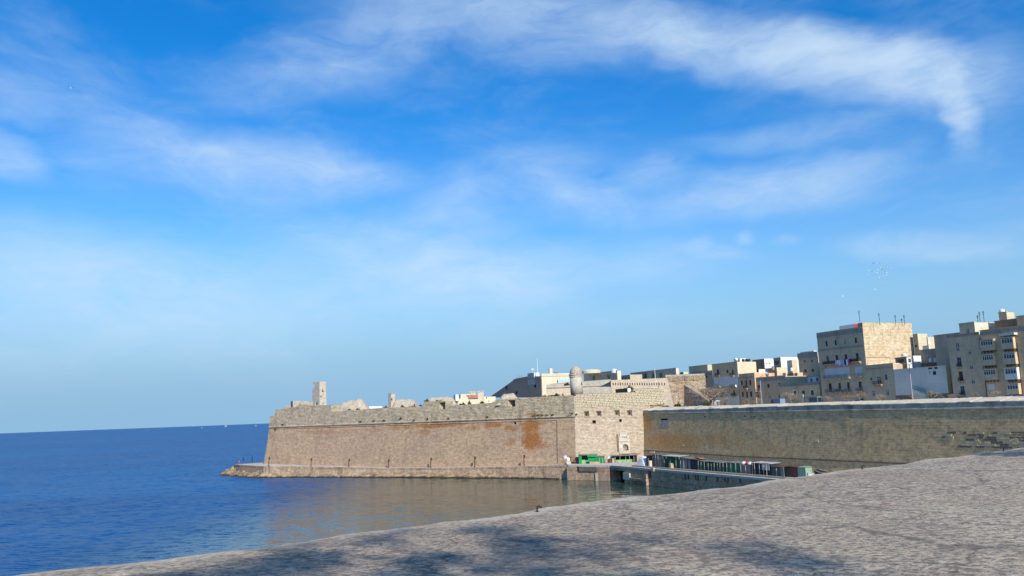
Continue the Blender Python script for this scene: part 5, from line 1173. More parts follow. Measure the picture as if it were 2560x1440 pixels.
def paint(B, r, mat, name='painted_band'):   # painted strip pieced round the openings
    q = rect_on(B['fat'], *r); hs = [rect_on(B['fat'], *w[:4]) for w in B.get('wins', [])]; hs = [h for h in hs if h[0] < q[1] and h[1] > q[0] and h[2] < q[3] and h[3] > q[2]]
    mb = MB(); panel(mb, lambda a, z, d: B['fn'](a, z, d - .03), [max(q[0], B['u0']), min(q[1], B['u1'])], [q[2], q[3]], [(max(h[0], q[0]), min(h[1], q[1]), max(h[2], q[2]), min(h[3], q[3]), .04) for h in hs]); return mb.build(name, M[mat], B['root'])
B['wins'] = W; paint(B, zr(zE, 520, 545, 990, 712), 'bluewash'); paint(B, zr(zE, 540, 882, 1000, 1035), 'whitewash')
bal(B, zr(zE, 597, 500, 680, 535), brackets=2, depth=.6); bal(B, zr(zE, 852, 490, 915, 530), depth=.6); bal(B, zr(zE, 532, 678, 690, 718), rail='grey_metal', brackets=4); bal(B, zr(zE, 860, 690, 925, 722), rail='grey_metal')
bal(B, zr(zE, 685, 830, 737, 872), rail='frame_grey'); bal(B, zr(zE, 886, 830, 946, 872), rail='iron')
band(B, zr(zE, 532, 712, 990, 722), 'grey_lime')
# narrow house with tall windows
W = [zr(zE, 1025, 615, 1055, 695) + ('dark',), zr(zE, 1098, 610, 1128, 735) + ('door',), zr(zE, 1165, 605, 1198, 690) + ('dark',), zr(zE, 1040, 805, 1070, 890) + ('dark',), zr(zE, 1110, 805, 1142, 900) + ('door',), zr(zE, 1180, 797, 1215, 887) + ('dark',),
     zr(zE, 1058, 995, 1085, 1020) + ('void',), zr(zE, 1128, 995, 1158, 1020) + ('void',), zr(zE, 1195, 990, 1232, 1018) + ('void',)]
B = building('townhouse', 'narrow ochre house with two rows of three tall brown windows', TOWN, zE(1248, 492), 0, zE(982, 505)[0], None, k=K0 - .6, depth=12, mat='ochre_pink', wins=W, group=HG)
band(B, zr(zE, 985, 555, 1248, 568), 'dark_lime'); bal(B, zr(zE, 1075, 700, 1140, 745), depth=.6)
# wide plain house
W = [zr(zE, 1305, 685, 1345, 790) + ('dark',), zr(zE, 1467, 670, 1505, 735) + ('dark',), zr(zE, 1655, 655, 1682, 700) + ('void',), zr(zE, 1487, 860, 1520, 918) + ('white',), zr(zE, 1310, 860, 1330, 900) + ('void',), zr(zE, 1660, 860, 1680, 905) + ('void',)]
B = building('townhouse', 'wide plain ochre house behind the tall street light with few windows', TOWN, zE(1770, 540), 0, zE(1250, 560)[0], zE(2130, 530)[0], k=K0, mat='ochre_pink', side_mat='gold2', wins=W, group=HG)
bal(B, zr(zE, 1290, 745, 1372, 800), rail='grey_metal'); band(B, zr(zE, 1250, 545, 1770, 620), 'dark_lime', 'parapet_band', .06)
# low house with grey parapet
W = [zr(zE, 1917, 790, 1962, 868) + ('dark',), zr(zE, 2055, 787, 2098, 850) + ('dark',), zr(zE, 2202, 775, 2253, 858) + ('dark',)]
B = building('townhouse', 'low house with a long grey cement parapet band left of the big house', TOWN, zE(2338, 645), 0, zE(1668, 660)[0], None, k=K0 - 1.0, depth=14, mat='ochre', wins=W, group=HG)
band(B, zr(zE, 1670, 655, 2338, 700), 'grey_band', 'parapet_band', .14)
for w in (W[0], W[2]):
    r = rect_on(B['fat'], *w[:4]); mb = MB(); t = .28
    for q in ((r[0] - t, r[0], r[2], r[3] + t), (r[1], r[1] + t, r[2], r[3] + t), (r[0], r[1], r[3], r[3] + t)): mb.fn(B['fn'], *q, -.06, .0)
    mb.build('window_surround', M['whitewash'], B['root'])
building('roof_hut', 'pale blue rooftop hut with brown door on the low grey-banded house', TOWN, zE(2335, 548), 0, zE(2140, 560)[0], None, k=K0 + 1.5, depth=4, base=26, mat='bluewash', cat='hut', coping=None, wins=[zr(zE, 2190, 580, 2225, 635) + ('gdoor',), zr(zE, 2290, 565, 2330, 625) + ('gdoor',)])
# tall grey house set back
W = [zr(zE, 2080, 272, 2112, 310) + ('grey',), zr(zE, 2205, 265, 2235, 305) + ('grey',), zr(zE, 2092, 430, 2130, 482) + ('dark',), zr(zE, 2215, 418, 2255, 470) + ('dark',)]
B = building('townhouse', 'tall grey house set back, squeezed against the left of the big house', TOWN, zE(2320, 215), 0, zE(1985, 235)[0], None, k=K0 + 9, depth=9, mat='grey_lime', wins=W, group=HG)
band(B, zr(zE, 2005, 140, 2320, 225), 'dark_lime', 'attic', .25)
building('roof_room', 'whitish rooftop room on the tall grey set-back house', TOWN, zE(2250, 112), 0, zE(2020, 120)[0], zE(2305, 105)[0], k=K0 + 10.5, base=30, mat='bluewash', side_mat='white', cat='room', coping=None)
# second row and roofs
def back(lab, corner, left, right, k, mat, smat, **kw): return building('back_house', lab, TOWN, corner, 0, left, right, k=k, base=20, mat=mat, side_mat=smat, coping=kw.pop('coping', None), group='houses of the second row on the skyline', **kw)
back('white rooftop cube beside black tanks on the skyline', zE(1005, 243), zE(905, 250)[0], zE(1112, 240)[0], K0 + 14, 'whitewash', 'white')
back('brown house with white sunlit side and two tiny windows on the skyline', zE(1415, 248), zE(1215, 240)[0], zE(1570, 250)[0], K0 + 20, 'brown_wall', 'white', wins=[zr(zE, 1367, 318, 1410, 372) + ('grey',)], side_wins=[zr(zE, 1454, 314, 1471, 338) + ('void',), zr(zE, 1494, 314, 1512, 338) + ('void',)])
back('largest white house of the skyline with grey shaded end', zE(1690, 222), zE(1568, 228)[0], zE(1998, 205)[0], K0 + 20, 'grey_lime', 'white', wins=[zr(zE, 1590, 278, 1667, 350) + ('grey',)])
back('white block standing in for the grey shadow on the largest white house', zE(1880, 268), zE(1795, 268)[0], zE(1965, 300)[0], K0 + 16, 'whitewash', 'beige')  # block shaped to stand for a grey shadow on the white side
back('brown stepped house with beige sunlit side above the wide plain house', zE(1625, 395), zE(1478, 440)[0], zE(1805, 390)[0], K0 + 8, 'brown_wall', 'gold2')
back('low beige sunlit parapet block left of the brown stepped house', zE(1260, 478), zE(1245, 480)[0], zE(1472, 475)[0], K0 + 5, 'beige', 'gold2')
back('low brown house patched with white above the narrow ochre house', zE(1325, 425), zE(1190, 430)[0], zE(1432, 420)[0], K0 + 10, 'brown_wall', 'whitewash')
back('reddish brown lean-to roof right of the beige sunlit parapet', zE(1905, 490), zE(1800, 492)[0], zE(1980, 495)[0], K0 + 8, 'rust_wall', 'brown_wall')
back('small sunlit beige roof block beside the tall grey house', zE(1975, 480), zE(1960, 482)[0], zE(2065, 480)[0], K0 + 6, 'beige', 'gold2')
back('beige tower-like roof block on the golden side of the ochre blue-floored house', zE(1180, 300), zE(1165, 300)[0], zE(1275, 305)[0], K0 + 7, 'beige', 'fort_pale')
# the big house
W = [zr(zF, *r) + (k_,) for r, k_ in (((430, 555, 462, 645), 'dark'), ((582, 540, 615, 625), 'dark'), ((730, 520, 765, 610), 'white'), ((920, 500, 955, 590), 'dark'),
     ((445, 810, 485, 925), 'gdoor'), ((597, 793, 642, 910), 'door'), ((748, 780, 795, 895), 'door'), ((940, 762, 985, 880), 'door'),
     ((465, 1050, 508, 1185), 'french'), ((625, 1038, 668, 1172), 'french'), ((772, 1025, 820, 1160), 'french'), ((962, 1012, 1012, 1148), 'french'))]
W += [zr(zG, *r) + (k_,) for r, k_ in (((485, 662, 535, 815), 'dark'), ((650, 655, 690, 800), 'dark'), ((792, 642, 838, 805), 'door'), ((987, 632, 1038, 790), 'door'))]
KB = K0 - 2
B = building('big_house', 'tall four-storey house with balconies and a bare golden stone side wall', TOWN, zF(1045, 245), 0, zF(262, 420)[0], zF(1872, 245)[0], k=KB, mat='grey_lime', side_mat='gold', wins=W, group=HG, zt=TOWN.pu(*zF(640, 380), KB)[1] )
# raised party wall at the corner, level with the golden side
zt_ = TOWN.pu(*zF(1045, 247), KB)[1]; us = TOWN.pu(*zF(965, 245), KB)[0]; dd = B['depth']
mb = MB(); mb.fn(B['fn'], us, B['u1'] - .003, B['z'] + .21, zt_, .0, dd); mb.build('party_wall', M['dark_lime'], B['root'])
mb = MB(); mb.fn(B['sfn'], KB, KB + dd, B['z'] + .004, zt_, -.004, .3); mb.build('side_wall_top', M['gold'], B['root'])
band(B, zr(zF, 255, 660, 1075, 690), 'dark_lime', 'string_course', .15); band(B, zr(zF, 255, 395, 1045, 460), 'dark_lime', 'parapet_band', .05)
band(B, zr(zF, 255, 690, 1075, 700), 'grey_lime', 'dentils', .07)
B['wins'] = W
for r in (zr(zF, 415, 1005, 842, 1195), zr(zF, 930, 985, 1050, 1175)): paint(B, r, 'bluewash', 'painted_panel')
bal(B, zr(zF, 395, 870, 1030, 925), rail='iron', brackets=6, solid='leaf_grey', depth=.95)
for x0, x1, y in ((418, 555, 1185), (590, 710, 1175), (745, 850, 1165), (935, 1055, 1150)): bal(B, zr(zF, x0, y - 70, x1, y), rail='frame_grey', brackets=2)
for x0, x1, y in ((440, 575, 815), (612, 735, 805), (768, 870, 805), (960, 1065, 790)): bal(B, zr(zG, x0, y - 70, x1, y), rail='frame_grey', brackets=2, solid='green_shutter' if x0 == 612 else None)
# ledge line on golden side
band(B, zr(zF, 1110, 822, 1500, 832), 'brown_wall', 'side_ledge', .1, False, True)
# laundry on the long balcony, piece by piece
q = rect_on(B['fat'], *zr(zF, 630, 868, 912, 925)); n = 9
cl = ['cloth_lilac', 'cloth_white', 'cloth_white', 'cloth_lilac', 'cloth_lilac', 'cloth_navy', 'cloth_white', 'cloth_pink', 'cloth_navy']
nm = ['lilac shirt hanging first from the left', 'first white cloth hanging', 'second white cloth hanging', 'short lilac cloth hanging', 'long lilac towel hanging', 'navy trousers hanging', 'white towel hanging between navy and pink', 'pink towel hanging', 'last dark cloth hanging']
for i in range(n):
    a0, a1 = lerp(q[0], q[1], i / n), lerp(q[0], q[1], (i + .92) / n); h = [1.4, 1.2, 1.5, 1.2, 2.0, 1.6, 1.8, 1.3, 1.1][i]; mb = MB(); z1 = q[2] + 1.0; rows = 5
    for s in range(2):
        pass
    vs_ = []
    for j in range(rows + 1):
        for m_ in range(5):
            vs_.append(B['fn'](lerp(a0, a1, m_ / 4), z1 - h * j / rows, -1.0 - .05 * math.sin(m_ * 1.7 + i) * j / rows))
    vb = [v + B['fr'].k * .02 for v in vs_]
    fs = [(j * 5 + m_ + 5, j * 5 + m_ + 6, j * 5 + m_ + 1, j * 5 + m_) for j in range(rows) for m_ in range(4)]
    nn = len(vs_); mb.add(vs_ + vb, fs + [tuple(reversed([x + nn for x in f])) for f in fs])
    o = mb.build('laundry', M[cl[i]], loc=B['fn']((a0 + a1) / 2, z1 - h, -1.0)); tag(o, nm[i] + ' on the big house balcony', 'laundry', 'laundry on the long balcony')
building('roof_room', 'grey rooftop room with red end on the big house', TOWN, zF(910, 268), 0, zF(655, 300)[0], zF(970, 262)[0], k=KB + 6, base=B['z'] - 1, mat='pale_metal', side_mat='red', cat='room', coping=None)
def antenna(t, a, b):
    for i, (f, w) in enumerate(((.98, .22), (.90, .35), (.78, .28), (.5, .16))):
        p = a.lerp(b, f); mb = MB(); mb.tube([p - TOWN.u * w + Vector((0, 0, 0)), p + TOWN.u * w], .05, 4); mb.build('element', M['iron'], t)
for i, (x, y0, y1) in enumerate(((1010, 250, 40), (1340, 250, 85), (1610, 255, 120), (1760, 255, 115), (1715, 255, 180))):
    kk = KB + 1 + i * 3.2; a = zF(x, y0)
    u_, z_ = TOWN.pu(*a, kk); b_ = TOWN.pu(*zF(x, y1), kk)
    t = thing('aerial', ('leftmost thin aerial on the big house roof', 'second thin aerial from the left on the big house roof', 'third thin aerial from the left on the big house roof', 'rightmost thin aerial on the big house roof', 'short dish aerial between the two right aerials of the big house')[i], 'aerial', TOWN.pt(u_, kk, z_ - .8), 'aerials on the roofs')
    mb = MB(); A, Bq = TOWN.pt(u_, kk, z_ - .8), TOWN.pt(u_, kk, b_[1]); mb.tube([A, Bq], .07, 5); mb.build('mast', M['iron'], t); antenna(t, A, Bq)
# house with arched balcony door
W = [zr(zG, 1183, 565, 1215, 612) + ('blue',), zr(zG, 1290, 540, 1360, 668) + ('white',), zr(zG, 1425, 512, 1470, 605) + ('blue',), zr(zG, 1210, 778, 1253, 875) + ('white',), zr(zG, 1445, 765, 1493, 868) + ('white',)]
B = building('townhouse', 'three-bay house with an arched balcony door below the golden side wall', TOWN, zG(1562, 330), 0, zG(1100, 360)[0], None, k=KB - .5, depth=9, mat='grey_lime', wins=W, group=HG)
band(B, zr(zG, 1110, 400, 1560, 412), 'dark_lime', 'string_course', .15); bal(B, zr(zG, 1240, 605, 1392, 680), rail='iron', brackets=3)
r = rect_on(B['fat'], *zr(zG, 1290, 750, 1395, 880)); mb = MB(); n = 10; cx = (r[0] + r[1]) / 2; ra = (r[1] - r[0]) / 2; zc_ = r[3] - ra
for i in range(n):
    w0, w1 = math.pi * i / n, math.pi * (i + 1) / n; P_ = []
    for dp in (-.08, -.003):
        P_.append([B['fn'](cx + ra * s * math.cos(w), zc_ + ra * s * math.sin(w), dp) for w, s in ((w0, .82), (w0, 1), (w1, 1), (w1, .82))])
    mb.add(P_[0] + P_[1], [(0, 1, 2, 3), (7, 6, 5, 4), (0, 4, 5, 1), (1, 5, 6, 2), (2, 6, 7, 3), (3, 7, 4, 0)])
mb.build('blind_arch', M['beige'], B['root'])
# white painted house
W = [zr(zG, 2150, 372, 2220, 425) + ('dark',), zr(zG, 2255, 368, 2312, 420) + ('dark',), zr(zG, 2232, 455, 2290, 520) + ('dark',), zr(zG, 2172, 450, 2185, 500) + ('void',)]
B = building('white_house', 'broad white-painted house with a blank shaded wall and green stair rail', TOWN, zG(2450, 372), 0, zG(1560, 372)[0], zG(2500, 372)[0], k=KB - .5, mat='whitewash', side_mat='gold2', wins=W, group=HG)
band(B, zr(zG, 1560, 850, 2450, 920), 'brown_wall', 'plinth', .1)
mb = MB(); r0 = B['fat'](*zG(1950, 730)); r1 = B['fat'](*zG(2170, 815))
for s in (0, .6): mb.tube([B['fn'](r0[0], r0[1] + s, -1.2), B['fn'](r1[0], r1[1] + s, -1.2)], .07, 5)
for i in range(6): q = lerp(0, 1, i / 5); mb.tube([B['fn'](lerp(r0[0], r1[0], q), lerp(r0[1], r1[1], q) - .4, -1.2), B['fn'](lerp(r0[0], r1[0], q), lerp(r0[1], r1[1], q) + .6, -1.2)], .05, 4)
mb.build('stair_rail', M['green_shutter'], B['root'])
mb = MB(); mb.hexa([B['fn'](r0[0], r0[1] - 3, -1.6), B['fn'](r1[0], 18.7, -1.6), B['fn'](r1[0], 18.7, -.02), B['fn'](r0[0], r0[1] - 3, -.02), B['fn'](r0[0], r0[1] - .3, -1.6), B['fn'](r1[0], r1[1] - .4, -1.6), B['fn'](r1[0], r1[1] - .4, -.02), B['fn'](r0[0], r0[1] - .3, -.02)]); mb.build('stair', M['whitewash'], B['root'])
building('roof_wall', 'bright white rooftop wall along the white-painted house', TOWN, zG(1575, 322), 0, zG(1545, 325)[0], zG(2370, 318)[0], k=KB + .8, base=B['z'] - .3, mat='whitewash', side_mat='white', cat='wall', coping=None)
building('roof_hut', 'brown rooftop hut with dark window on the white-painted house', TOWN, zG(1790, 225), 0, zG(1598, 240)[0], zG(1890, 225)[0], k=KB + 3, base=B['z'] - .3, mat='brown_wall', side_mat='white', cat='hut', wins=[zr(zG, 1650, 258, 1745, 312) + ('dark',)], side_wins=[zr(zG, 1822, 245, 1870, 312) + ('blue',)])
building('roof_room', 'bright cream rooftop room right of the brown hut', TOWN, zG(1905, 198), 0, zG(1890, 200)[0], zG(2082, 198)[0], k=KB + 7, base=B['z'] - .3, mat='whitewash', side_mat='white', cat='room', coping=None)
building('roof_room', 'brown and cream terrace block at the right end of the white-painted house', TOWN, zG(2395, 300), 0, zG(2030, 290)[0], zG(2480, 300)[0], k=KB + 8, base=B['z'] - .3, mat='rust_wall', side_mat='white', cat='room', coping=None)
def tank(lab, p, r, h, mat):
    t = thing('water_tank', lab, 'tank', p, 'rooftop water tanks'); mb = MB(); mb.lathe(p, [(r * .96, 0), (r, h * .1), (r, h * .9), (r * .85, h)], 16); mb.build('drum', M[mat], t, False)
    mb = MB(); mb.lathe(p, [(r * .5, h + .002), (r * .5, h + .1), (r * .2, h + .16)], 12); mb.build('lid', M[mat], t)
def tank_px(lab, z, x0, y0, x1, y1, k, mat):
    a = TOWN.pu(*z(x0, y1), k); b = TOWN.pu(*z(x1, y1), k); tp = TOWN.pu(*z((x0 + x1) / 2, y0), k); wv = abs(b[0] - a[0]) * .42
    p0 = at_d(*z(x0, y1), TOWN.pt(a[0], k, 0).y); p1 = at_d(*z(x1, y1), TOWN.pt(a[0], k, 0).y); r = (p1.x - p0.x) / 2
    tank(lab, TOWN.pt((a[0] + b[0]) / 2, k, a[1]), r, tp[1] - a[1], mat)
for i, (x0, x1) in enumerate(((2175, 2230), (2255, 2307), (2320, 2380), (2395, 2458))): tank_px(('leftmost', 'second', 'third', 'rightmost')[i] + ' of four white roof tanks on the white-painted house', zG, x0, 242 - i * 5, x1, 310, KB + 7.5, 'tank_white')
for i, x in enumerate((1065, 1118, 1162)): tank_px(('leftmost', 'middle', 'rightmost')[i] + ' of three black roof tanks beside the white cube', zE, x - 24, 255, x + 24, 300, K0 + 10, 'tank_black')
tank_px('blue-grey roof tank before the brown stepped house', zE, 1545, 378, 1590, 440, K0 + 5, 'tank_grey')
tank_px('white roof tank beside the tall grey set-back house', zE, 1858, 405, 1902, 458, K0 + 5, 'tank_white')
tank_px('pale green domed roof tank on the brown rooftop hut', zG, 1712, 168, 1806, 212, KB + 4.5, 'tank_white')
# houses behind, between the golden wall and the right block
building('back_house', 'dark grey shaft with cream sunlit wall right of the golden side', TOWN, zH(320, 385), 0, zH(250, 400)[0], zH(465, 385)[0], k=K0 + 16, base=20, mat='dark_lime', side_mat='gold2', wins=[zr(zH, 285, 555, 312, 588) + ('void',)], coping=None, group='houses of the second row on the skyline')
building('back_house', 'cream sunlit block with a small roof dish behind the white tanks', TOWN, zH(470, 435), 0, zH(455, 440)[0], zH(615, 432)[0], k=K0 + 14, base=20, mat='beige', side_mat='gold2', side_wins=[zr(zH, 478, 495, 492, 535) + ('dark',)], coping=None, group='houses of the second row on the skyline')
B = building('back_house', 'dark olive-grey house with twin white window behind the white tanks', TOWN, zH(800, 595), 0, zH(380, 615)[0], None, k=K0 + 8, depth=10, base=20, mat='dark_lime', wins=[zr(zH, 450, 712, 490, 758) + ('white',)], group='houses of the second row on the skyline')
mb = MB(); r = rect_on(B['fat'], *zr(zH, 390, 552, 720, 615)); mb.fn(B['fn'], r[0], lerp(r[0], r[1], .3), B['z'] + .21, r[3], .1, .5); mb.fn(B['fn'], lerp(r[0], r[1], .62), r[1], B['z'] + .21, r[3] - .3, .1, .5); mb.build('roof_clutter', M['whitewash'], B['root'])
# right block of flats
W = [zr(zH, *r) + (k_,) for r, k_ in (((895, 520, 945, 650), 'french'), ((917, 740, 980, 872), 'blue'), ((942, 952, 1005, 1092), 'door'), ((968, 1170, 1030, 1302), 'blue'), ((1080, 630, 1130, 697), 'white'), ((1102, 850, 1155, 917), 'white'), ((1125, 1070, 1180, 1140), 'white'))]
KR = K0 - 4
B = building('flats', 'tall beige block of flats with plain windows left of the balcony block', TOWN, zH(1248, 395), 0, zH(762, 430)[0], None, k=KR, depth=9, mat='beige', wins=W, group=HG)
band(B, zr(zH, 760, 385, 1190, 425), 'dark_lime', 'parapet_band', .15)
for y, c in ((885, 'iron'), (1098, 'iron'), (1308, 'green_shutter')):
    x = 920 + (y - 885) * .115; bal(B, zr(zH, x, y - 60, x + 72, y), rail='iron', brackets=2, depth=.5)
B = building('stair_tower', 'square rooftop stair tower with twin window above the flats', TOWN, zH(1172, 215), 0, zH(940, 235)[0], zH(1480, 212)[0], k=KR + 1.0, base=B['z'] - 1, mat='beige', side_mat='fort_pale', cat='tower', wins=[zr(zH, 1045, 310, 1100, 385) + ('white',)])
building('flats', 'lower recessed wing left of the flats with dark parapet', TOWN, zH(960, 375), 0, zH(560, 410)[0], None, k=KR + 7, depth=6, mat='grey_lime', cat='flats')
W = []
B = building('flats', 'block of flats at the right edge with two columns of closed balconies', TOWN, zH(2300, 270), 0, zH(1250, 335)[0], None, k=KR - 1.2, depth=12, mat='ochre', wins=W, group=HG, zt=TOWN.pu(*zH(1500, 318), KR - 1.2)[1])
band(B, zr(zH, 1250, 330, 1900, 378), 'dark_lime', 'parapet_band', .12)
for i, (x0, y0, x1, y1) in enumerate(((1300, 468, 1505, 640), (1325, 690, 1512, 862), (1348, 912, 1545, 1082), (1375, 1130, 1562, 1296), (1612, 432, 1802, 615), (1645, 665, 1832, 842), (1668, 892, 1858, 1072), (1700, 1130, 1882, 1292))):
    if i == 3: continue
    gallery(B['fn'], rect_on(B['fat'], *zr(zH, x0, y0, x1, y1)), B['root'], 5 if i < 4 else 4, 'bluewash' if i == 6 else 'beige')
r = rect_on(B['fat'], *zr(zH, 1385, 1140, 1480, 1230)); mb = MB(); mb.fn(B['fn'], *r, -.06, -.003); mb.build('shop_panel', M['whitewash'], B['root'])
for x0, y0, x1, y1 in ((1812, 520, 1840, 900), (1845, 900, 1880, 1290), (1255, 460, 1290, 640)):
    r = rect_on(B['fat'], *zr(zH, x0, y0, x1, y1)); mb = MB(); mb.fn(B['fn'], *r, -.05, -.003); mb.build('stained_pier', M['rust_wall'], B['root'])
r = rect_on(B['fat'], *zr(zH, 1600, 378, 1830, 412)); mb = MB(); mb.fn(B['fn'], *r, -1.3, -.003); mb.build('awning', M['whitewash'], B['root'])
building('attic', 'brown set-back attic storey above the balcony flats', TOWN, zH(2300, 150), 0, zH(1470, 190)[0], None, k=KR + 4, depth=8, base=B['z'] - 1, mat='brown_wall', cat='attic', zt=TOWN.pu(*zH(1700, 180), KR + 4)[1])
building('attic', 'grey stepped attic at the far right edge of the skyline', TOWN, zH(2300, 100), 0, zH(1800, 130)[0], None, k=KR + 2.5, depth=8, base=B['z'] - 1, mat='grey_lime', cat='attic', zt=TOWN.pu(*zH(1870, 125), KR + 2.5)[1])
building('roof_hut', 'rooftop lift hut carrying a white tank near the right edge', TOWN, zH(1655, 62), 0, zH(1535, 70)[0], zH(1770, 62)[0], k=KR + 6, base=B['z'], mat='beige', side_mat='gold2', cat='hut')
tank_px('white roof tank on the rooftop lift hut near the right edge', zH, 1552, 25, 1632, 66, KR + 8, 'tank_white')
for i, (x, y0, y1) in enumerate(((1230, 200, 110), (1262, 200, 55), (1322, 190, 45))):
    kk = KR + 9; u_, z_ = TOWN.pu(*zH(x, y0), kk); b_ = TOWN.pu(*zH(x, y1), kk)
    t = thing('aerial', ('left', 'middle', 'right')[i] + ' of three aerials behind the rooftop stair tower', 'aerial', TOWN.pt(u_, kk, z_ - 1.2), 'aerials on the roofs')
    mb = MB(); A, Bq = TOWN.pt(u_, kk, z_ - 1.2), TOWN.pt(u_, kk, b_[1]); mb.tube([A, Bq], .06, 5); mb.build('mast', M['iron'], t); antenna(t, A, Bq)
for i, (z, x, y, k, lab) in enumerate(((zE, 1475, 508, K0 + 4.6, 'on the low beige sunlit parapet'), (zE, 955, 270, K0 + 3, 'on the blue-floored house roof'), (zH, 1285, 280, KR - .2, 'on the sunlit stair tower side'), (zF, 2400, 630, K0 + 9, 'on the olive-grey house roof'), (zH, 500, 540, K0 + 12, 'on the cream sunlit block'), (zE, 945, 720, K0 - 1.0, 'beside the pale blue floor'))):
    u_, z_ = TOWN.pu(*z(x, y), k); p = TOWN.pt(u_, k, z_); t = thing('satellite_dish', 'small round satellite dish ' + lab, 'dish', p - Vector((0, 0, .6)), 'satellite dishes')
    mb = MB(); c = p + Vector((0, 0, .3)); ax = Vector((.35, -.85, .4)).normalized(); e1 = ax.cross(Vector((0, 0, 1))).normalized(); e2 = e1.cross(ax); ring = []
    base_ = [c - ax * .12]; n = 14
    for rr_, off in ((.28, -.06), (.5, .05)): base_ += [c + e1 * math.cos(w) * rr_ + e2 * math.sin(w) * rr_ + ax * off for w in [2 * math.pi * i_ / n for i_ in range(n)]]
    fs = [(0, 1 + i_, 1 + (i_ + 1) % n) for i_ in range(n)] + [(1 + i_, 1 + n + i_, 1 + n + (i_ + 1) % n, 1 + (i_ + 1) % n) for i_ in range(n)]
    mb.add(base_, fs); mb.add([v - ax * .03 for v in base_], [tuple(reversed(f)) for f in fs]); mb.build('bowl', M['tank_white'], t)
    mb = MB(); mb.tube([p - Vector((0, 0, .6)), c - ax * .12], .035, 5); mb.tube([c - ax * .1 - e2 * .4, c + ax * .45], .02, 4); mb.build('arm', M['grey_metal'], t)
# ------------------------------------------------------------------ huts along the quay
HUTS = 'boat huts along the quay'
def hut(lab, fr, k, x0, x1, ytop, zf, wall, roof='corr', depth=2.6, posts=0, side=None, door=None, over=.25, planks=True, skew=0.0, z0=4.36, ragged=False, yb=None, open_front=False, rnd=random.Random(1), name='boat_hut', post_h=1.0):
    a0, zt = fr.pu(*zf(x0, ytop), k); a1 = fr.pu(*zf(x1, ytop), k)[0]; h = zt - z0
    fn = lambda a, z, d: fr.pt(a, k + d, z); t = thing(name, lab, 'hut', fn((a0 + a1) / 2, z0, depth / 2), HUTS)
    n = max(2, int((a1 - a0) / .45)); w = (a1 - a0) / n
    dr = (int(n * door), int(n * door) + max(1, int(.9 / w))) if door is not None else (-1, -1)
    for i in range(n):   # boards, one by one
        if open_front and .15 < (i + .5) / n < .85: continue
        mb = MB(); hh = h - .12 + rnd.uniform(-.05, .03); q = rnd.uniform(0, .03)
        mb.fn(fn, a0 + w * i + .01, a0 + w * (i + 1) - .01, z0, z0 + hh, q, q + .05)
        mb.build('door_board' if dr[0] <= i < dr[1] else 'board', M['leaf_grey' if dr[0] <= i < dr[1] else wall], t)
    mb = MB(); sm = M[side or wall]
    mb.fn(fn, a0, a0 + .05, z0, z0 + h - .15, .09, depth); mb.fn(fn, a1 - .05, a1, z0, z0 + h - .15, .09, depth); mb.fn(fn, a0 + .06, a1 - .06, z0, z0 + h - .2, depth - .05, depth); mb.build('shell', sm, t)
    if open_front:
        mb = MB(); mb.fn(fn, a0 + .06, a1 - .06, z0, z0 + h * .42, depth * .45, depth * .5); mb.build('counter', M['hut_lime'], t)
    mb = MB(); m_ = 8   # sagging sheet roof
    for i in range(m_):
        b0, b1 = lerp(a0 - over, a1 + over, i / m_), lerp(a0 - over, a1 + over, (i + 1) / m_); j0 = .10 * mn.noise(Vector((b0 * .9, k, 3))); j1 = .10 * mn.noise(Vector((b1 * .9, k, 3)))
        rg = rnd.uniform(.0, .4) if ragged else 0.0; za, zb2 = zt + j0 + skew * i / m_, zt + j1 + skew * (i + 1) / m_
        mb.hexa([fn(b0, za - .1, -over - rg), fn(b1, zb2 - .1, -over - rg), fn(b1, zb2 + .05, depth), fn(b0, za + .05, depth), fn(b0, za - .04, -over - rg), fn(b1, zb2 - .04, -over - rg), fn(b1, zb2 + .11, depth), fn(b0, za + .11, depth)])
    mb.build('roof', M[roof], t)
    for i in range(posts):
        a = lerp(a0 + .1, a1 - .1, (i + .5) / posts + rnd.uniform(-.05, .05)); mb = MB(); lean = rnd.uniform(-.08, .08)
        mb.tube([fn(a, z0, -.55), fn(a + lean, z0 + h * post_h * rnd.uniform(.75, 1.0), -.5)], .055, 6); mb.build('post', M['post'], t)
    if ragged:
        for i in range(5):
            a = lerp(a0, a1, rnd.random()); mb = MB(); mb.fn(fn, a, a + rnd.uniform(.2, .6), zt - rnd.uniform(.5, 1.0), zt - .08, -over - .12, -over - .09); mb.build('torn_sheet', M['corr_white'], t)
    return t, fn, a0, a1, zt
KH = KQ + 6.2
zQs = lambda x, y: zQ(x, y)
rr = random.Random(21)
hut('black shack at the left end of the long hut row', TOWN, KH, 82, 172, 102, zQ, 'hut_black', 'hut_black', posts=1, rnd=rr)
hut('grey weathered timber hut left of the ragged white roof', TOWN, KH, 178, 300, 84, zQ, 'hut_grey', 'corr', posts=4, rnd=rr)
t, fn, a0, a1, zt = hut('long dark green hut under a ragged white sheet roof', TOWN, KH, 300, 530, 98, zQ, 'hut_dkgreen', 'corr_white', posts=3, ragged=True, rnd=rr)
hut('pale grey panelled hut between the ragged roof and the navy hut', TOWN, KH, 535, 622, 128, zQ, 'hut_pale', 'corr', posts=2, rnd=rr)
t, fn, a0, a1, zt = hut('navy blue hut with a white door panel', TOWN, KH, 625, 770, 140, zQ, 'hut_navy', 'corr', door=.1, rnd=rr)
mb = MB(); mb.fn(fn, a0 + .4, a0 + 1.5, 4.5, 6.6, -.08, -.02); mb.build('white_panel', M['hut_pale'], t)
mb = MB(); mb.fn(fn, a0 + 3, a0 + 5.2, zt + .13, zt + .3, .3, 1.6); mb.build('red_cover', M['roof_tile'], t)
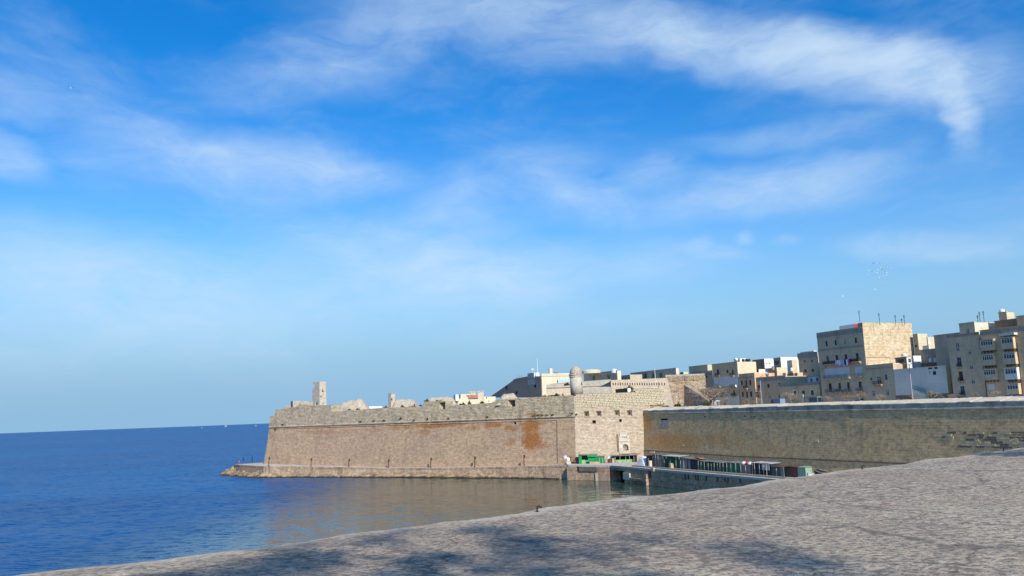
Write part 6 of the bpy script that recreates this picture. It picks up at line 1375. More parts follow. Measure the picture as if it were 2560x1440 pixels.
hut('dark green hut with leaning pale posts under a grey roof', TOWN, KH, 772, 985, 168, zQ, 'hut_dkgreen', 'corr', posts=5, rnd=rr)
hut('dark green hut beneath a thin timber frame', TOWN, KH, 990, 1145, 186, zQ, 'hut_dkgreen', 'hut_grey', posts=4, rnd=rr)
t, fn, a0, a1, zt = hut('brighter green hut with a small white window', TOWN, KH, 1150, 1325, 188, zQ, 'hut_mid', 'hut_grey', posts=3, rnd=rr)
wr = rect_on(lambda px, py: TOWN.pu(px, py, KH), *zQ(1275, 212), *zQ(1305, 255)); mb = MB()
for i in range(2):
    for j in range(3): mb.fn(fn, lerp(wr[0], wr[1], i / 2), lerp(wr[0], wr[1], i / 2 + .38), lerp(wr[2], wr[3], j / 3), lerp(wr[2], wr[3], j / 3 + .25), -.04, -.005)
mb.build('window', M['hut_pale'], t)
t, fn, a0, a1, zt = hut('grey sheet-fronted hut with red bundles on its roof', TOWN, KH, 1332, 1470, 222, zQ, 'hut_pale', 'corr', posts=2, rnd=rr)
for i, (c, s) in enumerate((('tarp', 0), ('red', .35), ('tarp', .6))):
    mb = MB(); p = fn(lerp(a0, a1, .1 + s), zt + .3, .9); mb.lathe(p - Vector((0, 0, .2)), [(.55, 0), (.6, .25), (.35, .55), (.1, .62)], 9); mb.build('bundle', M[c], t)
t, fn, a0, a1, zt = hut('navy hut fenced by thin poles with a camouflage sheet at its end', TOWN, KH, 1478, 1740, 190, zQ, 'hut_navy', 'corr_white', posts=5, rnd=rr)
mb = MB(); mb.fn(fn, a1 - 2.6, a1 - .1, zt - 1.5, zt + .05, -.4, -.34); mb.build('camouflage_sheet', M['corr_white'], t)
hut('teal and grey hut with a rust-red flat roof', TOWN, KH, 1748, 1950, 240, zQ, 'hut_teal', 'corr_rust', posts=1, door=.3, rnd=rr)
hut('rust-brown sheet metal shed', TOWN, KH, 1955, 2092, 240, zQ, 'corr_rust', 'corr_rust', rnd=rr)
hut('mint green locker shed at the right end of the huts', TOWN, KH, 2096, 2200, 250, zQ, 'hut_mint', 'hut_mint', over=.05, depth=1.8, rnd=rr)
KG = FLNK.uk(e0 + Vector((0, 3.0, 0)))[1]
t, fn, a0, a1, zt = hut('bright green hut with open front below the sunlit flank', FLNK, KG, 395, 785, 150, zP, 'hut_green', 'corr', open_front=True, posts=0, rnd=rr, depth=2.4)
mb = MB(); mb.fn(fn, lerp(a0, a1, .48), a1, zt - .75, zt - .1, -.3, -.24); mb.build('fascia', M['hut_green'], t)
mb = MB(); mb.fn(fn, lerp(a0, a1, .5), lerp(a0, a1, .82), 4.9, 6.0, -.35, -.3); mb.build('flap', M['hut_green'], t)
hut('lower bright green hut right of the open-fronted one', FLNK, KG + .2, 790, 945, 178, zP, 'hut_green', 'corr', posts=2, rnd=rr, depth=2.0)
hut('open shelter with grey flat roof and dark back by the gate', FLNK, KG + .4, 1120, 1640, 165, zP, 'hut_black', 'corr', posts=5, open_front=True, rnd=rr, depth=2.6, over=.5)
hut('dark grey shed behind the flat-roofed shelter', FLNK, KG + 3.6, 1470, 1690, 112, zP, 'hut_dkgreen', 'hut_black', rnd=rr, depth=1.8)
# crates, lockers, boats, tarpaulin
def crate(lab, px0, py0, px1, py1, z, k, fr, mat, cat='crate', depth=.9, slats=3):
    a0, z1 = fr.pu(*z(px0, py0), k); a1 = fr.pu(*z(px1, py1), k)[0]; fn = lambda a, zz, d: fr.pt(a, k + d, zz); t = thing('crate' if cat == 'crate' else cat.replace(' ', '_'), lab, cat, fn((a0 + a1) / 2, 4.36, depth / 2))
    mb = MB(); mb.fn(fn, a0 + .03, a1 - .03, 4.36, z1 - .03, .04, depth); mb.build('box', M[mat], t); h = z1 - 4.36
    for i in range(slats): mb = MB(); mb.fn(fn, a0, a1, 4.36 + h * i / slats + .02, 4.36 + h * (i + 1) / slats - .02, 0, .036); mb.build('slat', M[mat], t)
    mb = MB(); mb.fn(fn, a0 - .03, a1 + .03, z1 - .027, z1 + .05, -.03, depth + .03); mb.build('lid', M[mat], t); return t
crate('low tan bench box before the bright green hut', 630, 305, 845, 340, zP, KG - 1.0, FLNK, 'crate')
crate('rust-red crate stack right of the lower green hut', 960, 250, 1020, 340, zP, KG + .2, FLNK, 'quay_red')
crate('tall rust-brown locker beside the flat-roofed shelter', 1028, 235, 1105, 340, zP, KG + .2, FLNK, 'corr_rust', 'locker', 1.0, 5)
crate('pale tan cabinet at the left of the flat-roofed shelter', 1110, 225, 1170, 340, zP, KG + .3, FLNK, 'crate', 'cabinet', .9, 4)
crate('white cabinet above the rust-brown locker', 1025, 185, 1095, 233, zP, KG + .9, FLNK, 'tarp', 'cabinet', .7, 2)
crate('cream box under the white junk at the bastion corner', 140, 285, 230, 345, zP, KG + .5, FLNK, 'coping')
crate('pale low locker in front of the grey timber hut', 1875, 275, 1910, 355, zP, KH - 1.4, TOWN, 'coping', 'locker')
crate('small tan table before the ragged-roof hut', 385, 205, 412, 240, zQ, KH - 1.2, TOWN, 'crate', 'table')
crate('white square sign board on the teal hut front', 1870, 255, 1915, 300, zQ, KH - .6, TOWN, 'hut_pale', 'board', .15)
def junk(lab, p, mat, seed, s):
    mb = MB(); rnd = random.Random(seed)
    for i in range(6): mb.box(p + Vector((rnd.uniform(-s, s) * .6, rnd.uniform(-s, s) * .4, rnd.uniform(0, s))), (rnd.uniform(.3, .8) * s, rnd.uniform(.2, .5) * s, rnd.uniform(.3, .9) * s), rnd.uniform(0, 3))
    return mb
pj = FLNK.pt(FLNK.pu(*zP(155, 250), KG + 1)[0], KG + 1, 5.8)
t = thing('scrap_heap', 'heap of white and brown scrap at the bastion corner by the green hut', 'scrap', Vector((pj.x, pj.y, 4.36)))
junk('', pj, None, 1, 1.1).build('white_scrap', M['tarp'], t); junk('', pj + Vector((1.6, .4, -.6)), None, 2, 1.2).build('brown_scrap', M['rust_wall'], t); junk('', pj + Vector((3.0, .6, -.8)), None, 3, 1.1).build('dark_scrap', M['leaf_brown'], t)
def boat_hull(lab, c, L, W_, H, rz, mat, cover=None, name='dinghy'):
    t = thing(name, lab, 'boat', c); mb = MB(); n = 12; rows = []
    for i in range(n + 1):
        s = i / n; w = W_ / 2 * (math.sin(math.pi * min(1, .12 + s * .95)) ** .6 if s < 1 else .02); sh = H * (.85 + .35 * (2 * s - 1) ** 2)
        rows.append([Vector((L * (s - .5), -w, sh)), Vector((L * (s - .5), -w * .75, H * .25)), Vector((L * (s - .5), 0, 0)), Vector((L * (s - .5), w * .75, H * .25)), Vector((L * (s - .5), w, sh))])
    R = Matrix.Rotation(rz, 3, 'Z'); idx = []
    for r in rows: idx.append([len(mb.v) + i for i in range(5)]); mb.v += [c + R @ p for p in r]
    for a, b in zip(idx, idx[1:]):
        for i in range(4): mb.f.append((a[i], a[i + 1], b[i + 1], b[i]))
        mb.f.append((a[4], a[0], b[0], b[4]))
    mb.f.append(tuple(reversed(idx[0]))); mb.build('hull', M[mat], t)
    mb = MB(); mb.tube([c + R @ (r[0] + Vector((0, 0, .03))) for r in rows], .06, 5); mb.tube([c + R @ (r[4] + Vector((0, 0, .03))) for r in rows], .06, 5); mb.build('gunwale', M[cover or 'coping'], t); return t
ub, zb2 = TOWN.pu(*zQ(2350, 330), KH - 1); boat_hull('small white dinghy right of the mint green locker', TOWN.pt(ub, KH - 1, 4.36), 3.6, 1.7, 1.25, TOWN.ang + 1.2, 'tarp')
ub, _ = TOWN.pu(*zQ(2500, 300), KH); boat_hull('dark boat with a tan cover at the foreground parapet edge', TOWN.pt(ub, KH, 4.36), 6.5, 2.2, 1.7, TOWN.ang, 'hut_black', 'crate')
ut, _ = TOWN.pu(*zP(1780, 300), KH + .5); c = TOWN.pt(ut, KH + .5, 4.36); mb = MB()
for i in range(13):
    for j in range(9):
        u = i / 12; v = j / 8; h = 2.5 * max(0, 1 - (2 * u - 1) ** 4) * max(0, 1 - (2 * v - 1) ** 4); mb.v.append(c + TOWN.u * (u - .5) * 3.9 + TOWN.k * (v - .5) * 2.4 + Vector((0, 0, h * (1 + .15 * mn.noise(Vector((u * 4, v * 4, 2)))))))
for i in range(12):
    for j in range(8): mb.f.append((i * 9 + j, (i + 1) * 9 + j, (i + 1) * 9 + j + 1, i * 9 + j + 1))
tag(mb.build('tarpaulin_heap', M['tarp'], loc=c), 'white tarpaulin heap between the shelter and the black shack', 'tarpaulin')
# rusty posts along the walkway
pr = None
POSTS = [(922, 250, 92), (1603, 282, 118), (2310, 300, 132)]
pp_ = [(*zS(x, y), zS(x, yt)[1]) for x, y, yt in POSTS] + [(zA(2105, 1190)[0], 1171, zA(2105, 1075)[1]), (zB(375, 1180)[0], 1169.5, zB(375, 1055)[1]), (zB(925, 1160)[0], 1167, zB(925, 1040)[1]), (zB(1525, 1148)[0], 1163.5, zB(1525, 1020)[1]), (zS(530, 185)[0], 1156, zS(530, 60)[1])]
onames = ['first rusty lamp stump from the walkway tip', 'second rusty lamp stump from the walkway tip', 'third rusty lamp stump from the walkway tip', 'fourth rusty lamp stump from the walkway tip', 'fifth rusty lamp stump from the walkway tip', 'sixth rusty lamp stump from the walkway tip', 'seventh rusty lamp stump, nearest the orange stain', 'thin black post at the shaded end of the walkway']
for i, (x, yb, yt) in enumerate(pp_):
    # stand it on the walkway just behind the edge
    if i < 7:
        s_ = min((abs(on_z(x, yb, q.z).x - q.x), j) for j, q in enumerate([qfn(QL * j / 400) for j in range(401)]))[1]; q = qfn(QL * s_ / 400); base = Vector((q.x, q.y + .5, q.z))
    else: base = on_z(x, yb, 4.5)
    h = at_d(x, yt, base.y).z - base.z
    t = thing('lamp_stump', onames[i] , 'post', base, 'stumps of lamp posts on the walkway')
    mb = MB(); mb.tube([base, base + Vector((0, 0, h))], [.16, .13], 8); mb.build('pole', M['rust' if i < 7 else 'iron'], t)
    mb = MB(); mb.lathe(base, [(.26, 0), (.26, .12), (.17, .25)], 8); mb.build('foot', M['rust'], t)
    if i < 7: mb = MB(); mb.box(base + Vector((.22, 0, h - .45)), (.42, .38, .95)); mb.build('lamp_head', M['rust'], t)
# anglers at the tip
def person(lab, base, h, shirt, trousers, sitting=False, hat=None, rz=0.0):
    t = thing('person', lab, 'person', base); me = bpy.data.meshes.new('body'); s = h / 1.75
    if sitting: J = [((0, 0, .50), .13), ((0, .02, .75), .15), ((0, .03, 1.0), .16), ((0, .02, 1.12), .07), ((0, 0, 1.2), .085), ((0, -.01, 1.3), .10), ((-.09, -.02, .48), .10), ((-.10, -.40, .48), .08), ((-.10, -.42, .05), .055), ((-.10, -.55, .03), .045), ((.09, -.02, .48), .10), ((.10, -.40, .48), .08), ((.10, -.42, .05), .055), ((.10, -.55, .03), .045), ((-.2, .02, 1.0), .065), ((-.26, -.08, .76), .05), ((-.16, -.32, .66), .04), ((.2, .02, 1.0), .065), ((.26, -.08, .76), .05), ((.16, -.32, .66), .04)]
    else: J = [((0, 0, .95), .14), ((0, 0, 1.15), .14), ((0, 0, 1.38), .16), ((0, 0, 1.5), .06), ((0, -.01, 1.58), .085), ((0, -.01, 1.68), .09), ((-.1, 0, .9), .11), ((-.11, -.02, .48), .075), ((-.11, 0, .06), .05), ((-.11, -.16, .03), .045), ((.1, 0, .9), .11), ((.11, -.02, .48), .075), ((.11, 0, .06), .05), ((.11, -.16, .03), .045), ((-.21, 0, 1.38), .065), ((-.26, .02, 1.1), .05), ((-.24, -.08, .86), .04), ((.21, 0, 1.38), .065), ((.26, .02, 1.1), .05), ((.24, -.08, .86), .04)]
    E = [(0, 1), (1, 2), (2, 3), (3, 4), (4, 5), (0, 6), (6, 7), (7, 8), (8, 9), (0, 10), (10, 11), (11, 12), (12, 13), (2, 14), (14, 15), (15, 16), (2, 17), (17, 18), (18, 19)]
    R = Matrix.Rotation(rz, 3, 'Z'); me.from_pydata([tuple(R @ (Vector(p) * s)) for p, _ in J], E, []); o = bpy.data.objects.new('body', me); COL.objects.link(o); o.parent = t
    o.modifiers.new('skin', 'SKIN')
    for i, (_, r) in enumerate(J): me.skin_vertices[0].data[i].radius = (r * s, r * s)
    me.skin_vertices[0].data[0].use_root = True
    m2 = o.modifiers.new('sub', 'SUBSURF'); m2.levels = 1; m2.render_levels = 1; me.materials.append(M[shirt])
    mb = MB(); hd = base + R @ (Vector(J[5][0]) * s); mb.lathe(hd - Vector((0, 0, .11 * s)), [(.05 * s, 0), (.095 * s, .07 * s), (.10 * s, .14 * s), (.06 * s, .22 * s), (.01, .24 * s)], 10); mb.build('head', M['skin'], t)
    mb = MB(); mb.lathe(hd - Vector((0, 0, .02 * s)), [(.108 * s, 0), (.11 * s, .06 * s), (.07 * s, .15 * s), (.01, .17 * s)], 10); mb.build('hair' if not hat else 'cap', M[hat or 'iron'], t); return t
b = on_z(*zS(285, 236), 4.4); person('person in red and white sitting at the walkway tip', b, 1.75, 'shirt', None, True, 'tank_white', 1.2)
b = on_z(*zS(365, 176), 4.5); person('standing person in dark clothes at the back of the walkway tip', Vector((b.x, b.y, 4.5)), 1.75, 'iron', None, False, None, .5)
# ------------------------------------------------------------------ street behind the curtain: cars, lamps, shelter, trees
CARS = 'cars parked behind the curtain wall'
ct = thing('parked_car', 'x', 'car', (0, 0, 0), CARS); mb = MB()
side_ = [(-2.1, .28), (-2.12, .62), (-1.95, .82), (-1.25, .92), (-.72, 1.38), (.55, 1.42), (1.25, .98), (1.98, .84), (2.1, .62), (2.08, .28)]
nS = len(side_); L_ = [Vector((x, -.84 + .16 * max(0, (z - .9) / .5), z)) for x, z in side_]; R_2 = [Vector((x, .84 - .16 * max(0, (z - .9) / .5), z)) for x, z in side_]
mb.add(L_ + R_2, [tuple(reversed(range(nS))), tuple(range(nS, 2 * nS))] + [(i, i + 1, nS + i + 1, nS + i) for i in range(nS - 1)] + [(nS - 1, 0, nS, 2 * nS - 1)]); mb.f = [tuple(reversed(f)) for f in mb.f]
mb.build('body', M['car_paint'], ct)
def cq(mb, pts): mb.add(pts, [tuple(range(len(pts)))]); mb.add([p + Vector((0, 0, 0)) for p in pts], [tuple(reversed(range(len(pts))))])
for sgn in (-1, 1):
    for xs in ([(-1.05, .97), (-.66, 1.31), (-.1, 1.34), (-.1, .97)], [(.0, .97), (.0, 1.34), (.5, 1.34), (1.05, .99)]):
        mb = MB(); cq(mb, [Vector((x, sgn * (.84 - .16 * max(0, (z - .9) / .5) + .012), z)) for x, z in xs]); mb.build('side_window', M['car_glass'], ct)
    for x in (-1.3, 1.3):
        mb = MB(); c = Vector((x, sgn * .74, .31)); mb.tube([c - Vector((0, .1, 0)), c + Vector((0, .1, 0))], .31, 14); o = mb.build('wheel', M['tyre'], ct)
        mb = MB(); mb.tube([c + Vector((0, sgn * .1, 0)), c + Vector((0, sgn * .115, 0))], .18, 12); mb.build('rim', M['grey_metal'], o)
    mb = MB(); mb.box((-2.06, sgn * .6, .68), (.12, .36, .16)); mb.build('headlight', M['lamp_glass'], ct)
    mb = MB(); mb.box((2.06, sgn * .62, .72), (.1, .3, .16)); mb.build('tail_light', M['red'], ct)
mb = MB(); cq(mb, [Vector((-1.22, -.72, .955)), Vector((-1.22, .72, .955)), Vector((-.75, .6, 1.375)), Vector((-.75, -.6, 1.375))]); mb.build('windscreen', M['car_glass'], ct)
mb = MB(); cq(mb, [Vector((.59, -.6, 1.42)), Vector((.59, .6, 1.42)), Vector((1.22, .72, 1.03)), Vector((1.22, -.72, 1.03))]); mb.build('rear_window', M['car_glass'], ct)
def place_cars(spec):
    for i, (z, x, y, k, c, lab) in enumerate(spec):
        u, zt = TOWN.pu(*z(x, y), k); p = TOWN.pt(u, k, max(18.61, zt - 1.42)); rz = TOWN.ang + (math.pi if i % 2 else 0)
        mats = {'car_paint_silver': M['car_' + c]} if c else None
        if i == 0:
            ct.location = p; ct.rotation_euler = (0, 0, rz); ct['label'] = lab; ROOT_AT[ct] = p
            for ch in ct.children: repaint(ch, mats)
        else: copy_tree(ct, p, rz, 1.0, lab, None, mats)
place_cars([(zH, 640, 1342, 30, 'blue', 'pale blue car parked before the white-painted house corner'), (zJ, 400, 203, 26, 'white', 'white car parked below the left part of the big house'), (zJ, 540, 186, 30, None, 'silver car parked below the right part of the big house'),
            (zJ, 1010, 184, 26, 'white', 'white car parked before the street lamp by the white-painted house'), (zJ, 1880, 160, 26, 'blue', 'bluish car parked before the flats, left of the red car'), (zJ, 2390, 134, 26, 'red', 'red car parked at the far right behind the wall'), (zH, 890, 1330, 30, 'white', 'white car between the pale blue car and the flats'),
            (zC, 1725, 815, 16, 'beige', 'beige car parked under the loopholed wall'), (zE, 300, 1008, 22, 'dark', 'dark car parked under the eroded scarp'), (zE, 95, 1032, 22, 'red', 'red-lit car left of the dark car by the eroded scarp'), (zH, 1905, 1305, 30, 'dark', 'dark car right of the red car at the picture edge')])
# street lamps
def street_lamp(lab, z, x, y0, x1, y1, k, arms):
    u, zb = TOWN.pu(*z(x, y0), k); zt = TOWN.pu(*z(x1, y1), k)[1]; p = TOWN.pt(u, k, 18.62); q = TOWN.pt(u, k, zt); t = thing('street_lamp', lab, 'street lamp', p)
    mb = MB(); mb.tube([p, q], [.16, .09], 8); mb.build('pole', M['grey_metal'], t)
    mb = MB(); mb.lathe(p, [(.3, 0), (.3, .4), (.17, .6)], 8); mb.build('base', M['grey_metal'], t)
    for a in arms:
        e = q + TOWN.u * a + Vector((0, 0, .3)); mb = MB(); mb.tube([q, q + TOWN.u * a * .5 + Vector((0, 0, .25)), e], .06, 6); mb.build('arm', M['grey_metal'], t)
        mb = MB(); mb.box(e + TOWN.u * (.35 if a > 0 else -.35), (.9, .28, .16), TOWN.ang); mb.build('lamp_head', M['grey_metal'], t)
street_lamp('slim grey street lamp in front of the wide plain house', zE, 1378, 1010, 1345, 560, 20, (.9,))
street_lamp('tall street lamp with two arms in front of the white-painted house', zG, 1895, 930, 1835, 345, 20, (-1.3, 2.6))
# bus shelter, white sign, booth, van
us_, _ = TOWN.pu(*zE(2100, 960), 34); ue_, _ = TOWN.pu(*zE(2310, 960), 34); zt_ = TOWN.pu(*zE(2200, 892), 34)[1]
t = thing('bus_shelter', 'teal glass bus shelter before the low grey-banded house', 'bus shelter', TOWN.pt((us_ + ue_) / 2, 34, 18.6)); fn = lambda a, z, d: TOWN.pt(a, 34 + d, z)
for i in range(5): mb = MB(); mb.fn(fn, lerp(us_, ue_, i / 5) + .04, lerp(us_, ue_, (i + 1) / 5) - .04, 18.8, zt_ - .25, 1.5, 1.54); mb.build('pane', M['teal_glass'], t)
for i in range(4): mb = MB(); a = lerp(us_, ue_, i / 3); mb.fn(fn, a - .05, a + .05, 18.6, zt_ - .2, 0, .1); mb.build('post', M['grey_metal'], t)
mb = MB(); mb.fn(fn, us_ - .2, ue_ + .2, zt_ - .2, zt_, -.2, 1.7); mb.build('roof', M['teal_glass'], t)
mb = MB(); mb.fn(fn, us_ + .3, ue_ - .3, 19.0, 19.08, .9, 1.35); mb.build('bench', M['grey_metal'], t)
def sign(lab, z, x0, y0, x1, y1, k, mat):
    a0, z1 = TOWN.pu(*z(x0, y0), k); a1, z0 = TOWN.pu(*z(x1, y1), k); fn = lambda a, zz, d: TOWN.pt(a, k + d, zz); t = thing('sign_board', lab, 'sign', fn((a0 + a1) / 2, 18.6, 0)); mb = MB(); mb.fn(fn, a0, a1, z0, z1, 0, .12); mb.build('panel', M[mat], t)
    mb = MB(); c = (a0 + a1) / 2; mb.fn(fn, c - .06, c + .06, 18.6, z0 - .002, .03, .1); mb.build('post', M['grey_metal'], t)
sign('upright white sign panel left of the bus shelter', zE, 2040, 845, 2072, 900, 26, 'tank_white')
a0_, zt_ = TOWN.pu(*zE(555, 955), 24); a1_, _ = TOWN.pu(*zE(600, 955), 24); fn = lambda a, z, d: TOWN.pt(a, 24 + d, z); t = thing('ticket_booth', 'white open-framed booth before the blue-floored house', 'booth', fn((a0_ + a1_) / 2, 18.6, .6)); w_ = a1_ - a0_
for a in (a0_, a1_ - .18):
    for d in (0, 1.1): mb = MB(); mb.fn(fn, a, a + .18, 18.6, zt_ - .2, d, d + .18); mb.build('post', M['white'], t)
mb = MB(); mb.fn(fn, a0_ - .1, a1_ + .1, zt_ - .2, zt_, -.1, 1.4); mb.build('roof', M['white'], t); mb = MB(); mb.fn(fn, a0_ + .18, a1_ - .18, 18.6, 19.6, .5, .6); mb.build('counter', M['white'], t)
u_, z_ = TOWN.pu(*zE(1645, 922), 26); p = TOWN.pt(u_, 26, 18.61); h = z_ - 18.61; t = thing('parked_van', 'pale blue van parked before the wide plain house', 'van', p); R = TOWN
def vb(mb, u0, u1, k0, k1, z0, z1): mb.fn(lambda a, z, d: TOWN.pt(u_ + a, 26 + d, 18.61 + z), u0, u1, z0, z1, k0, k1)
mb = MB(); vb(mb, -2.0, 2.0, -.9, .9, .35, h); mb.build('body', M['car_blue'], t); mb = MB(); vb(mb, -2.9, -2.002, -.88, .88, .35, h * .62); mb.build('bonnet', M['car_blue'], t)
mb = MB(); vb(mb, -1.9, -.9, -.93, -.902, h * .55, h * .9); mb.build('side_window', M['car_glass'], t); mb = MB(); vb(mb, -2.05, -2.003, -.8, .8, h * .63, h * .92); mb.build('windscreen', M['car_glass'], t)
for x in (-1.9, 1.4):
    for s in (-.8, .8): c = TOWN.pt(u_ + x, 26 + s, 18.61 + .34); mb = MB(); mb.tube([c - TOWN.k * .12, c + TOWN.k * .12], .34, 12); mb.build('wheel', M['tyre'], t)
# bare street trees
def bare_tree(seed, H, name='bare_tree'):
    rnd = random.Random(seed); t = thing(name, 'x', 'tree', (0, 0, 0), 'bare trees along the street'); mb = MB(); th = H * .32
    mb.tube([(0, 0, 0), (.04, .02, th * .5), (.0, .05, th)], [.16, .13, .11], 7); mb.build('trunk', M['bark'], t); cr = MB()
    def br(p, d, L, r, lv):
        q = p + d * L; mid = p + d * L * .5 + Vector((rnd.uniform(-1, 1), rnd.uniform(-1, 1), rnd.uniform(-.3, .3))) * L * .08; cr.tube([p, mid, q], [r, r * .8, r * .55], 3, False)
        if lv == 0: return
        for _ in range(4 if lv > 1 else 5):
            a = Vector((rnd.gauss(0, 1), rnd.gauss(0, 1), rnd.gauss(0, .8) + .25)).normalized(); dd = (d * .75 + a * .85).normalized(); br(p.lerp(q, rnd.uniform(.5, 1)), dd, L * rnd.uniform(.55, .8), r * .55, lv - 1)
    for i in range(6):
        w = i * math.pi / 3 + rnd.uniform(-.3, .3); br(Vector((0, 0.05, th * .97)), Vector((math.cos(w) * .8, math.sin(w) * .8, rnd.uniform(.4, 1.1))).normalized(), H * .26, .075, 3)
    cr.build('crown', M['twig'], t); return t
bt = bare_tree(4, 4.6)
TR = [(zE, 1850, 770, 30, 1.55, 'rounded bare tree left of the white sign panel'), (zE, 1130, 905, 30, 1.0, 'low bare tree before the narrow ochre house'), (zE, 750, 885, 26, 1.15, 'bare tree before the blue-floored house'), (zE, 1310, 890, 34, 1.0, 'faint bare tree left of the slim street lamp'), (zE, 490, 670, 18, 2.1, 'tall bare tree in front of the eroded scarp'),
      (zG, 470, 850, 32, 1.0, 'leftmost bare tree before the big house'), (zG, 790, 840, 32, 1.1, 'middle bare tree before the big house'), (zG, 1020, 790, 32, 1.35, 'rightmost bare tree before the big house'), (zG, 1340, 820, 32, 1.2, 'bare tree before the arched balcony house'), (zG, 1900, 800, 32, 1.2, 'bare tree beside the tall two-armed street lamp'),
      (zH, 540, 1210, 30, 1.2, 'reddish bare tree right of the green stair rail'), (zH, 830, 1270, 30, 1.0, 'low bare tree at the left of the flats'), (zH, 1160, 1245, 30, 1.15, 'broad bare tree before the plain flats'), (zH, 1480, 1215, 30, 1.2, 'bare tree before the balcony flats')]
for i, (z, x, y, k, s, lab) in enumerate(TR):
    u, zt = TOWN.pu(*z(x, y), k); sc = max(.5, (zt - 18.6) / 3.7); p = TOWN.pt(u, k, 18.6)
    if i == 0: bt.location = p; bt.scale = (sc,) * 3; bt['label'] = lab
    else: copy_tree(bt, p, i * 1.3, (sc * s * .8, sc * s * .8, sc), lab)
# pale bare tree before the cavalier
u, zt = TOWN.pu(*zK(1150, 640), 60); p = at_d(*zK(1150, 770), 330)
copy_tree(bt, Vector((p.x, p.y, 22)), 1.0, 1.15, 'pale bare tree before the dark sloping rampart', None, {'bare_twigs': M['frame_grey'], 'bark': M['frame_grey']})
# scrub on the walls
def leafy(mb, c, rx, ry, rz_, n, rnd, size):
    for _ in range(n):
        while True:
            v = Vector((rnd.uniform(-1, 1), rnd.uniform(-1, 1), rnd.uniform(-.2, 1)))
            if v.length < 1: break
        p = c + Vector((v.x * rx, v.y * ry, v.z * rz_ * (0.7 + .3 * math.sin(v.x * 5 + c.x)))); a = Vector((rnd.gauss(0, 1), rnd.gauss(0, 1), rnd.gauss(0, 1))).normalized(); b = a.cross(Vector((rnd.gauss(0, 1), rnd.gauss(0, 1), rnd.gauss(0, 1)))).normalized(); s = size * rnd.uniform(.6, 1.4)
        mb.add([p - a * s - b * s * .5, p + a * s - b * s * .5, p + a * s + b * s * .5, p - a * s + b * s * .5], [(0, 1, 2, 3)])
SH = [(zM, 200, 460, 60, 30, 318, 'leaves', 'dark shrub left of the small square turret base'), (zM, 530, 445, 45, 30, 315, 'leaves', 'small shrub before the faceted emplacement'), (zM, 730, 440, 110, 45, 313, 'leaves', 'broad dark scrub right of the faceted emplacement'), (zM, 910, 430, 55, 55, 309, 'leaves', 'dark shrub left of the left gun embrasure'),
      (zM, 1010, 330, 55, 40, 302, 'leaves', 'shrub on the left edge of the flat-topped emplacement'), (zM, 1540, 335, 110, 30, 305, 'leaves', 'scrub strip between the flat-topped emplacement and the cottage'), (zM, 1250, 335, 70, 25, 300, 'leaves', 'thin scrub on top of the flat-topped emplacement'), (zM, 1870, 365, 30, 35, 303, 'leaves', 'round bush in front of the cottage'),
      (zM, 1730, 395, 70, 25, 302, 'leaves', 'low scrub before the cottage gable'), (zM, 2120, 360, 40, 20, 300, 'leaves', 'low scrub at the foot of the tall chimney'), (zM, 2370, 365, 40, 35, 296, 'leaves', 'dark shrub left of the angular emplacement'), (zK, 1400, 765, 110, 35, 278, 'leaves_dry', 'dry grass tuft at the left of the flank top'), (zK, 1620, 745, 120, 45, 277, 'leaves', 'long green scrub on the bastion corner'), (zK, 1770, 750, 25, 30, 276, 'leaves', 'dark little bush at the bastion corner end'),
      (zC, 1180, 535, 95, 45, 290, 'leaves', 'bush on the flank top before the loopholed wall'), (zK, 1850, 500, 60, 30, 322, 'leaves', 'dark bush left of the domed turret shaft'), (zC, 1920, 790, 55, 45, 300, 'leaves', 'round green bush at the foot of the eroded scarp'), (zC, 2030, 415, 100, 22, 330, 'leaves', 'low scrub above the eroded scarp'), (zC, 1395, 865, 28, 18, 268, 'leaves', 'green tuft where the flank meets the curtain wall'),
      (zE, 420, 985, 70, 35, 290, 'leaves', 'low hedge at the foot of the eroded scarp'), (zA, 1745, 455, 22, 12, 325, 'leaves', 'tiny tuft on the rounded emplacement'), (zA, 1640, 462, 14, 9, 324, 'leaves', 'smallest tuft left on the rounded emplacement')]
for i, (z, x, y, hw, hh, d, mt, lab) in enumerate(SH):
    c = at_d(*z(x, y + hh), d); e = at_d(*z(x + hw, y + hh), d); tp = at_d(*z(x, y - hh), d); rnd = random.Random(i); rx = e.x - c.x; rz_ = tp.z - c.z; t = thing('shrub', lab, 'shrub', c - Vector((0, 0, .4)), 'scrub growing on the walls')
    mb = MB(); leafy(mb, c, rx, max(.8, rx * .5), rz_, int(90 + 60 * rx), rnd, .22); mb.build('foliage', M[mt], t)
    mb = MB()
    for j in range(4): w = j * 1.57; mb.tube([c - Vector((0, 0, .4)), c + Vector((math.cos(w) * rx * .5, math.sin(w) * .4, rz_ * .6))], [.06, .02], 4)
    mb.build('stem', M['bark'], t)
TF = [(zB, 1650, 543, 25), (zB, 1700, 540, 30), (zB, 1760, 537, 30), (zB, 1810, 535, 20), (zB, 1880, 533, 14), (zB, 1080, 557, 12), (zB, 340, 580, 14), (zB, 600, 575, 10), (zA, 1785, 615, 24), (zA, 1945, 605, 18), (zA, 2075, 600, 16), (zA, 825, 650, 16), (zA, 2440, 600, 14), (zA, 2280, 572, 14), (zA, 735, 708, 12), (zB, 2105, 515, 22), (zB, 2170, 527, 10)]
for i, (z, x, y, w) in enumerate(TF):
    px, py = z(x, y); a, zz = b_at(px, py); c = bfn(min(a, BL), zz, -.25) if px < 1420 else ffn(f_at(px, py)[0], f_at(px, py)[1], -.2); rnd = random.Random(50 + i); mb = MB(); leafy(mb, c, w / 25 * .9, .3, .55, 45, rnd, .13)
    o = mb.build('weed_tuft', M['leaves'], loc=c - Vector((0, 0, .1))); tag(o, 'dark weed tuft rooted along the bastion cordon', 'weed', 'weeds along the bastion cordon')
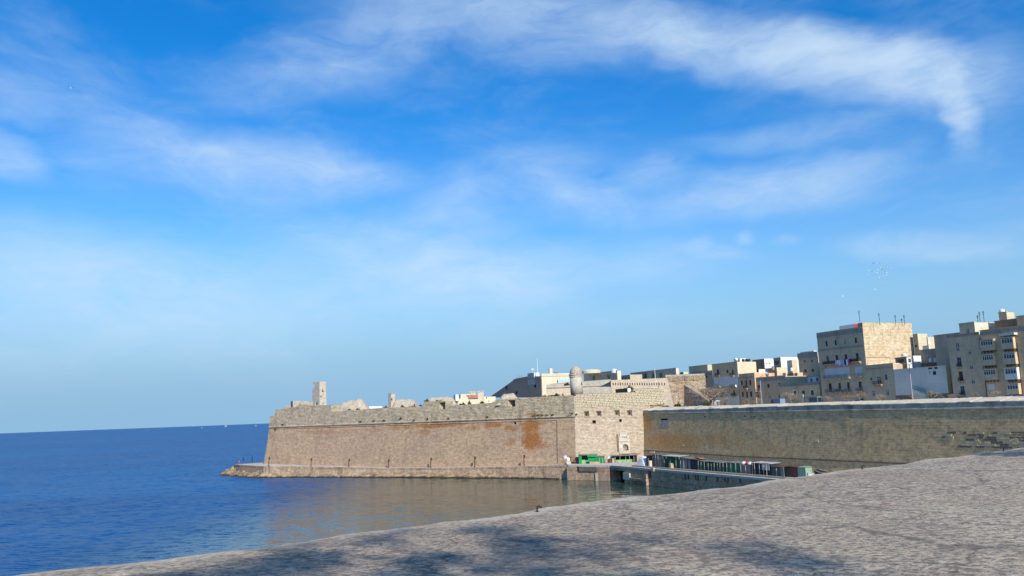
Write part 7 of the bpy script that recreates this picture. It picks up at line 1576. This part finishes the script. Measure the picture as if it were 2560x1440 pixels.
for i in range(9):
    a, zz = c_at(*zI(700 + i * 55 - (i % 3) * 60, 195 - i * 2)); c = TOWN.pt(a, 1.2 + (i % 3) * .6, interp(lip, a) + .2); rnd = random.Random(90 + i); mb = MB(); leafy(mb, c, .9, .4, .25, 30, rnd, .1)
    o = mb.build('weed_tuft', M['leaves'], loc=c); tag(o, 'weed tuft on the coping at the left end of the curtain wall', 'weed', 'weeds on the curtain coping')
# ------------------------------------------------------------------ iron hooks on the foreground parapet
for i, (px, py, lab) in enumerate(((zone(1200, 1180, 4)(572, 395) + ('nearest bent iron hook standing on the foreground parapet edge',)), (*zJ(570, 1045), 'middle bent iron hook on the foreground parapet before the curtain wall'), (*zJ(2308, 815), 'farthest bent iron hook on the foreground parapet near the right edge'))):
    p = on_z(px, py, LZ); s = (.060, .055, .052)[i]; t = thing('iron_hook', lab, 'hook', p, 'iron hooks on the parapet'); pts = [Vector((0, 0, -.03)), Vector((0, 0, s * .7)), Vector((s * .12, 0, s * .93)), Vector((s * .45, 0, s * .97)), Vector((s * .95, 0, s * .72))]
    mb = MB(); mb.tube([p + q for q in pts], [s * .14, s * .14, s * .15, s * .15, s * .13], 8); mb.build('bar', M['hook'], t)
    mb = MB(); mb.lathe(p, [(s * .35, -.01), (s * .3, .004), (s * .15, .01)], 9); mb.build('socket', M['hook'], t)
# ------------------------------------------------------------------ boats far out
def yacht(lab, px, py, L, kind):
    p = on_z(px, py, 0); t = thing('sailing_boat' if kind == 'sail' else 'motor_boat', lab, 'boat', p); c = p
    mb = MB(); mb.hexa([c + Vector(v) for v in ((-L * .5, -L * .1, 0), (L * .4, -L * .1, 0), (L * .4, L * .1, 0), (-L * .5, L * .1, 0), (-L * .5, -L * .13, L * .12), (L * .55, -L * .08, L * .14), (L * .55, L * .08, L * .14), (-L * .5, L * .13, L * .12))]); mb.build('hull', M['grey_metal'], t)
    if kind == 'sail':
        mb = MB(); mb.add([c + Vector((-L * .45, 0, L * .22)), c + Vector((L * .1, .05, L * .22)), c + Vector((L * .1, .05, L * 1.25)), c + Vector((-L * .45, .3, L * .22)), c + Vector((L * .1, .35, L * .22)), c + Vector((L * .1, .35, L * 1.25))], [(0, 1, 2), (5, 4, 3), (0, 2, 5, 3), (1, 0, 3, 4), (2, 1, 4, 5)]); mb.build('sail', M['grey_metal'], t)
        mb = MB(); mb.tube([c + Vector((L * .11, 0, .3)), c + Vector((L * .11, 0, L * 1.3))], .12, 5); mb.build('mast', M['grey_metal'], t)
    else:
        for i, (x0, x1, z0, z1) in enumerate(((-.38, .25, .13, .26), (-.28, .12, .262, .36), (-.1, .0, .362, .5))): mb = MB(); mb.hexa([c + Vector(v) for v in ((x0 * L, -L * .08, z0 * L), (x1 * L, -L * .08, z0 * L), (x1 * L, L * .08, z0 * L), (x0 * L, L * .08, z0 * L), (x0 * L, -L * .07, z1 * L), (x1 * L * .8, -L * .07, z1 * L), (x1 * L * .8, L * .07, z1 * L), (x0 * L, L * .07, z1 * L))]); mb.build('deckhouse', M['grey_metal'], t)
yacht('small white sailing boat near the horizon', 505, 1071, 10, 'sail'); yacht('largest white motor ship on the horizon', 565, 1066.5, 36, 'm'); yacht('tiny white motor boat right of the sailing boat', 535, 1068.5, 10, 'm'); yacht('small white boat alone left of the sailing boat', 367, 1076.5, 9, 'm'); yacht('white boat on the horizon close to the bastion corner', 640, 1065, 20, 'm')
# ------------------------------------------------------------------ flock of pale birds
BP = [(703, 440), (660, 468), (640, 508), (722, 480), (800, 462), (826, 492), (818, 512), (795, 526), (812, 550), (808, 572), (832, 582), (852, 604), (935, 560), (1020, 552), (990, 586), (722, 545), (757, 594), (632, 632), (682, 640), (742, 656), (765, 692), (792, 690), (550, 692), (898, 624), (870, 650), (930, 648), (905, 682), (930, 700), (865, 715), (788, 750), (715, 782), (785, 806), (862, 820), (900, 742), (898, 768), (698, 992), (62, 1130), (582, 606), (845, 772)]
bme = []
for v in range(3):
    b = MB(); up = (.32, -.05, .12)[v]
    b.lathe((0, 0, 0), [(.02, -.2), (.07, -.1), (.08, .02), (.05, .14), (.02, .2)], 6)
    b.v = [Vector((p.z, p.y, p.x)) for p in b.v]
    for s in (-1, 1): b.add([(.08, 0, .02), (.05, s * .2, .02 + up * .5), (-.05, s * .48, .02 + up), (-.1, s * .2, .02 + up * .5), (-.08, 0, .02)], [(0, 1, 3, 4), (1, 2, 3)])
    b.add([(-.18, -.03, 0), (-.36, -.07, 0), (-.36, .07, 0), (-.18, .03, 0)], [(0, 1, 2, 3)])
    o = b.build('bird', M['bird']); bme.append(o.data); bpy.data.objects.remove(o)
zb_ = zone(2100, 600, 8); rnd = random.Random(8)
for i, (x, y) in enumerate(BP):
    p = at_d(*zb_(x, y), 165 + rnd.uniform(-6, 6)); o = bpy.data.objects.new('bird', bme[i % 3]); COL.objects.link(o); o.location = p; o.rotation_euler = (rnd.uniform(-.6, .6), rnd.uniform(-.4, .4), rnd.uniform(0, 6)); o.scale = (.62,) * 3
    tag(o, 'small pale bird in the flock over the big house', 'bird', 'flock of pale birds')
p = at_d(178, 221, 150); o = bpy.data.objects.new('bird', bme[0]); COL.objects.link(o); o.location = p; o.scale = (.9,) * 3; tag(o, 'single bird alone high at the upper left', 'bird'); o.rotation_euler = (0.3, .2, 1)
# ------------------------------------------------------------------ the tree behind the viewer whose shade falls on the parapet
def shade_tree(lab, base, H, R, n, seed):
    rnd = random.Random(seed); t = thing('shade_tree', lab, 'tree', base, 'trees behind the viewer'); mb = MB(); tp = base + Vector((0, 0, H * .45)); mb.tube([base, base + Vector((.1, .05, H * .25)), tp], [.2, .16, .13], 8); ctr = base + Vector((0, 0, H * .72))
    for i in range(7): w = i * .9; mb.tube([tp - Vector((0, 0, .2)), ctr + Vector((math.cos(w) * R * .6, math.sin(w) * R * .6, rnd.uniform(-.3, .3) * R))], [.08, .02], 5)
    mb.build('trunk', M['bark'], t); cl = MB()
    for i in range(n):
        v = Vector((rnd.gauss(0, 1), rnd.gauss(0, 1), rnd.gauss(0, .7))); v = v.normalized() * rnd.random() ** .4; leafy(cl, ctr + v * R, .38, .38, .3, 26, rnd, .07)
    cl.build('crown', M['tree_leaf'], t)
def shadow_spot(px, py, h): q = on_z(px, py, LZ); return q + SUN_DIR * (h / SUN_DIR.z)
for i, (px, py, h, R, n) in enumerate(((1060, 1452, 13.0, 1.7, 26), (1620, 1462, 14.0, 2.0, 30), (640, 1450, 12.0, 0.9, 9), (2640, 1128, 8.0, 1.6, 40))):
    c = shadow_spot(px, py, h); H = (c.z - 17.8) / .72; shade_tree(('round leafy tree close behind the viewer', 'second leafy tree behind the viewer to the right', 'small leafy tree just behind the viewer', 'leafy tree far right of the viewer beyond the frame')[i], Vector((c.x, c.y, 17.8)), H, R, n, i)
